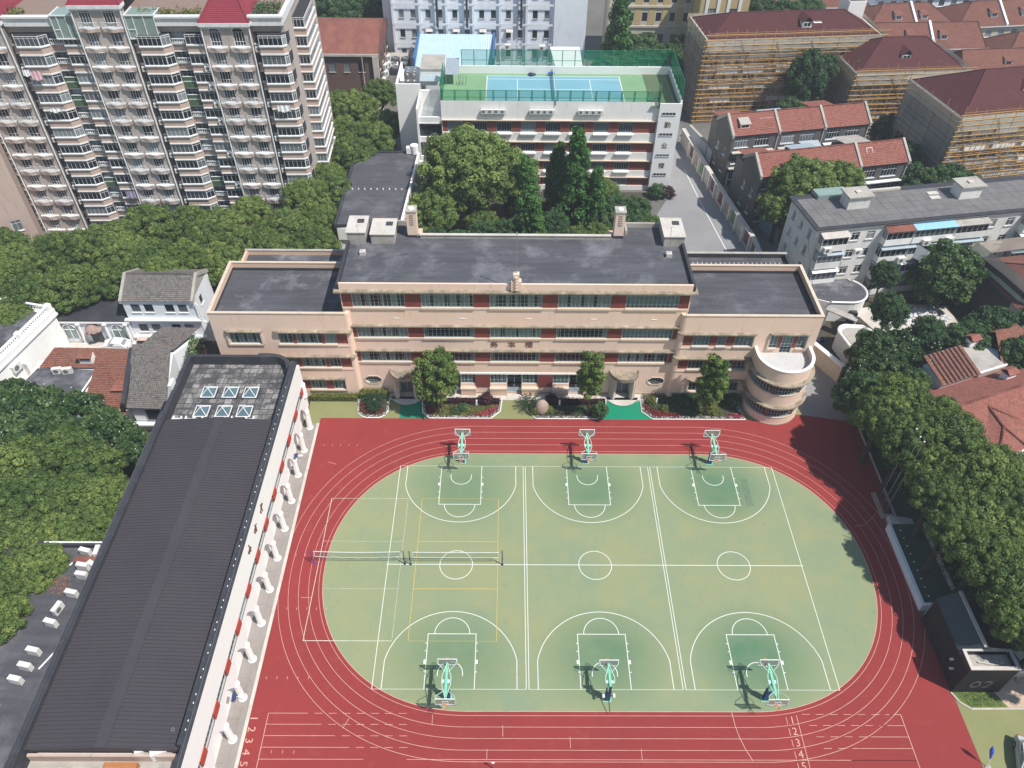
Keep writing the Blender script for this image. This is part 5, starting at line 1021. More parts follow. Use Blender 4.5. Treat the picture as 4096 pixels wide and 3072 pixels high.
# roof terrace edge, glass rooms and planting
for a,b in ((-55,-45.3),(-38,-28),(-21,-10.9),(-4.1,.6)): q=am(); q.box(a,b,-.25,.35,33.0,34.1); q.box(a-.1,b+.1,-.45,.4,34.1,34.35); q.build('roof_cornice',m_fw,AP)
q=am(); q.box(.1,.7,.4,26,33.2,34.3); q.build('roof_cornice',m_fw,AP)
q=am(); q.box(-55,.1,.4,26,33.9,34.05); q.build('roof_terrace',weathered('terrace_tiles',(0.24,0.17,0.14),(0.17,0.14,0.12),0.8,1,4),AP)
for (a,b,z) in ((-31.2,-27.9,31.4),(-21.0,-17.0,31.4)):
    q=am(); q.box(a+.05,b-.05,-.55,2.8,z,34.55); g=q.build('glass_room',m_frost,AP); q=am()
    for x in (a,a+(b-a)*.27,a+(b-a)*.63,b): q.box(x-.05,x+.05,-.63,-.53,z,34.6)
    for zz in (z-.05,34.5): q.box(a-.08,b+.08,-.68,-.5,zz,zz+.14); q.box(b-.04,b+.1,-.5,2.85,zz,zz+.14); q.box(a-.1,a+.04,-.5,2.85,zz,zz+.14)
    for i in range(1,5): q.box(b-.02,b+.06,-.6+.65*i,-.52+.65*i,z,34.5)
    q.box(a+.1,a+(b-a)*.27,-.62,-.54,z+1.2,z+1.3); q.build('room_frame',m_fw,g)
def apw(x,y): c,s=math.cos(.03),math.sin(.03); return (-19.5+x*c-y*s,81+x*s+y*c)
for (a,b,n,mt,l) in ((-44,-38,500,m_leafd,'dark roof shrubs beside the left crimson roof'),(-37.6,-35.5,200,m_leafy,'yellow roof shrubs behind the cornice at far left'),(-19.8,-11,700,m_leafy,'yellow-green roof hedge left of the right crimson roof'),(-3.8,-.2,700,m_leafd,'brown-green roof shrubs right of the right crimson roof')):
    p=[apw(a,.7),apw(b,.7),apw(b,2.2 if mt is m_leafy else 5),apw(a,2.2 if mt is m_leafy else 5)]; o=leaf_patch('roof_hedge',p,1.1,mt,n,.32,int(-a),34.05); tag(o,l,'hedge')
# air conditioners and washing on the facade
k=0; fl=['top','second','third','fourth','fifth','sixth','seventh','eighth','ninth','tenth','eleventh','twelfth']
for (sx,sy,nm,ks) in ((-3.4,-.45,'right-hand window stack of the tower',(0,3,5,6,7,8,9)),(-20.3,-.5,'window stack right of the middle crimson roof',(1,2,3,4,5,6,7,8,9)),(-37.4,-.5,'window stack left of the middle balconies',(1,4,5,6,7,8,9)),(-11.3,-.55,'column beside the right drainpipe group',(1,2,3,4,6,8))):
    for kk in ks: x,y=apw(sx,sy); ac(x,y,ZB[kk]-.9,rad(18 if kk%2 else 8),'air conditioner below the %s-floor window, %s'%(fl[kk],nm),'air conditioners on the apartment tower',.95)
for (s,y,z,w,h,mt,l) in ((-36.4,-1.5,ZB[1]-.35,1.6,1.3,m_cloth1,'pink sheet drying below a window at the upper left of the tower'),(-37.5,-1.45,ZB[1]-.2,1.1,.9,m_cloth2,'white laundry beside the pink sheet, upper left of the tower'),(-35.9,-1.4,ZB[4]+2.2,1.7,.6,m_cloth2,'white towels on a rail above a left-hand bay window'),(-29.5,-.9,ZB[9]+1.6,1.7,1.2,m_cloth3,'mauve and purple bedding hung low on the tower'),(-2.2,-1.4,ZB[3]-.25,1.9,1.0,m_cloth2,'white sheet hanging in the right-hand window stack')):
    x,yy=apw(s,y); t=thing('laundry',l,'laundry',(x,yy,z),.03); q=MB(); n=10
    for i in range(n): a=i/n*w;b=(i+1)/n*w; ya,yb=.07*math.sin(i*1.7),.07*math.sin((i+1)*1.7); q.face([(a,ya-.12,-h+.12*math.sin(i)),(b,yb-.12,-h+.12*math.sin(i+1)),(b,yb,0),(a,ya,0)])
    q.build('cloth',mt,t); q=MB(); q.cyl((-.1,0,.02),(w+.1,0,.02),.025,.025,5); q.cyl((0,0,.02),(0,.7,.02),.02,.02,4); q.cyl((w,0,.02),(w,.7,.02),.02,.02,4); q.build('drying_rail',m_steel,t)
# pale block at the left edge
B2=thing('tan_apartment_block','plain tan block with small white windows cut by the left edge of the photo','apartment block',(-78.5,73.7,0),rad(-60)); building(B2,10,14,22,{'R':[(11,5.2,1.4,1.8),(9,10,1.4,1.8),(6,5.2,1.4,1.8)]},m_pinkw,sill=m_fw); flat_roof(B2,0,10,0,14,22,.5,.25,m_bit3,m_pinkw,m_fw)
# ---------------------------------------------------------------- far buildings
def T_(name,label,cat,x,y,rz=0,z=0,group=None): return thing(name,label,cat,(x,y,z),rad(rz),group)
b=T_('white_office_building','big bluish-white building with pilasters and paired windows behind the blue sheet roof','office building',-11.6,140)
ops=[]; nb=6; bw=34.1/nb
for f in range(5):
    for i in range(nb):
        for o in (1.25,3.75): ops.append((i*bw+o,f*4.05+1.3,1.05,1.65,2))
building(b,34.1,14,22,{'F':ops},m_bluew,fm=m_fd,sill=m_conc,transom=.5,fw=.05)
q=MB()
for i in range(nb+1): q.box(i*bw-.25,i*bw+.25,-.4,-.01,0,22)
k=q.build('pilaster_row',m_bluew,b); k['kind']='stuff'
for f in range(6): q=MB(); q.box(-.2,34.3,-.45,-.42,f*4.05-.1,f*4.05+.35); q.build('floor_band',m_bluew,b)
q=MB(); q.box(34.2,41.1,-.6,14,0,22); q.build('stair_tower',m_bluew,b); q=MB(); q.box(-2.2,-.1,1,14,0,22); q.build('side_wing',m_bluew,b)
for x in (9.2,15.5,27): q=MB(); q.box(x,x+.45,-.95,-.5,11.8,22); q.build('black_duct',m_black,b); 
for x in (9.6,15.9,27.3,33): q=MB(); q.cyl((x,-.6,3),(x,-.6,11.8),.06,.06,5); q.build('rain_pipe',m_fd,b)
for i,x in enumerate((6.8,12.6,18.3,24.0)):
    q=MB(); q.face([(x,-.1,11.4),(x+1.5,-.1,11.4),(x+1.5,-.9,10.9),(x,-.9,10.9)]); q.build('window_canopy',m_conc2,b)
ac(12.8,139.3,7.2,0,'white air conditioner under the right windows of the pilastered building','air conditioners on the far white building',1.3); ac(20.3,139.3,7.0,0,'white air conditioner near the right corner of the pilastered building','air conditioners on the far white building',1.3)
b=T_('brick_warehouse','old brown brick warehouse with a rusty curved sheet roof beside the apartment tower','warehouse',-37,125)
building(b,23.5,18,11.6,{'F':[(1.5+3.0*i,z,1.3,2.1,2) for i in range(7) for z in (2.0,8.0)],'R':[(2+4*i,z,1.3,2.0,2) for i in range(4) for z in (2,7.5)]},m_brickw,fm=m_fd,sill=m_conc2,transom=.5)
q=MB(); n=14
for i in range(n):
    y0,y1=-.4+18.8*i/n,-.4+18.8*(i+1)/n; z=lambda y:11.7+3.0*math.sin(math.pi*(y+.4)/18.8)
    q.face([(-.2,y0,z(y0)),(23.8,y0,z(y0)),(23.8,y1,z(y1)),(-.2,y1,z(y1))]); q.face([(23.8,y0,11.2),(23.8,y1,11.2),(23.8,y1,z(y1)),(23.8,y0,z(y0))])
q.build('curved_roof',m_rust,b); q=MB(); q.box(-.3,23.9,-.5,-.2,11.3,11.75); q.build('gutter',m_conc2,b)
q=MB(); q.box(22.6,23.7,-.6,.2,0,11.3); q.cyl((20.5,-.4,0),(20.5,-.4,11.2),.09,.09,6); q.build('corner_pier',m_conc2,b)
b=T_('blue_shed','blue corrugated sheet roof with rust runs behind the tennis court','shed',-5.9,125.3)
q=MB(); q.box(0,15.6,.3,13.3,0,9.0); q.build('wall',m_bluew,b); q=MB()
q.face([(-.2,-.2,9.0),(15.8,-.2,9.0),(15.8,13.4,10.6),(-.2,13.4,10.6)]); q.face([(-.2,13.4,10.6),(15.8,13.4,10.6),(15.8,13.4,9),(-.2,13.4,9)]); rf=q.build('sheet_roof',m_bluer,b)
rb=MB(); n=rb.pts([(-.05,-.2,9.02),(.05,-.2,9.02),(.05,13.4,10.62),(-.05,13.4,10.62),(-.03,-.2,9.1),(.03,-.2,9.1),(.03,13.4,10.7),(-.03,13.4,10.7)]); rb.f=[tuple(n+i for i in f) for f in ((4,5,6,7),(0,4,7,3),(1,2,6,5),(0,1,5,4))]; rb.uv=[[(0,0)]*4]*4; rme=rb.mesh('sheet_rib',m_bluer)
for i in range(33): ref('sheet_rib',rme,rf,T3(.1+i*.48,0,0))
q=MB(); q.box(15.6,16.0,-.3,13.5,8.6,11.0); q.box(-.5,-.1,-.3,13.5,8.6,11.0); q.build('blue_edge',plain('strong_blue_edge',(0.05,0.14,0.32),.5),b)
b=T_('white_shed','white lean-to sheet roof behind the tennis court, right of the office building','shed',22.6,124.4)
q=MB(); q.box(.1,5.2,.2,8.0,0,9.4); q.build('wall',m_bluew,b); q=MB(); q.face([(-.1,0,9.6),(5.4,0,9.6),(5.2,8.4,10.4),(-1.0,8.4,10.4)]); rf=q.build('sheet_roof',m_white2,b); 
for i in range(12): q=MB(); q.box(.1+i*.42,.15+i*.42,0.05,.1,9.6,9.68); q.build('sheet_rib',m_conc2,rf)
b=T_('service_roof','grey lower roof with cooling fans between brick warehouse and blue shed','roof',-14,125); q=MB(); q.box(.6,8,2,14,0,6.5); q.build('roof_body',m_conc,b)
for i,(x,y) in enumerate(((3,5),(5.2,5),(3,7.6),(5.2,7.6),(3.4,2.9))):
    t=T_('cooling_fan_unit','boxy rooftop cooling fan, %s of the five on the grey service roof'%('front left','front right','back left','back right','nearest')[i],'cooling unit',-14+x,125+y,0,6.5); q=MB(); q.box(-.9,.9,-.9,.9,0,1.3); q.build('casing',m_fd if i>0 else m_acw,t); q=MB(); q.lathe((0,0,1.3),[(.75,0),(.75,.25),(.6,.25),(.6,.05),(0,.05)],14); q.build('fan_ring',m_steel,t)
o_=['nearest','second','third','fourth','fifth','sixth','seventh','eighth','ninth','tenth','farthest']
for i in range(11): ac(-12.8+.3*(i%2)+.1*i,112.5+1.9*i*.85,4.5+.35*(i%3)+ .4*i,rad(70),'%s air conditioner in the string along the right wall of the brick warehouse'%o_[i],'air conditioners on the warehouse wall',1.4)
b=T_('yellow_civic_building','cream and yellow building with arched ground floor at the top of the photo','building',35.5,150)
building(b,19,10,22,{'F':[(1.2+3.1*i,z,1.2,1.9,2) for i in range(6) for z in (9.6,13.6,17.6)]+[(2+3.1*i,3.2,1.5,3.6,2) for i in range(5)]},m_ivory,fm=m_fd,transom=.6)
for z in (8.3,12.6,16.8): q=MB(); q.box(-.1,19.1,-.25,-.01,z,z+.4); q.build('string_course',m_ivory,b)
for i in range(6): q=MB(); q.box(2.6+3.1*i,4.1+3.1*i,-.06,-.01,8.9,20); q.build('yellow_panel',m_yellow,b)
b=T_('yellow_civic_building','yellow end block with white quoins projecting in front of the cream wing','building',54.0,143)
building(b,10.5,16,22,{'F':[(1.8,z,1.7,2.3,2) for z in (8.2,12.5,17)]+[(6.4,z,1.7,2.3,2) for z in (8.2,12.5,17)]},m_yellow,fm=m_fd,transom=None)
for x in (1.1,5.7): q=MB(); q.box(x,x+.65,-.15,-.01,7.4,19.8); q.box(x+2.45,x+3.1,-.15,-.01,7.4,19.8); q.build('white_surround',m_white2,b)
q=MB(); q.box(-.2,10.7,-.3,-.01,5.2,5.7); q.box(-.2,10.7,-.35,-.01,6.6,6.9); q.build('string_course',m_white2,b)
# red hip-roofed houses, top right
def dormer(root,x,y,z,w=1.6,h=1.2,d=2.2,rm_=None,wn=2,wm=None):
    q=MB(); q.box(x,x+w,y,y+d,z-.5,z+h); k=q.build('dormer',wm or m_white,root); window(k,Matrix.Translation((x+.12,y-.05,z+.1)),w-.24,h-.25,wn,1,m_fw,m_dg,None,.07); q=MB(); q.face([(x-.15,y-.25,z+h),(x+w+.15,y-.25,z+h),(x+w+.15,y+d,z+h+.5),(x-.15,y+d,z+h+.5)],[(0,0),(w,0),(w,d),(0,d)]); q.face([(x-.15,y-.25,z+h-.1),(x+w+.15,y-.25,z+h-.1),(x+w+.15,y-.25,z+h),(x-.15,y-.25,z+h)]); q.build('dormer_roof',rm_ or m_brnroof,k); return k
def hdormer(root,x,y,z,w,d,rm_):
    q=MB(); q.prism([(x,y),(x+w,y),(x+w,y+d),(x,y+d)],z-.5,z+.9); k=q.build('dormer',m_white,root); q=MB(); m=x+w/2
    q.face([(x-.25,y-.3,z+.75),(m,y-.3,z+1.75),(m,y+d+1.5,z+1.75),(x-.25,y+d,z+.75)],[(0,0),(1,0),(1,2),(0,2)]); q.face([(m,y-.3,z+1.75),(x+w+.25,y-.3,z+.75),(x+w+.25,y+d,z+.75),(m,y+d+1.5,z+1.75)],[(0,0),(1,0),(1,2),(0,2)]); q.build('dormer_roof',rm_,k); q=MB(); q.face([(x,y-.02,z+.7),(x+w,y-.02,z+.7),(m,y-.02,z+1.6)]); q.build('dormer_gable',m_dg,k); window(k,Matrix.Translation((x+.15,y-.08,z-.2)),w-.3,.95,2,1,m_fw,m_dg,None,.12); return k
fh=[('house','dark red hip-roofed house with a split roof, just right of the white stair hut',95.0,150.5,7,21,11,m_brnroof,m_bluew),('house','long red tiled house with dormers and white ridge fin behind the middle maroon roof',92.0,139.2,3,25,10.5,m_brnroof,m_bluew),('house','hip-roofed pale house with twin dormers at the top right corner',116.5,152.5,8,26,11,m_brnroof,m_ivory),('house','hip-roofed white house cut by the right edge below the twin-dormer house',119.5,134.5,9,22,10,m_brnroof,m_bluew),('house','low red tiled roof with one small skylight behind the right maroon roof',106.5,125.2,6,28,9,m_brnroof,m_ivory),('house','red tiled row with small white dormers behind the left maroon roof',76,164,4,24,10,m_brnroof,m_bluew),('house','partly hidden red roof at the very top right',104,172,6,30,10,m_brnroof,m_bluew),('house','red roof peeping over the top edge right of centre',118,178,8,30,10,m_brnroof,m_ivory)]
for i,(nm,lb,x,y,rz,w,d,rm_,wm) in enumerate(fh):
    b=T_(nm,lb,'house',x,y,rz); building(b,w,d,8.0,{'F':[(1.0+3.2*j,z,1.5,1.6,3) for j in range(int(w/3.3)) for z in (1.5,5.4)],'L':[(1.5+3.5*j,z,1.0,1.4,2) for j in range(2) for z in (1.5,5.2)]},wm,sill=m_fw); hip(b,0,w,0,d,8.0,11.6,rm_,None,.5,d/2 if i not in (1,4) else .8,False,m_fw)
    for j in range(2 if i<6 else 0): dormer(b,w*.32+j*w*.3,1.6,9.2,1.5,1.1,2.0,rm_)
    if i in (0,1,2): q=MB(); parapet_cap(q,w*.55 if i!=2 else w*.45,-.5,d/2,d+.5,8.0,11.6,.5,.45); q.build('ridge_fin',m_bluew,b)
# ---------------------------------------------------------------- scaffolded buildings
_pole=None
def scaffold(lab,x,y,rz,w,d,H,sheetH,seed,left=True,minz=0):
    t=T_('bamboo_scaffold',lab,'scaffold',x,y,rz); r=random.Random(seed)
    def pole(a,b,rr=.055,mat=m_bamboo):
        k=('pole',mat.name)
        if k not in _wc: q=MB(); q.cyl((0,0,0),(0,0,1),1,.8,5); _wc[k]=q.mesh('bamboo_pole',mat)
        a=Vector(a);b=Vector(b);dd=b-a; M_=Matrix.Translation(a)@dd.to_track_quat('Z','Y').to_matrix().to_4x4()@Matrix.Diagonal((rr,rr,dd.length,1)); ref('bamboo_pole',_wc[k],t,M_)
    o=1.1; n=int(w/1.75)
    for i in range(n+1):
        xx=-o+(w+2*o)*i/n; pole((xx,-o-.03,minz),(xx+r.uniform(-.15,.15),-o-.03,H+r.uniform(1.4,2.6)),.075)
        if i%2==0: pole((xx,-.25,minz),(xx,-.25,H+.3),.05,m_bamd)
    nz=int((H-minz)/.95)
    for j in range(nz+2): 
        z=minz+.6+j*.95+r.uniform(-.08,.08); pole((-o-.5,-o-.08,z),(w*.52,-o-.08,z+r.uniform(-.1,.1)),.07); pole((w*.48,-o-.1,z),(w+o+.4,-o-.1,z),.07)
        if j%2==0: pole((-.5,-.35,z),(w+.4,-.35,z),.05,m_bamd)
    for j in range(nz+1): z=minz+1.05+j*.95+r.uniform(-.12,.12); pole((-.9,-.5,z),(w+.9,-.5,z+r.uniform(-.1,.1)),.055,m_bamd if j%2 else m_bamboo)
    for i in range(int(w/7)): a=-o+7*i; pole((a,-o-.15,minz+1),(a+6,-o-.15,H*.75+r.uniform(0,2)),.05); pole((a+6,-o-.18,H*.2),(a,-o-.18,H),.05,m_bamd)
    if left:
        m=int(d/1.9)
        for i in range(1,m+1): yy=-o+(d+o)*i/m; pole((-o,yy,minz),(-o,yy,H+r.uniform(1.2,1.9)),.055,m_bamd if i%2 else m_bamboo)
        for j in range(nz+1): z=minz+.6+j*.95; pole((-o-.08,-o-.3,z),(-o-.08,d+.3,z),.055,m_bamd if j%3 else m_bamboo)
    # plank decks every storey and a mesh sheet round the top
    for j in range(int((H-minz)/2.85)):
        z=minz+2.5+2.85*j; q=MB(); q.box(-o,w+o,-o+.25,-.55,z,z+.04); q.build('plank_deck',m_bamd,t)
    q=MB(); 
    P=lambda a,b,k:(a,b,k)
    nn=int(w/1.5)
    for i in range(nn):
        a=-o+(w+2*o)*i/nn;c=-o+(w+2*o)*(i+1)/nn; y0=-o-.02-.08*(i%2); y1=-o-.02-.08*((i+1)%2); q.face([(a,y0,H-sheetH),(c,y1,H-sheetH),(c,y1,H+.7),(a,y0,H+.7)])
    if left:
        for i in range(6): a=-o+(d+o)*i/6;c=-o+(d+o)*(i+1)/6; q.face([(-o-.02,c,H-sheetH),(-o-.1,a,H-sheetH),(-o-.1,a,H+.7),(-o-.02,c,H+.7)])
    q.face([(w+o,-o,H-sheetH),(w+o,d,H-sheetH),(w+o,d,H+.7),(w+o,-o,H+.7)]); q.face([(w+o,d+.8,H-.6),(-o,d+.8,H-.6),(-o,d+.8,H+.7),(w+o,d+.8,H+.7)])
    q.build('mesh_sheet',m_hemp,t)
    if left: q=MB(); q.face([(-o+.06,d,minz),(-o+.06,-o,minz),(-o+.06,-o,H-sheetH),(-o+.06,d,H-sheetH)]); q.build('grey_netting',m_greynet,t)
def sblock(lab,slab,x,y,rz,w,d,H,_u,seed,ridge=3.4,dorm=((.5,1.6),),left=True,hole=False):
    r=random.Random(seed); b=T_('apartment_block',lab,'apartment block',x,y,rz); fl=int(H/3.0); ops=[]
    for f in range(fl):
        z=H-3.0*(f+1)+.9; xx=.8
        while xx<w-3: 
            ww=r.choice((1.5,2.4,3.4)); 
            if xx+ww>w-.5: break
            if z>0.1: ops.append((xx,z,ww,1.45,max(2,int(ww/.7)))); 
            xx+=ww+r.choice((.4,.7,1.3))
    building(b,w,d,H,{'F':ops,'L':[(1.5+3.2*j,H-3*(f+1)+.9,1.1,1.4,2) for j in range(int(d/3.4)) for f in range(fl) if H-3*(f+1)+.9>.1]},weathered('patchy_pale_render',(0.60,0.58,0.56),(0.36,0.33,0.31),.85,.25,2,.9,dirt=(.25,.2,.18)),sill=m_white)
    for f in range(fl):
        for k in range(int(w/6)):
            if r.random()<.6: xx=1+6*k+r.uniform(0,1.5); q=MB(); q.box(xx,xx+4.2,-.55,-.03,H-3*(f+1)-.3,H-3*(f+1)+.75); q.build('balcony_front',r.choice((m_white,m_conc2,m_white2)),b)
    q=MB(); q.box(-.7,w+.7,-.7,d+.7,H-.25,H+.05); q.box(-.6,w+.6,-.6,-.5,H-1.1,H-.25); q.build('eaves_slab',m_conc2,b)
    rf=hip(b,0,w,0,d,H+.06,H+ridge,m_maroon,None,.3,d*.5,False,m_black)
    for fx,fy in dorm: hdormer(b,w*fx,fy,H+1.2+fy*.15,1.9,2.0,m_maroon)
    scaffold(slab,x,y,rz,w,d,H,1.9,seed+5,left); return b
b=sblock('scaffolded block with long maroon hip roof and a white stair hut at its right end','bamboo scaffold round the long maroon-roofed block at the top',52.0,121,5.9,34,12,16.3,'x',1,3.0,((.55,2.0),))
q=MB(); q.box(30.5,34,8.2,12.5,16.3,20.0); k=q.build('stair_hut',m_white2,b); q=MB(); q.box(30.7,33.8,8.4,12.3,20,20.1); q.build('hut_roof',m_fd,k)
for (x,y) in ((21.5,3.0),(23.2,3.4)): q=MB(); q.face([(x,y,17.95),(x+1.6,y,17.95),(x+1.3,y+1.5,18.5),(x-.3,y+1.3,18.45)]); q.build('roof_patch',m_white2,b)
sblock('scaffolded block with steep maroon roof and plant-filled terrace at its left corner','bamboo scaffold round the middle maroon-roofed block',80.0,114.5,5.6,21,13,12.8,'x',2,4.2,((.42,2.5),))
sblock('scaffolded block with maroon hip roof running off the right edge','bamboo scaffold and netting round the maroon-roofed block on the right edge',89.8,92.2,11,24,15,14.8,'x',3,4.6,((.52,3.5),))
t=T_('terrace_garden','potted shrubs and clutter on the corner roof of the middle scaffolded block','plants',81.5,117,5.6,12.9); o=leaf_patch('shrub_clump',[(-1,-1.5),(3,-1.5),(3,1.5),(-1,2)],1.2,m_leafd,350,.35,4,0,parent=t); q=MB(); 
for i in range(7): a=i*.7-1; q.lathe((a,2.2+.4*math.sin(i*3),0),[(.2,0),(.3,.4),(.25,.4)],8)
q.build('pot',m_white,t)
# ---------------------------------------------------------------- grey brick lane houses
def lane(lab,x,y,rz,n,w1,d,H,seed,caps):
    r=random.Random(seed); b=T_('lane_house_row',lab,'row house',x,y,rz); w=n*w1
    ops=[]
    for i in range(n):
        for z in (1.2,4.3,7.4):
            ops.append((i*w1+.7,z,2.6,1.7,5)); ops.append((i*w1+4.4,z,2.8,1.7,5))
    building(b,w,d,H,{'F':ops,'L':[(1.2,z,.9,1.5,2) for z in (2,5)]+[(4.2,z,.9,1.5,2) for z in (2,5.2)]},m_greybrick,fm=m_fw,sill=m_bluew)
    rf=gable(b,0,w,0,d,H,H+2.4,m_redroof)
    q=MB(); q.face([(0,0,H),(0,d/2,H+2.35),(0,d,H)],[(0,0),(2,2),(4,0)]); q.face([(w,0,H),(w,d,H),(w,d/2,H+2.35)],[(0,0),(4,0),(2,2)]); q.build('gable_wall',m_greybrick,b)
    for c in caps: q=MB(); parapet_cap(q,c*w1 if c<n else w,-.35,d/2,d+.35,H-.05,H+2.4,.42,.28); q.build('party_wall_coping',m_conc,b)
    for i in range(n):
        for z in (3.5,6.6): q=MB(); q.box(i*w1+.3,i*w1+w1-.6,-.75,-.03,z,z+.16); q.build('sun_ledge',r.choice((m_conc2,m_bluew)),b)
        q=MB(); q.cyl((i*w1+w1-.2,-.15,0),(i*w1+w1-.2,-.15,H),.07,.07,5); q.build('rain_pipe',m_bluew,b)
    for i in range(n):  # rear outbuildings
        q=MB(); q.box(i*w1+1,i*w1+5.5,d+.1,d+4.5,0,H-1.5+r.uniform(-.8,.8)); k=q.build('rear_outhouse',m_greybrick,b); z=H-.3+r.uniform(-.6,.5); q=MB(); q.face([(i*w1+.8,d+.0,z+.6),(i*w1+5.7,d+.0,z+.6),(i*w1+5.7,d+4.7,z-.4),(i*w1+.8,d+4.7,z-.4)],[(0,0),(5,0),(5,5),(0,5)]); q.build('lean_to_roof',r.choice((m_redroof,m_fb,m_conc)),k)
    return b
b=lane('upper grey brick row with three red tile roof bays, below the long scaffolded block',52.4,95.0,11.5,3,8.8,6.6,9.8,1,(0,1,2,3)); dormer(b,1.6,.9,10.5,1.7,.9,1.5,m_conc); q=MB(); q.box(5.6,8.2,.4,2.2,10.0,10.35); q.build('roof_terrace_cut',m_fd,b); window(b,Matrix.Translation((5.7,2.2,10.4)),2.4,1.1,3,1,m_fw,m_dg,None)
b=lane('lower grey brick row with red tile roof, partly behind the round tree',54.1,81.0,11.8,3,8.9,6.4,9.8,2,(0,2,3)); window(b,Matrix.Translation((19.5,1.5,11.05))@Matrix.Rotation(rad(-54),4,'X'),1.1,1.1,1,1,m_fw,m_dg,None)
for i,(x,y) in enumerate(((56.5,91),(60,92.5),(66,94.5),(72,93),(77,95))):
    t=T_('courtyard_shed','%s small yard shed between the two grey brick rows'%('far left','left','middle','right','far right')[i],'shed',x,y,11.5); hh=5.5+.7*(i%3); q=MB(); q.box(0,3.2,0,2.6,0,hh); q.build('wall',m_bluew,t); q=MB(); q.face([(-.2,-.2,hh),(3.4,-.2,hh),(3.4,2.8,hh+.8),(-.2,2.8,hh+.8)],[(0,0),(3,0),(3,3),(0,3)]); q.build('sheet_roof',(m_fb,m_redroof,m_fb,m_redroof,m_conc2)[i],t)
# ---------------------------------------------------------------- old white apartment block on the right
OW=T_('old_white_apartments','old white four-storey block with flat grey roof and glazed balconies on the right','apartment block',57.3,61.6,9.8); ww,dd,HH=40,8.7,12.4
ops=[]
for f in range(4):
    z=.9+3.0*f; 
    for x in (5.6,8.0,27.5,30.5,37): ops.append((x,z,1.3,1.4,2))
building(OW,ww,dd,HH,{'F':ops,'L':[(1.3,z,.8,1.4,2) for z in (1,4,7,9.8)]+[(6.4,z,.9,1.5,2) for z in (1,4,7,9.8)]+[(3.9,z,.7,1.2,2) for z in (7,9.8)]},m_oldw,fm=m_fw,sill=m_conc)
q=MB(); q.box(-.5,ww,-.4,dd+.3,HH,HH+.18); q.build('roof_slab',m_black,OW)
q=MB(); q.box(-.541/2,.541/2,-.54/2,.54/2,0,.04); 
slab=MB(); slab.box(-.73,.73,-.73,.73,0,.05); sme=slab.mesh('roof_paver',m_paver_l:=weathered('pale_roof_paver',(0.175,0.168,0.17),(0.12,0.115,0.118),.9,.4,3,.9,dirt=(.12,.12,.12)))
for i in range(26):
    for j in range(5): ref('roof_paver',sme,OW,T3(.9+1.5*i,1.0+1.5*j,HH+.18+RND.uniform(0,.015)))
for x in (6.2,24.2): q=MB(); q.box(x,x+3.4,3.9,6.2,HH+.1,HH+2.2); k=q.build('roof_house',m_oldw,OW); q=MB(); q.box(x-.3,x+3.7,3.6,6.5,HH+2.2,HH+2.4); q.build('roof_house_cap',m_conc,k); q=MB(); q.box(x+1.3,x+2.1,4.6,5.3,HH+2.4,HH+2.6); q.build('hatch',m_conc2,k)
q=MB(); q.box(3.2,8.2,7.2,9.2,HH+.2,HH+.9); q.build('rooftop_glasshouse',m_frost,OW); q=MB(); q.box(20.5,22.2,5.8,6.6,HH+.2,HH+.35); q.box(20.2,21.8,4.6,5.4,HH+.2,HH+.35); q.box(8,17,7.9,8.3,HH+.2,HH+.6); q.build('roof_hatch_cover',m_conc2,OW)
def bay(x,w,f,label=None,roofm=None,wm=None,pj=1.2,n=None,gm=None):
    z=.2+3.0*f; q=MB(); q.box(x,x+w,-pj,-.01,z,z+1.0); k=q.build('balcony_box',wm or RND.choice((m_oldw,m_white,m_bluew)),OW); n=n or max(3,int(w/.75)); q=MB(); q.box(x+.1,x+w-.1,-pj+.25,-.02,z+1.0,z+2.5); q.build('dark_interior',m_inter,k); window(k,Matrix.Translation((x,-pj,z+1.0)),w,1.5,n,1,m_fw,m_dg,.75,.06); window(k,Matrix.Translation((x,-.02,z+1.0))@Matrix.Rotation(rad(-90),4,'Z'),pj-.05,1.5,2,1,m_fw,m_dg,.75,.06)
    q=MB(); zz=z+2.52; q.face([(x-.1,-pj-.35,zz),(x+w+.1,-pj-.35,zz),(x+w+.1,0,zz+.25),(x-.1,0,zz+.25)]); q.box(x,x+w,-pj,-.02,zz-.04,zz-.01); q.build('balcony_roof',roofm or RND.choice((m_conc2,m_white,m_fb)),k)
for f in range(4):
    bay(.5,4.0,f,roofm=m_conc2 if f==3 else None); 
    for x,w in ((10.5,4.2),(14.9,6.4),(21.5,5.2),(33,3.6)): bay(x,w,f,roofm=(m_rust if x==10.5 else m_bluetop if x==14.9 else m_conc) if f==3 else None)
for i,(x,z) in enumerate(((58.0,9.2),(62.9,8.4),(70.5,6.1),(73.4,8.9),(77,8.9),(80.5,6.0))):
    xx=x+1; yy=61.6+(xx-57.3)*math.tan(rad(9.8)); ac(xx,yy-1.55,z,rad(9.8),'air conditioner on the old white block, %s from the left'%('first','second','third','fourth','fifth','sixth')[i],'air conditioners on the old white block',1.2)
t=T_('white_tarpaulin','loose white sheet hanging off the old white block','tarpaulin',72.9,62.6,9.8,7.2); q=MB(); q.face([(0,-.2,0),(1.3,-1.4,-.4),(1.5,-1.3,1.6),(.1,-.1,2.2)]); q.face([(1.3,-1.4,-.4),(2.1,-1.0,.1),(2.0,-.9,1.7),(1.5,-1.3,1.6)]); q.build('sheet',m_cloth2,t)
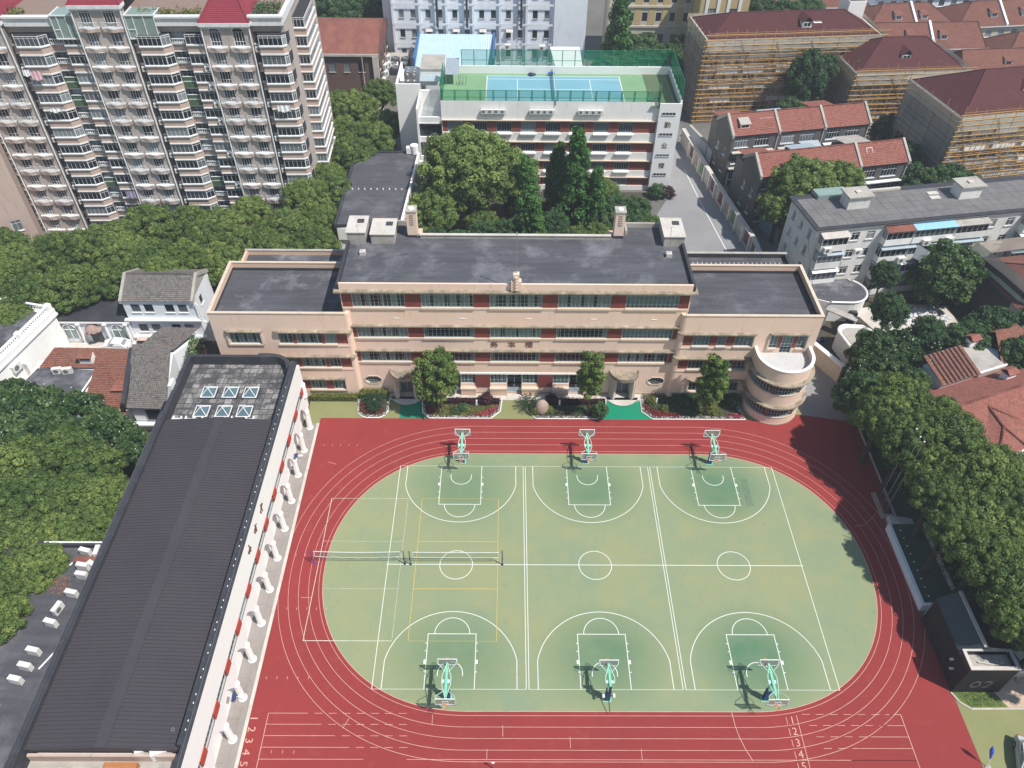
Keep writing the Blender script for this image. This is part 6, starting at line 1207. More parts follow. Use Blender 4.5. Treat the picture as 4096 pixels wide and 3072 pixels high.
# lane walls
def lwall(name,lab,pts,h,th,mat,capm,panels=None,cat='wall'):
    t=thing(name,lab,cat,(pts[0][0],pts[0][1],0)); O=(pts[0][0],pts[0][1],0)
    for a,b in zip(pts[:-1],pts[1:]):
        A,B=Vector(a),Vector(b); d=(B-A).normalized(); n=Vector((-d.y,d.x))*th/2; q=MB(O); q.prism([tuple(A+n),tuple(B+n),tuple(B-n),tuple(A-n)],0,h); q.build('wall_section',mat,t)
        n2=n*1.9; q=MB(O); q.prism([tuple(A+n2),tuple(B+n2),tuple(B-n2),tuple(A-n2)],h,h+.15); q.build('coping',capm,t)
        if panels:
            k=int((B-A).length/3.1)
            for i in range(k):
                p=A+d*(1.0+3.1*i); s=n*1.25; mt=panels[i%len(panels)]
                for sg in (1,): e=p+d*2.1; q=MB(O); q.prism([tuple(p+n*sg),tuple(e+n*sg),tuple(e+s*sg),tuple(p+s*sg)],.6,h-.3); q.build('display_panel',mt,t)
                q=MB(O); e0=p-d*.45; e1=p-d*.15; q.prism([tuple(e0+n),tuple(e1+n),tuple(e1+n*2.4),tuple(e0+n*2.4)],0,h); q.build('wall_pier',m_white,t)
    return t
lwall('lane_wall','long cream wall with rusty-white coping and notice panels between driveway and lane',[(53.0,57.5),(52.85,73.4),(50.3,90),(47.4,111.5)],2.9,.4,m_ivory,m_conc2,[plain('maroon_panel',(0.20,0.05,0.05)),m_conc2,plain('green_panel_print',(0.12,0.24,0.10)),m_stone])
lwall('lane_wall','low blue-painted yard wall at the foot of the grey brick rows',[(57.9,76.5),(55.2,84),(53.9,93)],2.2,.3,weathered('blue_dado',(0.27,0.36,0.40),(0.35,0.40,0.42)),m_conc)
lwall('lane_wall','low grey yard wall on the bend of the lane near the scaffold',[(53.0,95),(51.2,107),(49.2,114)],2.4,.3,m_bluew,m_conc)
lwall('lane_wall','beige gate wall with white coping right of the round stair bay',[(58.2,43.2),(55.4,48.3),(53.6,53)],2.8,.35,m_ivory,m_white)
b=T_('curved_guard_house','low white building with a rounded end and black roof behind the school right wing','building',59,57); 
def O(p): return [(x-59,y-57) for x,y in p]
P=O([(58.0,61.6),(56.2,58.0),(60.2,56.3),(63.0,56.2)]+arc(63.3,59.1,2.9,-80,55,10)+[(64.5,62.2)]); q=MB(); q.prism(P,0,3.4); q.build('wall',m_white,b); q=MB(); q.prism([(x*.95+.12,y*.95+.1) for x,y in P],3.4,3.5); q.build('flat_roof',m_bit2,b)
q=MB(); n=len(P)
for i in range(2,n-2): a,c=Vector(P[i]),Vector(P[i+1]); q.cyl((a.x,a.y,3.5),(c.x,c.y,3.5),.16,.16,6)
q.build('rounded_rim',m_white2,b); q=MB(); q.box(4.3,5.3,-1.6,-.8,0,2.1); q.build('doorway',m_fd,b)
b=T_('curved_gate_house','small white gatehouse with curved parapet beside the beige wall','building',61.5,49.5); P=[(-1.0,-4.5),(1.6,-5.4),(4.6,-1.2),(1.8,1.8)]+[(x-61.5,y-49.5) for x,y in arc(61.0,50.0,1.5,70,180,8)]; q=MB(); q.prism(P,0,3.1); q.build('wall',m_white,b); q=MB(); q.prism([(x*.86+.2,y*.86-.2) for x,y in P],3.1,3.18); q.build('roof',m_conc,b)
q=MB(); n=len(P)
for i in range(n): a,c=Vector(P[i]),Vector(P[(i+1)%n]); q.cyl((a.x,a.y,3.2),(c.x,c.y,3.2),.17,.17,6)
q.build('parapet_rim',m_white2,b)
b=T_('grey_canopy','narrow grey canopy roof linking the two curved white buildings','canopy',60.8,54.0,-38); q=MB(); q.box(-1.9,2.6,-.6,.6,3.3,3.45); q.build('canopy_slab',m_conc,b); q=MB(); q.box(-1.8,-1.6,-.5,.5,0,3.3); q.box(2.3,2.5,-.5,.5,0,3.3); q.build('canopy_leg',m_white,b)
t=T_('motor_scooter','dark scooter parked inside the gate beside the beige wall','scooter',58.0,51.2,20); q=MB(); q.box(-.6,.35,-.13,.13,.3,.55); q.box(-.65,0,-.16,.16,.6,.75); q.box(.35,.55,-.18,.18,.25,.95); k=q.build('body',m_navy,t)
for x in (-.55,.6): q=MB(); q.cyl((x,-.06,.25),(x,.06,.25),.25,.25,12); q.build('wheel',m_tyre,t)
q=MB(); q.cyl((.5,-.33,1.02),(.5,.33,1.02),.03,.03,5); q.cyl((.6,0,.3),(.48,0,1.0),.04,.04,5); q.build('handlebar',m_steel,t)
# hoarding and half-roofed site at the right edge
b=T_('construction_hoarding','grey-sheeted hoarding in front of a low red tiled roof at the right edge','hoarding',82.5,50,0); q=MB(); 
pts=[(-.8,13.6),(1.2,7.4),(2.2,3.0),(6.5,-3)]
for a,c in zip(pts[:-1],pts[1:]): q.face([(a[0],a[1],0),(c[0],c[1],0),(c[0],c[1],8.0),(a[0],a[1],8.0)])
q.build('grey_sheeting',plain('dark_grey_sheeting',(0.05,0.052,0.06),.7),b); q=MB()
for a,c in zip(pts[:-1],pts[1:]): q.face([(a[0]-.2,a[1],6.6),(c[0]-.2,c[1],6.6),(c[0]+.6,c[1]+.3,9.1),(a[0]+.6,a[1]+.3,9.1)])
q.face([(pts[0][0],pts[0][1],6.6),(pts[0][0]+14,pts[0][1]+3,6.6),(pts[0][0]+14,pts[0][1]+3,9.0),(pts[0][0],pts[0][1],9.0)]); q.build('pale_sheeting',m_hemp,b)
b=T_('site_house','red tiled house roof behind the grey hoarding on the right edge','house',85.0,51,9.8); building(b,14,12,6.0,{'F':[(1+3*i,2,1.4,1.6,2) for i in range(4)]},m_ivory); hip(b,0,14,0,12,6.0,9.2,m_brnroof,None,.6,5.5)
t=T_('rubble_heap','heap of white rubble sacks on a pale yard among dark trees','rubble',74.8,57.4); 
rr=random.Random(3)
sk=[]
for i in range(3): v,f=ICO1; q=MB(); q.v=[tuple(p*(1+rr.uniform(-.15,.15))*np.array([.42,.34,.26])) for p in v]; q.f=[tuple(x) for x in f]; q.uv=[[(0,0)]*3]*len(f); sk.append(q.mesh('rubble_sack',m_bag if i<2 else m_conc2))
for i in range(110): a=rr.gauss(0,1.9);b_=rr.gauss(0,.75); ref('rubble_sack',sk[i%3],t,Matrix.Translation((a,b_+.25*a,max(.15,.75-.22*abs(a)-.3*abs(b_)+rr.uniform(-.1,.25))))@Matrix.Rotation(rr.uniform(0,6),4,'Z')@Matrix.Rotation(rr.uniform(-.5,.5),4,'X'))
sheet('pale_yard',[(65,59),(67,54),(74,52.5),(80,56),(80,60),(72,60.5)],0.004,m_conc2)
# ---------------------------------------------------------------- red-roofed villa on the right
V=T_('tiled_villa','rambling villa with weathered red tile roofs and small tiled chimneys at the right edge','villa',66.6,31.2,21)
q=MB(); wall_side(q,22,9,'L',5.2,[],0); wall_side(q,22,9,'F',5.0,[(7.5,1.2,1.5,2.4),(10,1.2,2.2,2.4),(13.2,1.2,1.5,2.4)],0,.3); wall_side(q,22,9,'B',5.2,[],0); q.face([(0,9,5.1),(0,0,5.1),(0,4.5,7.6)]); q.build('wall',m_bluew,V,mtx=Matrix.Translation((0,-4.5,0)))
q=MB(); tile_roof(q,(0,-5.0,4.9),(22,-5.0,4.9),(22,0,7.6),(0,0,7.6)); tile_roof(q,(22,5.2,4.9),(0,5.2,4.9),(0,0,7.6),(22,0,7.6)); rf=q.build('roof',m_redroof,V); q=MB(); q.cyl((0,0,7.65),(22,0,7.65),.16,.16,6); q.build('ridge_tile',m_redroof,rf)
q=MB(); parapet_cap(q,-.05,-5.1,0,5.3,4.9,7.6,.35,.15); q.build('gable_coping',m_white2,V)
w=V
q=MB(); tile_roof(q,(1.9,-6.4,4.4),(6.5,-6.4,4.4),(4.2,-3.8,6.3),(4.2,-3.8,6.3)); tile_roof(q,(6.5,-6.4,4.4),(7.4,-3.2,5.7),(4.2,-1.0,7.0),(4.2,-3.8,6.3)); tile_roof(q,(1.3,-3.2,5.6),(1.9,-6.4,4.4),(4.2,-3.8,6.3),(4.2,-1.0,7.0)); k=q.build('hipped_bay_roof',m_redroof,V); q=MB(); 
for a,c in (((1.9,-6.4,4.5),(4.2,-3.8,6.4)),((6.5,-6.4,4.5),(4.2,-3.8,6.4)),((4.2,-3.8,6.4),(4.2,-1.0,7.1)),((7.4,-3.2,5.8),(4.2,-1.0,7.1))): q.cyl(a,c,.14,.14,6)
q.build('ridge_tile',m_redroof,k); q=MB(); q.box(2.2,6.2,-6.1,-4.6,0,4.4); q.build('bay_wall',m_ivory,V); q=MB(); q.box(7.0,20,-6.4,-5.2,2.7,3.0); q.box(7.0,20,-6.4,-6.25,3.0,3.7); q.build('balcony_parapet',m_white,V)
q=MB(); q.box(3.0,8.4,4.8,8.2,0,6.3); k=q.build('rear_block',m_bluew,V); q=MB(); tile_roof(q,(2.7,4.3,6.2),(8.8,4.3,6.2),(8.8,8.6,7.6),(2.7,8.6,7.6)); q.build('shed_roof',m_orroof,k); q=MB(); pantile_ribs(q,(2.7,4.3,6.3),(8.8,4.3,6.3),(8.8,8.6,7.7),(2.7,8.6,7.7),.62,.07); s=q.build('pantile_rib',m_black,k); s['kind']='stuff'
q=MB(); q.box(8.9,13.4,4.6,9.6,0,5.9); k=q.build('flat_roofed_link',m_conc,V); q=MB(); q.box(8.9,13.4,4.5,4.7,5.9,6.2); q.build('white_edge',m_white,k)
q=MB(); tile_roof(q,(13.4,5.2,5.6),(22,5.2,5.6),(19,9,7.6),(15,9,7.6)); tile_roof(q,(22,12,5.6),(13,12,5.6),(15,9,7.6),(19,9,7.6)); k=q.build('rear_hip_roof',m_orroof,V); q=MB(); q.box(13.6,22,5.6,12,0,5.6); q.build('rear_wall',m_bluew,k)
for (x,y,z) in ((10.6,2.2,6.2),(11.4,9.0,6.0)):
    q=MB(); q.box(x,x+1.5,y,y+1.0,z-1,z+1.0); k=q.build('chimney',m_white2,V); q=MB(); q.box(x-.15,x+1.65,y-.2,y+1.2,z+1.0,z+1.1); tile_roof(q,(x-.1,y-.2,z+1.1),(x+1.6,y-.2,z+1.1),(x+1.5,y+.5,z+1.5),(x,y+.5,z+1.5)); tile_roof(q,(x+1.6,y+1.2,z+1.1),(x-.1,y+1.2,z+1.1),(x,y+.5,z+1.5),(x+1.5,y+.5,z+1.5)); q.build('chimney_roof',m_redroof,k)
for i,(x,y,z,w_,mt,l) in enumerate(((71.0,26.3,2.2,1.8,m_cloth1,'pink cloths drying below the villa balcony'),(74.8,29.3,4.0,1.2,m_bluep,'blue bundle on the villa balcony'))):
    t=T_('laundry',l,'laundry',x,y,21,z); q=MB(); 
    for j in range(6): q.face([(j*w_/6,.1*math.sin(j*2),-.9),((j+1)*w_/6,.1*math.sin(j*2+2),-.9),((j+1)*w_/6,0,0),(j*w_/6,0,0)])
    q.build('cloth',mt,t); q=MB(); q.cyl((-.3,0,.02),(w_+.4,0,.02),.025,.025,5); q.cyl((-.3,0,-z),(-.3,0,.02),.03,.03,5); q.build('drying_pole',m_steel,t)
# ---------------------------------------------------------------- west side: old houses
H1=T_('white_gabled_house','white two-storey house with grey tile roof and black windows left of the school wing','house',-39.8,50.9)
building(H1,9.8,6.8,7.4,{'F':[(x,z,1.25,1.35,2) for x in (.95,2.75,5.6,7.4) for z in (1.8,5.3)],'R':[(2,5,1,1.4,2)]},m_bluew,fm=m_fd,sill=m_fw)
gable(H1,.2,9.6,0,6.8,7.4,9.3,m_greyroof)
for x in (0,9.75): q=MB(); parapet_cap(q,x,-.35,3.4,7.1,7.3,9.3,.4,.25); q.face([(x,0,7.2),(x,6.8,7.2),(x,3.4,9.2)]); q.build('gable_coping',m_conc,H1)
q=MB(); q.box(-.4,10.3,-.55,-.02,4.05,4.25); q.box(-.1,10.1,-.5,-.02,.9,1.15); q.build('cornice',m_white,H1); q=MB(); q.tube([(10.1,-.3,7.2),(10.4,-.4,6.9),(10.4,-.4,4.3),(10.9,-.4,3.9),(10.9,-.4,0)],.08,5); q.build('drain_pipe',m_white,H1)
q=MB(); q.box(.6,2.0,-1.4,-.5,1.2,1.3); q.box(8.4,9.6,-1.2,-.5,1.0,1.1); q.build('pink_canopy',plain('pink_canopy',(0.62,0.46,0.42),.7),H1)
H2=T_('arched_lodge','low white lodge with arched windows, pilasters and a pink domed awning','lodge',-50.2,50.6)
q=MB(); q.box(0,10.3,0,6,0,3.9); q.build('wall',m_bluew,H2); q=MB(); q.box(-.2,10.5,-.2,6.2,3.9,4.1); q.build('roof',m_black,H2); q=MB(); q.box(-.25,10.5,-.28,-.02,3.6,3.88); q.build('cornice',m_white2,H2)
for x in (1.7,8.5):
    q=MB(); P=[(x-.95,-.06,.8),(x+.95,-.06,.8)]+[(x+.95*math.cos(rad(t)),-.06,2.4+.95*math.sin(rad(t))) for t in range(0,181,20)]; q.face(P); k=q.build('arched_window',m_frost,H2); q=MB(); q.tube([(a,-.12,c) for a,b,c in P[1:]]+[(P[0][0],-.12,.8)],.09,5); q.box(x-.04,x+.04,-.14,-.07,.8,3.3); q.box(x-.95,x+.95,-.14,-.07,2.3,2.4); q.build('arch_frame',m_white2,k)
for x in (3.3,7.0,9.9): q=MB(); q.cyl((x,-.3,.2),(x,-.3,3.6),.2,.17,12); q.box(x-.3,x+.3,-.6,0,0,.22); q.box(x-.26,x+.26,-.55,0,3.45,3.62); q.build('engaged_column',m_white2,H2)
q=MB(); q.box(4.3,6.0,-.1,-.03,.15,2.3); q.build('door',m_fd,H2); v,f=ICO2; q=MB(); q.v=[(5.15+p[0]*1.25,min(-.05,-.05-abs(p[1])*1.35),2.45+abs(p[2])*1.05) for p in v]; q.f=[tuple(a) for a in f]; q.uv=[[(0,0)]*3]*len(f); q.build('domed_awning',plain('pink_awning',(0.70,0.50,0.46),.7),H2,True)
MS=T_('white_mansion','white classical mansion corner with balustrade and black flat roof at the left edge','mansion',-49.3,50.2,-13)
q=MB(); q.box(-14,0,-12.5,0,0,6.1); q.build('wall',m_white,MS); q=MB(); q.box(-13,-1.2,-12,-1,6.1,6.25); q.build('flat_roof',m_bit2,MS); q=MB(); q.box(-14,.3,-.9,.3,5.2,5.5); q.box(-.9,.3,-12.5,-.9,5.2,5.5); q.box(-14,.2,-.6,.2,5.5,6.3); q.box(-.6,.2,-12.5,-.6,5.5,6.3); q.build('cornice',m_white2,MS)
q=MB(); q.lathe((0,0,0),[(.07,0),(.11,.2),(.05,.4),(.08,.55)],6); bm=q.mesh('baluster',m_white2)
q=MB(); q.box(-13,-.2,-.5,-.2,6.9,7.05); q.box(-.5,-.2,-12,-.5,6.9,7.05); 
for a in (0,): q.box(-.65,.1,-.65,.1,6.3,7.2); q.box(-.65,.1,-6.6,-5.9,6.3,7.2); q.box(-6.8,-6.1,-.65,.1,6.3,7.2)
k=q.build('balustrade_rail',m_white2,MS)
for i in range(30): ref('baluster',bm,k,T3(-1-.4*i,-.35,6.32)); 
for i in range(28): ref('baluster',bm,k,T3(-.35,-1-.4*i,6.32))
for y,z in ((-3.5,2.6),(-9.5,2.5)): window(MS,Matrix.Translation((.0,y,z))@Matrix.Rotation(rad(90),4,'Z'),.9,1.4,2,1,m_fw,m_dg,None)
q=MB(); q.box(0.02,.5,-12,-10,0,1.2); q.box(-.5,0.8,-8.2,-7.8,0,3.6); q.build('side_buttress',m_white2,MS)
ac(-51.2,41.2,3.2,rad(77),'white air conditioner on the mansion side wall, the higher one','mansion wall units',1.5); ac(-52.2,39.6,2.2,rad(77),'white air conditioner on the mansion side wall, the lower one','mansion wall units',1.4)
# orange roofs and black flat roof
OR=T_('orange_roofed_house','low house with mossy orange tile roofs around a black flat roof','house',-42,41)
q=MB(); q.box(-7.5,5.2,-4,2.4,0,3.0); q.box(1.2,7.4,-9.8,1.5,0,3.0); q.build('wall',m_white,OR)
q=MB(); tile_roof(q,(-6.6,.6,3.4),(5.2,.6,3.4),(5.2,3.4,4.3),(-5.4,3.6,4.3)); tile_roof(q,(2.2,-10.2,3.0),(8.2,-10.6,3.0),(6.6,.9,4.6),(1.4,.9,4.6)); q.build('roof',m_orroof,OR)
q=MB(); q.prism([(-6.8,.6),(-8.0,-4.4),(.6,-5.6),(1.3,.3)],3.0,3.3); q.build('flat_roof',m_bit2,OR); q=MB(); q.cyl((1.3,.6,3.5),(.7,-5.6,3.5),.12,.12,6); q.build('white_flashing',m_white2,OR)
dormer(OR,-1.3,1.2,4.0,1.7,.7,1.0,m_orroof); q=MB(); q.face([(4.9,-4.6,4.3),(6.9,-4.6,4.3),(6.9,-3.2,4.9),(5.4,-3.2,4.9)],[(0,0),(2,0),(2,1),(0,1)]); q.build('roof_hatch_tile',m_redroof,OR)
ac(-45.6,40.6,3.3,rad(10),'left of two air conditioners on the black flat roof among orange tiles','units on the black flat roof',1.2); ac(-44.3,40.6,3.3,rad(10),'right of two air conditioners on the black flat roof among orange tiles','units on the black flat roof',1.2)
GR=T_('grey_tiled_house','narrow grey tiled house with patched tiles beside the ivy wall','house',-32.2,38); A=(( -3.9,5.3),(1.2,5.2),(3.4,-4.9),(-1.6,-4.6))
q=MB(); q.prism([(-3.7,5.2),(1.1,5.1),(3.1,-4.5),(-1.4,-4.3)],0,4.6); q.prism([(-3.6,5.2),(1.1,5.2),(3.5,9.2),(-1.6,9.4)],0,4.4); q.build('wall',m_bluew,GR)
q=MB(); tile_roof(q,(-1.6,-4.9,4.7),(3.5,-5.1,4.7),(1.2,5.3,6.0),(-3.9,5.4,6.0)); k=q.build('roof',m_greyroof,GR); q=MB(); tile_roof(q,(-3.9,5.5,5.0),(1.2,5.4,5.0),(3.7,9.2,5.6),(-1.4,9.4,5.6)); q.build('rear_roof',m_greyroof,GR)
q=MB(); q.prism([(-3.7,5.2),(-1.4,-5),(-1.9,-5),(-4.4,5.2)],5.0,5.6); q.build('valley_parapet',m_black,GR); window(GR,Matrix.Translation((.4,-4.62,2.3)),1.9,1.7,4,1,m_fd,m_dg,None); q=MB(); q.box(-1.8,3.4,-5.1,-4.5,1.6,1.8); q.build('ledge',m_white,GR)
IV=T_('ivy_wall','tapering old wall covered with green ivy beside the sports hall','wall',-28.5,38); q=MB(); q.prism([(-.4,7.5),(.5,7.5),(.9,-4.8),(0.3,-4.8)],0,5.2); q.build('wall_core',m_pinkw,IV)
for k,(p) in enumerate(([(-.7,7.5),(.9,7.5),(1.0,1.5),(-.2,1.5)],[(-.2,1.5),(.9,1.5),(1.5,-5),(.1,-5)])): leaf_patch('ivy',p,3.2,m_leafb,1500,.30,k,2.6,parent=IV,box=True)
sheet('forecourt',[(-50.5,50.5),(-39,50.5),(-39,46),(-49,45.5)],0.003,m_conc2)
sheet('side_yard',[(-30.4,51),(-23.4,51),(-23.4,58),(-30,58)],0.003,m_ivory)
# white hatchback
def hatchback(lab,x,y,rz,paint,L=3.9):
    t=T_('parked_car',lab,'car',x,y,rz); prof=[(-1.95,.35),(-1.95,.8),(-1.85,.98),(-1.45,1.12),(-1.05,1.46),(.35,1.50),(1.0,1.02),(1.7,.88),(1.95,.65),(1.95,.35)]
    q=MB(); W=.82; n=len(prof)
    ww=lambda z:W-(.16 if z>1.2 else 0.03 if z>.9 else 0)
    for i in range(n):
        j=(i+1)%n; a,b=prof[i],prof[j]; q.face([(a[0],-ww(a[1]),a[1]),(a[0],ww(a[1]),a[1]),(b[0],ww(b[1]),b[1]),(b[0],-ww(b[1]),b[1])])
    for s in (-1,1): q.face([(p[0],s*ww(p[1]),p[1]) for p in (prof if s<0 else prof[::-1])][::-1])
    q.build('body',paint,t); g=MB(); e=.012
    g.face([(-1.46,-.6,1.13+e),(-1.46,.6,1.13+e),(-1.10,.56,1.44+e),(-1.10,-.56,1.44+e)]); g.face([(.42,-.58,1.47+e),(.42,.58,1.47+e),(.96,.68,1.06+e),(.96,-.68,1.06+e)])
    g.build('windscreen',m_dg,t)
    for s in (-1,1):
        for (a,b,c,d) in (((-1.35,.98),(-.35,.98),(-.35,1.40),(-1.05,1.38)),((-.28,.98),(.9,.98),(.35,1.42),(-.28,1.42))): g=MB(); P=[(u,s*(ww(v)+.02 if v<1.2 else .69),v) for u,v in (a,b,c,d)]; g.face(P if s<0 else P[::-1]); g.build('side_window',m_dg,t)
        for xx in (-1.25,1.25): g=MB(); g.cyl((xx,s*.60,.32),(xx,s*.84,.32),.32,.32,14); w=g.build('wheel',m_tyre,t); g=MB(); g.cyl((xx,s*.845,.32),(xx,s*.85,.32),.2,.2,10); g.build('rim',m_steel,w)
        g=MB(); g.box(1.86,1.96,s*.62-.14,s*.62+.14,.62,.76); g.build('headlight',m_wpipe,t); g=MB(); g.box(-1.97,-1.9,s*.66-.1,s*.66+.1,.75,.95); g.build('tail_light',m_red,t)
    return t
hatchback('small white hatchback parked in front of the arched lodge',-42.1,49.3,176,m_car)
c=hatchback('silver car cut off by the bottom right corner of the photo',60.4,-6.9,250,m_carg); c.scale=(1.12,1.12,1.08)
# ---------------------------------------------------------------- trees
ORD=['first','second','third','fourth','fifth','sixth','seventh','eighth','ninth','tenth','eleventh','twelfth','thirteenth']
def many(lst,kind,crs,trunk,zc,base,label,group,th=7,jz=.6,sz=1.0):
    nr=1 if len(lst)<5 else 2 if len(lst)<11 else 3; ys_=sorted(p[1] for p in lst); cut=[ys_[len(lst)*k//nr] for k in range(1,nr)]; row=lambda p:sum(p[1]>=c for c in cut)
    nm={1:[''],2:['nearer ','farther '],3:['front ','middle ','back ']}[nr]; lab_={}
    for r_ in range(nr):
        for k,p in enumerate(sorted([p for p in lst if row(p)==r_])): lab_[p]='%s, %s from the left in the %srow %s'%(label[0],ORD[k],nm[r_],label[1])
    for i,(x,y,r) in enumerate(lst):
        tree(kind,crs[i%len(crs)],trunk,x,y,zc+RND.uniform(-jz,jz)-sz*r*.15,r/base*RND.uniform(.96,1.1),lab_[(x,y,r)],group,th=th,sz=sz*RND.uniform(.9,1.1))
C5=['camphor0','camphor1','camphor2','camphor3','camphor4']
many([(-58.9,60.8,4.0),(-55.0,64.3,4.1),(-50.0,65.6,3.8),(-53.6,53.1,3.9),(-48.7,55.3,4.2),(-44.3,57.5,3.6),(-54.3,49.0,2.6),(-46.8,68.1,3.5),(-42.7,70.7,4.3),(-39.2,62.1,4.4),(-36.7,72.1,4.0),(-34.6,62.8,4.1),(-29.4,61.1,3.7),(-31.3,70.9,3.9),(-25.1,65.9,4.2),(-28.0,74.9,3.3),(-21.3,71.0,4.3),(-20.5,63.5,3.4),(-16.1,66.0,3.6),(-16.3,73.7,3.7),(-58,57,3.6),(-44.5,63.5,4),(-33,67,4),(-62.5,64,4),(-62,56.5,4),(-38.0,59.2,3.3)],'camphor_tree',C5,'camphor',6.2,4.4,('camphor tree','below the apartment tower'),'trees between apartment tower and school')
tree('camphor_tree','camphor2','camphor',-36.8,57.6,6.8,.62,'small camphor crown drooping over the ridge of the grey-tiled white house')
many([(-15.9,109.5,5.0),(-11.9,98.4,4.6),(-14.2,91.6,4.4),(-17.5,84.6,4.0),(-19.5,78.5,4.0),(-12.5,117.0,3.7),(-17.0,100.1,4.0),(-8.9,104.0,3.4),(-16.0,80.3,3.6),(-20,112,4)],'camphor_tree',C5,'camphor',6.8,4.3,('camphor tree','beside the tower end'),'trees right of the apartment tower')
many([(-41.9,23.2,3.9),(-38.0,25.0,3.4),(-33.4,22.9,3.4),(-38.3,17.4,3.7),(-33.9,18.7,3.7),(-30.3,18.3,3.1),(-37.5,13.2,3.5),(-33.2,13.6,3.1),(-30.6,14.6,2.7),(-42.5,17.5,3.8),(-43,11,3.8)],'camphor_tree',C5,'camphor',6.0,4.2,('camphor tree','left of the metal roof'),'trees left of the sports hall')
many([(-36.6,6.6,3.5),(-34.3,3.2,2.7),(-33.2,8.9,2.7),(-37.2,2.4,3.0),(-39,-1,3)],'camphor_tree',C5,'camphor',7.4,4.2,('camphor tree','over the side terrace'),'trees over the side terrace')
many([(-43.3,31.6,3.5),(-38.9,31.4,3.3),(-34.4,28.7,3.3),(-30.3,26.4,2.3),(-45.8,27.4,3.2),(-47.5,33,3.3),(-41,27.8,3)],'magnolia_tree',['magn0','magn1'],'magn',5.2,3.7,('blossoming magnolia','below orange roofs'),'magnolias left of the sports hall')
many([(57.0,29.0,3.0),(59.6,31.0,3.5),(58.4,25.2,3.4),(60.2,21.4,3.2),(62.6,24.8,3.5),(63.0,19.4,3.8),(61.4,14.6,3.5),(63.4,12.0,3.2),(60.2,9.9,3.1),(61.6,6.6,3.4),(64.4,9.0,3.1),(60.6,3.4,2.4),(62.8,1.6,2.6),(60.3,27.8,3.0),(58.9,17.4,2.6),(67.2,16.2,3.0),(63.4,29.0,2.9),(65.2,4.4,3.2),(65.0,14.6,3.1),(66.5,21,3.1),(67.5,8,3.1),(67.5,1,3.0),(70,12,3.2),(58.4,12.8,2.3),(65.2,-1.0,2.4)],'camphor_tree',C5,'camphor',8.4,4.0,('camphor tree','right of the track'),'trees right of the track',sz=1.15)
many([(57.6,35.4,3.3),(61.4,42.8,3.5),(64.3,43.2,3.3),(61.2,38.6,2.9),(63.2,36.2,2.6),(77.9,60.8,4.6),(59.6,40.3,2.0)],'magnolia_tree',['magn0','magn1'],'magn',5.6,3.7,('blossoming magnolia','behind the stair bay'),'magnolias on the right side')
many([(69.0,60.6,2.0),(66.6,52.0,2.6),(74.8,46.0,3.3),(78.8,47.6,4.0),(82,43.0,3.4),(70.5,47.2,2.8),(80.5,42.5,3.3),(84,47,3.4)],'broadleaf_tree',['dark0','dark1'],'magn',5.4,3.8,('dark tree','round the rubble yard'),'dark trees around the rubble yard')
# garden behind the school
tree('big_camphor_tree','old0','tall',6.2,82.0,10.4,1.5,'big rounded yellow-green camphor with dark forked trunk in the rear garden',th=11,cat='tree')
tree('camphor_tree','old1','tall',12.6,80.6,9.6,1.05,'right shoulder of the old camphor canopy, next to the slim conifer',th=11)
tree('camphor_tree','old1','tall',1.0,75.0,6.4,.86,'lower yellow-green camphor in front of the big garden tree, at its left',th=11)
for i,(x,y,z,s,l) in enumerate(((15.9,77.2,7.6,1.15,'slim bright-green conifer right of the big camphor'),(23.8,78.5,9.2,1.35,'tallest bright-green conifer in front of the rear block'),(17.2,71.2,5.2,1.0,'short ragged conifer close behind the school roof parapet'),(21.0,81.0,8.2,1.1,'conifer half hidden left of the tallest one'),(27.0,77.5,6.8,1.0,'lower conifer just right of the tallest one'))): tree('conifer_tree','cone%d'%(i%3),'cone',x,y,z,s,l,th=13,sz=1.0 if i!=1 else 1.12)
many([(29.2,76.0,3.2),(32.8,73.8,3.1),(27.2,71.0,2.6),(12.9,72.6,2.9),(1.7,69.5,2.4),(23.8,70.6,2.7),(9,72,2.4),(5,70.5,2.2),(36.1,68.3,3.0),(30.5,80,3.2),(34,79.5,3),(29,84,3),(20,74.5,2.8),(15,84,3),(8.8,76,2.6),(-1,79,2.6),(26,83,3),(36,74,2.6)],'broadleaf_tree',['dark0','dark1','camphor3'],'magn',4.2,3.8,('low tree','of the rear garden'),'low trees in the rear garden')
shrub('shrub2',22.0,69.2,1.8,'dark red maple low between the conifers'); shrub('shrub2',41.4,91.0,1.5,'purple-leaved shrub by the foot of the rear block'); shrub('shrub0',39.6,90.7,1.7,'green shrub beside the purple one at the rear block corner'); shrub('shrub0',38.9,59.8,2.6,'bright hedge bush beside the driveway behind the school',1.0)
for i,(x,y) in enumerate(((3.5,66.3),(7.5,66.6),(11,66.2),(15,66.4),(19.5,66.2),(25,66.5),(1,67),(28.5,67))): shrub('shrub0' if i%3 else 'shrub1',x,y,1.1+.3*(i%3),'%s low shrub from the left along the rear wall, over the school roof'%ORD[sorted([3.5,7.5,11,15,19.5,25,1,28.5]).index(x)],group='shrubs behind the school roof')
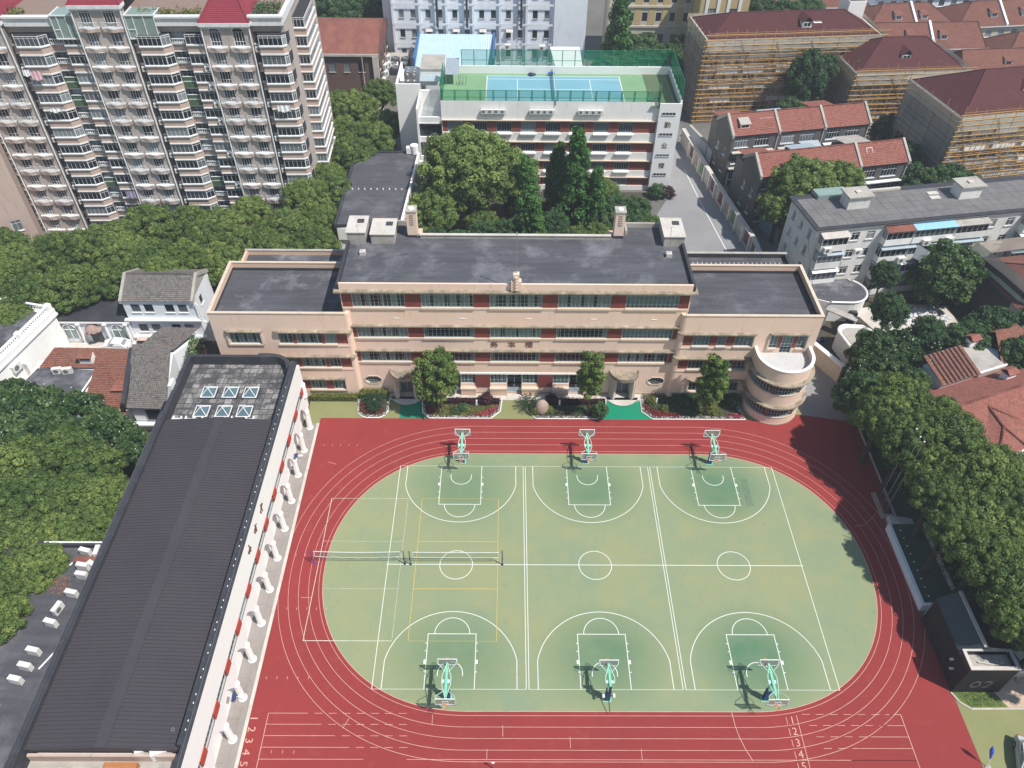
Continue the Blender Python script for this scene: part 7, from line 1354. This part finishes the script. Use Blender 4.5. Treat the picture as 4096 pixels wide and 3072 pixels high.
# lane and east trees
tree('camphor_tree','old0','camphor',60.6,78.6,9.4,1.08,'large round tree covering the left of the lower brick row, its nearer crown'); tree('camphor_tree','old1','camphor',66.6,80.2,8.8,.88,'round yellow-green crown right of the large one over the brick row'); tree('camphor_tree','camphor1','camphor',57.0,76.8,6.6,.9,'shaded tree at the corner of the old white apartments')
many([(82.8,86.3,4.0),(87.5,85.0,4.0),(80.4,82.2,3.1),(92,86,3.6),(86.5,108.5,3.0),(88.5,103.5,3.0),(85,96,3.4)],'broadleaf_tree',['dark0','dark1'],'magn',5.0,3.8,('dark tree','by the right scaffold'),'trees by the right scaffold')
tree('broadleaf_tree','dark0','tall',71.4,118.0,10.2,1.12,'tall leafy tree standing against the scaffold of the long maroon-roofed block',sz=1.3,th=11); tree('broadleaf_tree','dark1','tall',74.8,118.5,12.0,.72,'upper right lobe of greenery against the long scaffold',th=11); tree('broadleaf_tree','dark1','magn',68.8,114.0,5.0,.9,'low tree at the foot of the long scaffold')
many([(-33.0,166.3,5),(-27.7,160.1,5),(-21.9,164.6,5),(-16,158,5),(-38,158,5),(-24,153,4)],'broadleaf_tree',['dark0','dark1'],'tall',8,3.8,('dark tree','behind the brick warehouse'),'trees behind the brick warehouse',th=11)
tree('conifer_tree','cone1','cone',36.2,137,10.5,1.55,'tall dark conifer between the office building and the yellow building',sz=1.1,th=13)
many([(33.5,131.8,3.4),(42.8,140.5,4.6),(47.5,139.0,3.8),(38.5,133,3.6),(48,132.5,3),(43,133,3),(52,146,3)],'broadleaf_tree',['dark0','dark1'],'magn',5.8,3.8,('dark tree','before the yellow building'),'trees in front of the yellow building')
many([(78,158,4),(84,160,4),(72,160,4)],'broadleaf_tree',['dark0','dark1'],'magn',9,3.8,('dark tree','behind the maroon roof'),'trees behind the maroon roof')
# blossoms on magnolias
def blossoms(name,cs,n,seed,grp):
    r=random.Random(seed); q=MB()
    for i in range(n):
        x,y,z,R=r.choice(cs); a=r.uniform(0,6.28); u=r.uniform(.15,1); s=math.sqrt(1-u*u); p=(x+R*1.02*s*math.cos(a),y+R*1.02*s*math.sin(a),z+R*1.02*u)
        for k in range(3): b=a+k*2.1; q.face([(p[0]+.10*math.cos(b),p[1]+.10*math.sin(b),p[2]),(p[0]+.10*math.cos(b+1.2),p[1]+.10*math.sin(b+1.2),p[2]+.1),(p[0],p[1],p[2]+.14)])
    tag(q.build(name,m_blossom),kind='stuff')
blossoms('magnolia_blossom',[(-43.3,31.6,5.2,3.5),(-38.9,31.4,5.2,3.3),(-34.4,28.7,5.2,3.3),(-30.3,26.4,5.2,2.3),(-45.8,27.4,5.2,3.2)],26,1,'')
blossoms('magnolia_blossom',[(58.9,36.6,5.6,3.4),(63.0,44.0,5.6,3.5),(66.2,42.3,5.6,3.4),(77.9,60.8,5.6,4.6)],50,2,'')
# three trees in front of the school
for cr,x,y,zc,s,l in (('small0',4.11,36.84,6.6,1.12,'round-crowned tree in the flower bed left of the school centre'),('small1',23.45,36.6,7.2,.95,'narrow tree in the bed left of the emerald doorway mat'),('small1',38.78,36.7,6.3,1.05,'narrow tree in the bed near the round stair bay')): tree('street_tree',cr,'small',x,y,zc,s,l,rz=0.4 if cr=='small0' else 1.2+x,th=7.3)
shrub('shrub0',24.9,36.4,1.15,'clipped round bush at the foot of the tree beside the emerald mat',1.5)
# ---------------------------------------------------------------- flower beds
def bed(lab,poly,flowers,seed,grass=m_grass,gn=1400):
    x=sum(p[0] for p in poly)/len(poly); y=sum(p[1] for p in poly)/len(poly); t=thing('flower_bed',lab,'flower bed',(x,y,0)); o=(x,y,0)
    q=MB(o); q.prism(poly,0,.14); q.build('soil',m_soil,t); q=MB(o); n=len(poly)
    for i in range(n):
        a,b=Vector(poly[i]),Vector(poly[(i+1)%n]); 
        if a.y>39 and b.y>39: continue
        q.cyl((a.x,a.y,.08),(b.x,b.y,.08),.075,.075,6)
    q.build('white_kerb',m_white2,t)
    inn=[((p[0]-x)*.965+x,(p[1]-y)*.9+y) for p in poly]
    q=MB(o); rr=random.Random(seed)
    for i in range(n):
        a,b=Vector(inn[i]),Vector(inn[(i+1)%n])
        if a.y>38.2 and b.y>38.2: continue
        L_=(b-a).length
        for k in range(int(L_*11)):
            p=a.lerp(b,rr.random())+Vector((rr.uniform(-.13,.13),rr.uniform(-.13,.16))); s=rr.uniform(.035,.08); q.box(p.x-s,p.x+s,p.y-s,p.y+s,.12,.15+s)
    k=q.build('pebble_edge',m_gravel,t); k['kind']='stuff'
    g=[((p[0]-x)*.9-0,(p[1]-y)*.78) for p in poly]; k=leaf_patch('low_planting',g,.35,grass,gn,.22,seed,.12,parent=t); k['kind']='stuff'
    for mt,pl,nn in flowers: k=leaf_patch('flower_mass',[(a-x,b-y) for a,b in pl],.42,mt,nn,.17,seed+9,.12,parent=t); k['kind']='stuff'
    return t
bed('small flower bed with a cycad and crimson flowers left of the left porch',[(-6.63,39.2),(-6.49,37.0),(-5.9,36.3),(-5.2,36.02),(-3.6,36.02),(-2.9,36.5),(-2.58,37.26),(-2.6,40.2),(-6.6,40.2)],[(m_flw,[(-6.3,38.6),(-6.2,37.1),(-5.4,36.5),(-3.7,36.5),(-3.0,37.3),(-3.2,37.8),(-5.2,37.5),(-5.6,38.6)],500)],1,m_leafd,500)
bed('flower bed with pink flowers and pale grass left of the school centre',[(1.78,39.3),(1.99,37.0),(2.99,36.0),(10.9,36.0),(12.1,37.3),(12.3,39.3)],[(m_leafp,[(3.8,38.3),(12.0,38.3),(12.0,39.2),(3.8,39.2)],1500),(m_flp,[(8.2,36.3),(10.7,36.3),(11.8,37.4),(11.8,38.2),(10.6,37.4)],900),(m_flw,[(2.2,37.9),(2.4,37.1),(3.2,36.5),(4.2,36.6),(3.0,38)],260),(m_leafy,[(4,36.5),(9,36.6),(10.5,37.8),(4.3,38)],1100)],2,m_leafy,1200)
bed('flower bed with the big boulder right of the school centre',[(15.8,39.3),(15.6,37.5),(16.8,36.0),(25.1,36.0),(26.0,37.17),(26.1,39.3)],[(m_leafp,[(18.4,38.2),(26,38.2),(26,39.1),(18.4,39.1)],1200),(m_leafp,[(19.3,36.5),(22,36.5),(22,37.4),(19.3,37.4)],400),(m_leafd,[(18.3,36.8),(23.5,36.8),(23.5,38.2),(18.3,38.2)],900),(m_leafy,[(22.6,36.7),(23.8,36.6),(24,37.8),(22.6,37.9)],200)],3,m_leafd,900)
bed('long flower bed with crimson and pink flowers between the right porch and the stair bay',[(30.8,40.3),(30.68,37.3),(32.0,36.0),(44.0,36.0),(43.6,38.0),(43.6,39.8),(35,39.9),(34.5,40.4)],[(m_flw,[(30.9,38.0),(32.1,36.3),(36,36.3),(35.6,36.8),(32.6,37.2),(31.3,38.4)],800),(m_flp,[(41.5,36.2),(44,36.2),(43.6,37),(41.6,36.8)],380),(m_leafd,[(32,37.6),(38.5,37.4),(38.5,39.6),(32,39.8)],1500),(m_leafy,[(37.5,36.5),(41,36.3),(41.3,37.4),(37.8,38.2)],600)],4,m_leafd,1200)
for (p,l,mt,h,n) in (([(-12.9,38.85),(-6.7,38.85),(-6.7,39.75),(-12.9,39.75)],'clipped light-green hedge at the foot of the left wing',m_leafy,.95,2200),([(-6.6,39.2),(-2.8,39.5),(-2.8,40.4),(-6.6,40.4)],'taller clipped hedge behind the cycad left of the porch',m_leafy,1.2,1600),([(2.5,38.35),(12.1,38.35),(12.1,39.25),(2.5,39.25)],'dark purple hedge behind the pink flower bed',m_leafp,.75,2200),([(18.3,38.4),(26.0,38.4),(26.0,39.2),(18.3,39.2)],'dark purple hedge behind the boulder',m_leafp,.75,1900),([(34.8,39.0),(43.9,39.0),(43.9,39.9),(34.8,39.9)],'dark hedge at the foot of the right wing',m_leafd,1.0,2200)):
    x,y=p[0]; t=thing('hedge',l,'hedge',(x,y,0)); q=MB((x,y,0)); q.box(p[0][0]+.12,p[1][0]-.12,p[0][1]+.1,p[2][1]-.1,.1,h*.85); q.build('hedge_core',mt,t); leaf_patch('hedge_leaves',[(a-x,b-y) for a,b in p],h,mt,n,.16,int(x*7)%97,.05,.4,t,True)
def cycad(lab,x,y,s):
    t=thing('cycad',lab,'palm plant',(x,y,0)); q=MB(); q.lathe((0,0,0),[(.25,0),(.28,.5),(.18,.8),(0,.85)],9); q.build('trunk',m_bark,t); r=random.Random(int(x*10))
    for ring_,n,el in ((0,14,.15),(1,11,.6),(2,7,1.0)):
        for i in range(n):
            a=6.28*i/n+ring_*.3+r.uniform(-.1,.1); q=MB(); L_=1.7*s
            c=[(L_*k/6*math.cos(el*(1-k/9)),.9+L_*k/6*math.sin(el)*(1-(k/6)**2*.75)) for k in range(7)]
            for k in range(1,6):
                for sd in (-1,1): u,z=c[k]; w=.26*s*(1-abs(k-2.5)/4.5); q.face([(u,0,z),(u+.10,0,z),(u+.26,sd*w,z-.06),(u+.16,sd*w,z-.06)])
            q.tube([(u,0,z) for u,z in c],.02,3); me=q.mesh('frond',m_leafd); ref('frond',me,t,Matrix.Rotation(a,4,'Z'))
    if lab.startswith('cycad with'): q=MB(); q.lathe((0,0,.85),[(.22,0),(.2,.12),(.08,.22),(0,.24)],10); q.build('orange_cone',plain('orange_cone',(0.45,0.18,0.06),.8),t)
cycad('cycad with an orange heart in the bed left of the left porch',-4.4,38.4,.95); cycad('cycad with drooping dark fronds left of the boulder',15.9,38.0,1.0); cycad('small cycad in front of the orange-hearted one',-4.2,37.2,.6)
bo=thing('boulder','large smooth tan boulder standing in the flower bed right of the school centre','boulder',(17.5,37.1,0)); v,f=ICO2; rng=np.random.default_rng(5); q=MB(); q.v=[tuple(p*np.array([.95,.7,1.35])*(1+rng.normal(0,.035))+np.array([.1*p[2],0,.95])) for p in v]; q.f=[tuple(a) for a in f]; q.uv=[[(0,0)]*3]*len(f); q.build('rock',weathered('tan_rock',(0.42,0.31,0.25),(0.30,0.22,0.18),.85,.8,4,.9,dirt=(.2,.15,.13),bump=.05),bo,True)
for cr,x,y,s,l in (('shrub0',6.3,37.0,.62,'round clipped bush left in the pink flower bed'),('shrub0',7.3,37.6,.7,'round clipped bush right in the pink flower bed'),('shrub2',10.2,38.9,1.0,'feathery red-brown maple at the right end of the purple hedge'),('shrub2',18.9,39.0,.9,'small purple maple behind the boulder'),('shrub1',16.6,37.0,.7,'low green shrub hugging the boulder on its left'),('shrub1',18.6,37.2,.6,'low green shrub hugging the boulder on its right'),('shrub1',32.2,38.9,.7,'yellow-green bush right of the right porch'),('shrub1',39.8,37.2,.9,'yellow-green bush under the tree near the stair bay'),('shrub0',36.2,38.6,.8,'dark bush in the long bed in front of the right wing'),('shrub0',43.0,38.9,1.0,'dark shrub tucked against the round stair bay'),('shrub1',33.7,37.6,.6,'round light bush in the middle of the crimson bed'),('shrub0',22.9,37.4,.6,'bush left of the narrow tree by the emerald mat')): shrub(cr,x,y,s,l)
for x,y,l in ((9.0,38.1,'small white marker post in the purple hedge'),(19.9,38.2,'small white marker post behind the boulder'),(32.7,38.6,'small white marker post right of the right porch')):
    t=thing('marker_post',l,'post',(x,y,.3)); q=MB(); q.box(-.11,.11,-.03,.03,0,.95); q.lathe((0,0,.95),[(.11,0),(.06,.06),(0,.08)],8); q.build('post',m_white2,t)

for i,(x,y) in enumerate(((60.2,35),(60.0,31.5),(60.4,28),(60.6,24.8),(61.6,18.5),(61.8,15.6),(61.8,12.8),(62.0,10.0))): shrub('shrub0',x,y,1.5,'%s dark shrub from the school in the undergrowth under the right-hand trees'%ORD[i],group='undergrowth right of the track')
# ---------------------------------------------------------------- basketball stands
def hoop_stand(lab,x,y,flip=1,single=False,blue=m_pad):
    """main backboard faces +y*flip (court side) ; second one faces away"""
    t=thing('basketball_stand',lab,'basketball stand',(x,y,0),0 if flip>0 else math.pi)
    q=MB(); q.box(-.38,.38,-.28,.28,0,.06); q.build('base_plate',m_steelg,t)
    q=MB(); q.prism([(-.24,-.2),(.24,-.2),(.24,.2),(-.24,.2)],.06,2.05); q.build('post_padding',blue,t)
    q=MB(); n=q.pts([(-.17,-.15,2.05),(.17,-.15,2.05),(.17,.15,2.05),(-.17,.15,2.05),(-.13,.02,3.35),(.13,.02,3.35),(.13,.28,3.35),(-.13,.28,3.35)]); q.f=[tuple(n+i for i in f) for f in ((0,3,2,1),(4,5,6,7),(0,1,5,4),(1,2,6,5),(2,3,7,6),(3,0,4,7))]; q.uv=[[(0,0)]*4]*6; q.build('post',m_steelg,t)
    ends=[(1,2.0)]+([] if single else [(-1,-1.83)])
    y0=-1.75 if not single else -.35
    q=MB(); q.box(-.11,.11,y0,1.9,3.25,3.52); q.build('beam',m_steelg,t); q=MB(); q.box(-.42,.42,.05 if single else -.02,.3,3.2,3.38); q.build('cross_plate',m_mint,t)
    for s in (-1,1):
        q=MB(); P=[(s*.06,1.55,3.62),(s*.22,1.15,3.6),(s*.42,.55,3.56),(s*.42,.12,3.5)]
        if not single: P+=[(s*.40,-.3,3.5),(s*.2,-.95,3.56),(s*.06,-1.5,3.62)]
        q.tube(P,.035,6); q.build('bowed_pipe',m_mint,t)
    for e,by in ends:
        b=MB(); b.box(-.9,.9,by-.015,by+.015,2.9,3.95); bd=b.build('backboard',m_board,t); f=MB()
        f.box(-.93,.93,by-.035,by+.035,3.95,4.02); f.box(-.93,.93,by-.035,by+.035,2.85,2.92); f.box(-.95,-.89,by-.035,by+.035,2.92,3.95); f.box(.89,.95,by-.035,by+.035,2.92,3.95)
        yy=by+e*.03; f.box(-.3,.3,yy-.012,yy+.012,3.05,3.10); f.box(-.3,.3,yy-.012,yy+.012,3.48,3.53); f.box(-.3,-.25,yy-.012,yy+.012,3.1,3.48); f.box(.25,.3,yy-.012,yy+.012,3.1,3.48); f.build('board_frame',m_wpipe,bd)
        f=MB(); f.box(-.95,-.55,by-.05,by+.05,2.80,2.88); f.box(.55,.95,by-.05,by+.05,2.80,2.88); f.build('edge_pad',m_pad,bd)
        r=MB(); cy=by+e*.40; r.tube([(.23*math.cos(rad(a)),cy+.23*math.sin(rad(a)),3.05) for a in range(0,361,24)],.018,5); r.box(-.09,.09,min(by,by+e*.17),max(by,by+e*.17),2.98,3.12); rm_=r.build('rim',m_orange,bd)
        nn=MB(); nn.lathe((0,cy,0),[(.22,3.04),(.13,2.65)],12); nn.build('hoop_net',glass('cord_net',(0.75,0.6,0.55),.75),rm_)
        for s in (-1,1): g=MB(); g.tube([(s*.88,by-e*.04,3.9),(s*.86,by-e*.35,3.86),(s*.16,by-e*1.0,3.5)],.028,5); g.build('stay',m_mint,bd)
    if single:
        q=MB(); q.box(-.11,.11,-.42,-.3,2.2,3.5); q.cyl((0,-.3,1.2),(.1,-1.5,.4),.04,.04,5); q.cyl((-.5,-.3,1.45),(.5,-.3,1.45),.045,.045,6); q.build('adjuster_arm',m_navy,t)
        for s in (-1,1): q=MB(); q.cyl((s*.5,-.12,1.45),(s*.5,-.48,1.45),.13,.13,8); q.build('counterweight',m_wpipe,t)
    return t
hoop_stand('double-ended basketball stand at the far end of the left court',7.6,28.65,-1)
hoop_stand('double-ended basketball stand at the far end of the middle court',22.75,28.68,-1)
hoop_stand('double-ended basketball stand at the far end of the right court',38.0,28.65,-1)
hoop_stand('double-ended basketball stand at the near end of the left court',7.45,-.9)
hoop_stand('single-board basketball stand with white counterweights, near end of the middle court',22.76,-.95,1,True)
hoop_stand('double-ended basketball stand at the near end of the right court',38.0,-.88)
# volleyball nets
def vnet(lab,x0,x1,y,h0,h1,mat0,mat1,sag):
    t=thing('volleyball_net',lab,'net',(x0,y,0)); L_=x1-x0
    for xx,m_,hh in ((0,mat0,h0),(L_,mat1,h1)): q=MB(); q.cyl((xx,0,0),(xx,0,hh),.055,.045,8); q.cyl((xx,0,hh),(xx,0,hh+.06),.06,.06,8); q.lathe((xx,0,0),[(.16,0),(.14,.05),(0,.06)],8); k=q.build('net_post',m_,t); q=MB(); q.box(xx-.07,xx+.07,-.1,.02,1.0,1.2); q.build('winch',mat1,k)
    n=18; top=lambda i:min(h0,h1)-.08-.10*math.sin(math.pi*i/n)*sag; bot=lambda i:min(h0,h1)-1.05-.12*math.sin(math.pi*i/n)*sag+.03*math.sin(i*1.9)*sag
    q=MB(); a,b=.35,L_-.35; X=lambda i:a+(b-a)*i/n
    for i in range(n): q.face([(X(i),0,bot(i)),(X(i+1),0,bot(i+1)),(X(i+1),0,top(i+1)),(X(i),0,top(i))])
    q.build('net_mesh',m_net,t); q=MB()
    for i in range(n): q.cyl((X(i),0,top(i)),(X(i+1),0,top(i+1)),.035,.035,4); q.cyl((X(i),0,bot(i)),(X(i+1),0,bot(i+1)),.03,.03,4)
    q.cyl((a,0,bot(0)),(a,0,top(0)),.03,.03,4); q.cyl((b,0,bot(n)),(b,0,top(n)),.03,.03,4); q.build('net_tape',m_fw,t); q=MB(); q.cyl((0,0,top(0)),(a,0,top(0)),.012,.012,3); q.cyl((L_,0,top(n)),(b,0,top(n)),.012,.012,3); q.build('net_cord',m_fd,t)
vnet('slack volleyball net crossing the left curve of the track, purple left post',-8.15,1.85,14.1,2.4,2.4,m_purple,m_navy,1.6)
vnet('taut volleyball net across the centre circle of the left court',2.5,12.55,14.03,2.42,2.6,m_navy,m_navy,.4)
# flag poles and plinth
pl=thing('flag_plinth','dark granite plinth at the track edge carrying three flagpoles','plinth',(57.35,22.2,0)); q=MB((57.35,22.2,0)); q.box(56.5,58.15,20.4,24.1,0,.16); q.build('step',m_stone,pl); q=MB((57.35,22.2,0)); q.box(57.0,57.75,21.0,23.9,.16,.5); q.build('block',m_redtile,pl)
for x,y,l in ((57.3,23.45,'flagpole nearest the school of the three'),(57.27,22.3,'middle flagpole of the three'),(57.42,21.6,'flagpole nearest the platform of the three')):
    t=thing('flag_pole',l,'flagpole',(x,y,.5)); q=MB(); q.cyl((0,0,0),(0,0,11.55),.06,.035,8); q.build('pole',m_steel,t); q=MB(); q.lathe((0,0,11.5),[(0,0),(.09,.05),(.09,.15),(0,.2)],8); q.build('ball_finial',m_wpipe,t); q=MB(); q.cyl((0,0,0),(0,0,.35),.11,.11,8); q.build('foot',m_black,t)
# viewing platform
ST=thing('viewing_platform','raised platform with green turf floor and white front wall right of the track','platform',(58,14,0)); so_=(58,14,0)
def pm_(): return MB(so_)
q=pm_(); q.box(56.45,56.8,8.95,18.95,0,1.05); q.box(56.45,56.8,8.6,8.95,0,1.05); q.box(56.8,58.4,8.6,8.95,0,1.05); q.build('front_wall',m_bluew,ST)
q=pm_(); q.prism([(56.8,8.95),(60.3,8.95),(59.9,19.0),(56.8,18.95)],0,.92); q.build('turf_floor',weathered('dark_turf',(0.045,0.075,0.055),(0.06,0.09,0.065),.95,.4,4,.8),ST)
for i in range(6): q=pm_(); q.box(57.0+.5*i,57.48+.5*i,19.0,20.3-.0*i,0,.85-.13*i if i<6 else .1); q.build('stair_tread',m_conc2,ST)
q=pm_(); q.box(60.3,60.55,8.9,19.2,0,1.4); q.build('rear_wall',m_conc,ST)
for i in range(10): y=9.3+1.03*i; t=thing('bollard_light','slim black post light on the platform front wall, %s from the pavilion end'%ORD[i],'post light',(57.1,y,.92),0,'post lights on the platform front'); q=MB(); q.cyl((0,0,0),(0,0,.8),.035,.035,6); q.build('stem',m_black,t); q=MB(); q.lathe((0,0,.8),[(.06,0),(.06,.1),(0,.14)],8); q.build('lamp_head',m_wpipe,t)
for i in range(9): y=9.5+1.2*i; t=thing('bollard_light','slim black post light at the platform rear wall, %s from the pavilion end'%ORD[i],'post light',(60.1,y,.92),0,'post lights on the platform rear'); q=MB(); q.cyl((0,0,0),(0,0,.8),.035,.035,6); q.build('stem',m_black,t); q=MB(); q.lathe((0,0,.8),[(.06,0),(.06,.1),(0,.14)],8); q.build('lamp_head',m_wpipe,t)
# dark ribbed pavilion
m_char=weathered('charcoal_cladding',(0.028,0.026,0.034),(0.040,0.036,0.044),.5,.4,3,.7)
PV=thing('ribbed_pavilion','dark ribbed pavilion marked 02 with raised sloping roof beside the track','pavilion',(58.4,3.8,0)); po=(58.4,3.8,0)
def qm_(): return MB(po)
q=qm_(); q.box(56.4,61.0,-.1,7.65,0,3.9); q.box(56.4,61.0,-.1,0.1,3.9,4.65); q.box(56.4,56.6,.1,1.75,3.9,4.65); q.box(60.8,61.0,.1,1.75,3.9,4.65); q.build('clad_wall',m_char,PV)
q=MB(); q.box(-.035,.035,0,.05,0,4.6); rb_=q.mesh('cladding_rib',m_char)
for i in range(34): ref('cladding_rib',rb_,PV,Matrix.Translation((56.45+.135*i-58.4,-.15-3.8,0)))
q=MB(); q.box(-.05,0,-.035,.035,0,3.88); rb2=q.mesh('cladding_rib',m_char)
for i in range(56): ref('cladding_rib',rb2,PV,Matrix.Translation((56.4-58.4,-.05+.137*i-3.8,0)))
q=qm_(); q.box(56.35,61.05,-.18,.18,4.65,4.76); q.box(56.35,56.65,.18,1.9,4.65,4.76); q.box(60.75,61.05,.18,1.9,4.65,4.76); q.box(56.65,60.75,1.7,1.9,4.65,4.76); q.build('parapet_coping',m_conc2,PV)
q=qm_(); q.box(56.6,60.8,.1,1.7,3.9,3.98); q.build('pit_floor',m_conc,PV); q=qm_(); q.cyl((57.7,.9,4.1),(60.0,.5,4.1),.07,.07,6); q.build('loose_pole',m_conc2,PV)
q=qm_(); n=q.pts([(56.42,1.9,3.92),(58.3,1.9,5.2),(58.5,1.9,5.1),(58.5,1.9,3.92),(56.42,7.75,3.92),(58.3,7.75,5.2),(58.5,7.75,5.1),(58.5,7.75,3.92)])
for f in ((0,1,5,4),(1,2,6,5),(2,3,7,6),(0,3,2,1),(4,5,6,7)): q.f.append(tuple(n+i for i in f)); q.uv.append([(0,0)]*4)
q.build('sloping_roof',plain('dark_slate_panel',(0.035,0.045,0.05),.45),PV); q=qm_(); q.box(58.25,58.6,1.85,7.8,5.12,5.28); q.build('roof_edge',m_conc2,PV); q=qm_(); q.cyl((58.5,2.2,4.9),(60.2,2.2,3.9),.05,.05,5); q.cyl((58.5,1.95,4.9),(60.6,1.95,4.6),.05,.05,5); q.build('roof_strut',m_conc2,PV)
text('number_sign','02',1.9,.02,Matrix.Translation((58.6-58.4,-.17-3.8,1.6))@Matrix.Rotation(rad(90),4,'X')@Matrix.Scale(1.25,4,(1,0,0)),plain('grey_lettering',(0.085,0.075,0.085),.6),PV)
for i,(y,z) in enumerate(((1.9,2.6),(1.3,1.9))): q=qm_(); q.box(56.0,56.35,y-.1,y+.1,z,z+.16); q.build('spot_light',m_wpipe,PV)
t=thing('spot_light','white floodlight by the platform end above the dark pavilion','lamp',(56.9,8.2,1.9)); q=MB(); q.box(-.2,.2,-.1,.1,0,.16); q.cyl((0,0,0),(0,0,-1.8),.04,.04,5); q.build('lamp_body',m_wpipe,t)
# lower right corner
sheet('corner_lawn',[(56.4,-.15),(60.4,-.15),(61.2,-1.6),(59,-1.75),(57.6,-1.7),(56.8,-1.1)],.01,m_grass.copy()); o=leaf_patch('lawn_grass',[(56.5,-.2),(60.3,-.2),(61.0,-1.5),(57.7,-1.6)],.12,m_leafd,700,.12,9,.01); tag(o,kind='stuff')
q=MB(); 
for a,b in (((56.3,-.2),(56.75,-1.15)),((56.75,-1.15),(57.6,-1.8)),((57.6,-1.8),(66,-1.75))): q.cyl((a[0],a[1],.05),(b[0],b[1],.05),.09,.09,6)
tag(q.build('kerb',m_conc2),kind='structure')
sheet('sandy_paving',[(60.5,-.1),(61.3,-1.65),(66,-1.65),(66,1.5),(63,1.5)],.012,weathered('sandy_slab',(0.55,0.43,0.34),(0.45,0.34,0.26),.85,.5,3,.9))
t=thing('low_store','low store with pale frames behind the sandy paving at the right edge','shed',(64.5,2.0,0)); q=MB(); q.box(-1.8,3,-.6,1.4,0,1.4); q.build('wall',m_ivory,t); q=MB(); q.box(-1.9,3,-.8,-.55,1.3,1.6); q.box(-.2,.1,-.8,-.5,0,1.6); q.box(-1.9,-1.6,-.8,-.5,0,1.6); q.build('pale_frame',m_bluew,t)
def parasol(lab,x,y,tx,ty,h=2.7):
    t=thing('folded_parasol',lab,'parasol',(x,y,0)); q=MB(); q.cyl((0,0,0),(tx*.5,ty*.5,h*.5),.035,.035,6); q.build('pole',m_wpipe,t); q=MB(); q.cyl((tx*.45,ty*.45,h*.45),(tx*.8,ty*.8,h*.8),.08,.20,8); q.cyl((tx*.8,ty*.8,h*.8),(tx,ty,h),.20,.03,8); q.build('folded_canopy',m_bluep,t); q=MB(); q.lathe((0,0,0),[(.3,0),(.28,.08),(0,.1)],10); q.build('base',m_conc,t)
parasol('folded bright blue parasol beside the silver car',56.9,-7.2,-.35,.9); parasol('folded blue parasol behind the dark pavilion',63.4,1.0,-.9,.9,3.0)
t=thing('solar_mast','small white-framed solar panel behind the dark pavilion','solar panel',(62.9,2.6,1.6),rad(10)); q=MB(); q.box(-.45,.45,-.6,.6,0,.06); q.build('panel',plain('solar_cell_dark',(0.10,0.12,0.16),.2),t); q=MB(); q.box(-.5,.5,-.65,-.6,0,.08); q.box(-.5,.5,.6,.65,0,.08); q.box(-.5,-.45,-.6,.6,0,.08); q.box(.45,.5,-.6,.6,0,.08); q.build('frame',m_wpipe,t); q=MB(); q.cyl((0,0,-1.6),(0,0,0),.05,.05,6); q.build('mast',m_steel,t)
p=thing('loudspeaker_post','slim grey post with a small cap at the bottom edge of the track','post',(11.9,-7.3,0)); q=MB(); q.cyl((0,0,0),(0,0,1.3),.05,.04,6); q.build('post',m_steel,p); q=MB(); q.box(-.14,.14,-.06,.06,1.25,1.36); q.build('cap',m_wpipe,p)
# wires
w=thing('overhead_cable','black cable running from the school wing to the old white block','cable',(51.3,41,13.5)); q=MB(); A=Vector((0,0,.6)); B=Vector((5.2,21,-3.0)); P=[tuple(A.lerp(B,i/12)-Vector((0,0,1.2*math.sin(math.pi*i/12)))) for i in range(13)]; q.tube(P,.03,4); q.build('cable',m_black,w)
# ---------------------------------------------------------------- thin bluish haze volume, added mainly to lift the dark tones
hz=MB(); hz.box(-195,265,-50,335,-1.05,76.5); hm_=bpy.data.materials.new('haze'); hm_.use_nodes=True; _t=hm_.node_tree
_t.nodes.remove(_t.nodes['Principled BSDF']); pv_=_t.nodes.new('ShaderNodeVolumePrincipled'); pv_.inputs['Color'].default_value=(0.80,0.87,1.0,1); pv_.inputs['Density'].default_value=0.00038; pv_.inputs['Anisotropy'].default_value=0.0
_t.links.new(pv_.outputs[0],_t.nodes['Material Output'].inputs['Volume']); tag(hz.build('haze',hm_),kind='stuff')
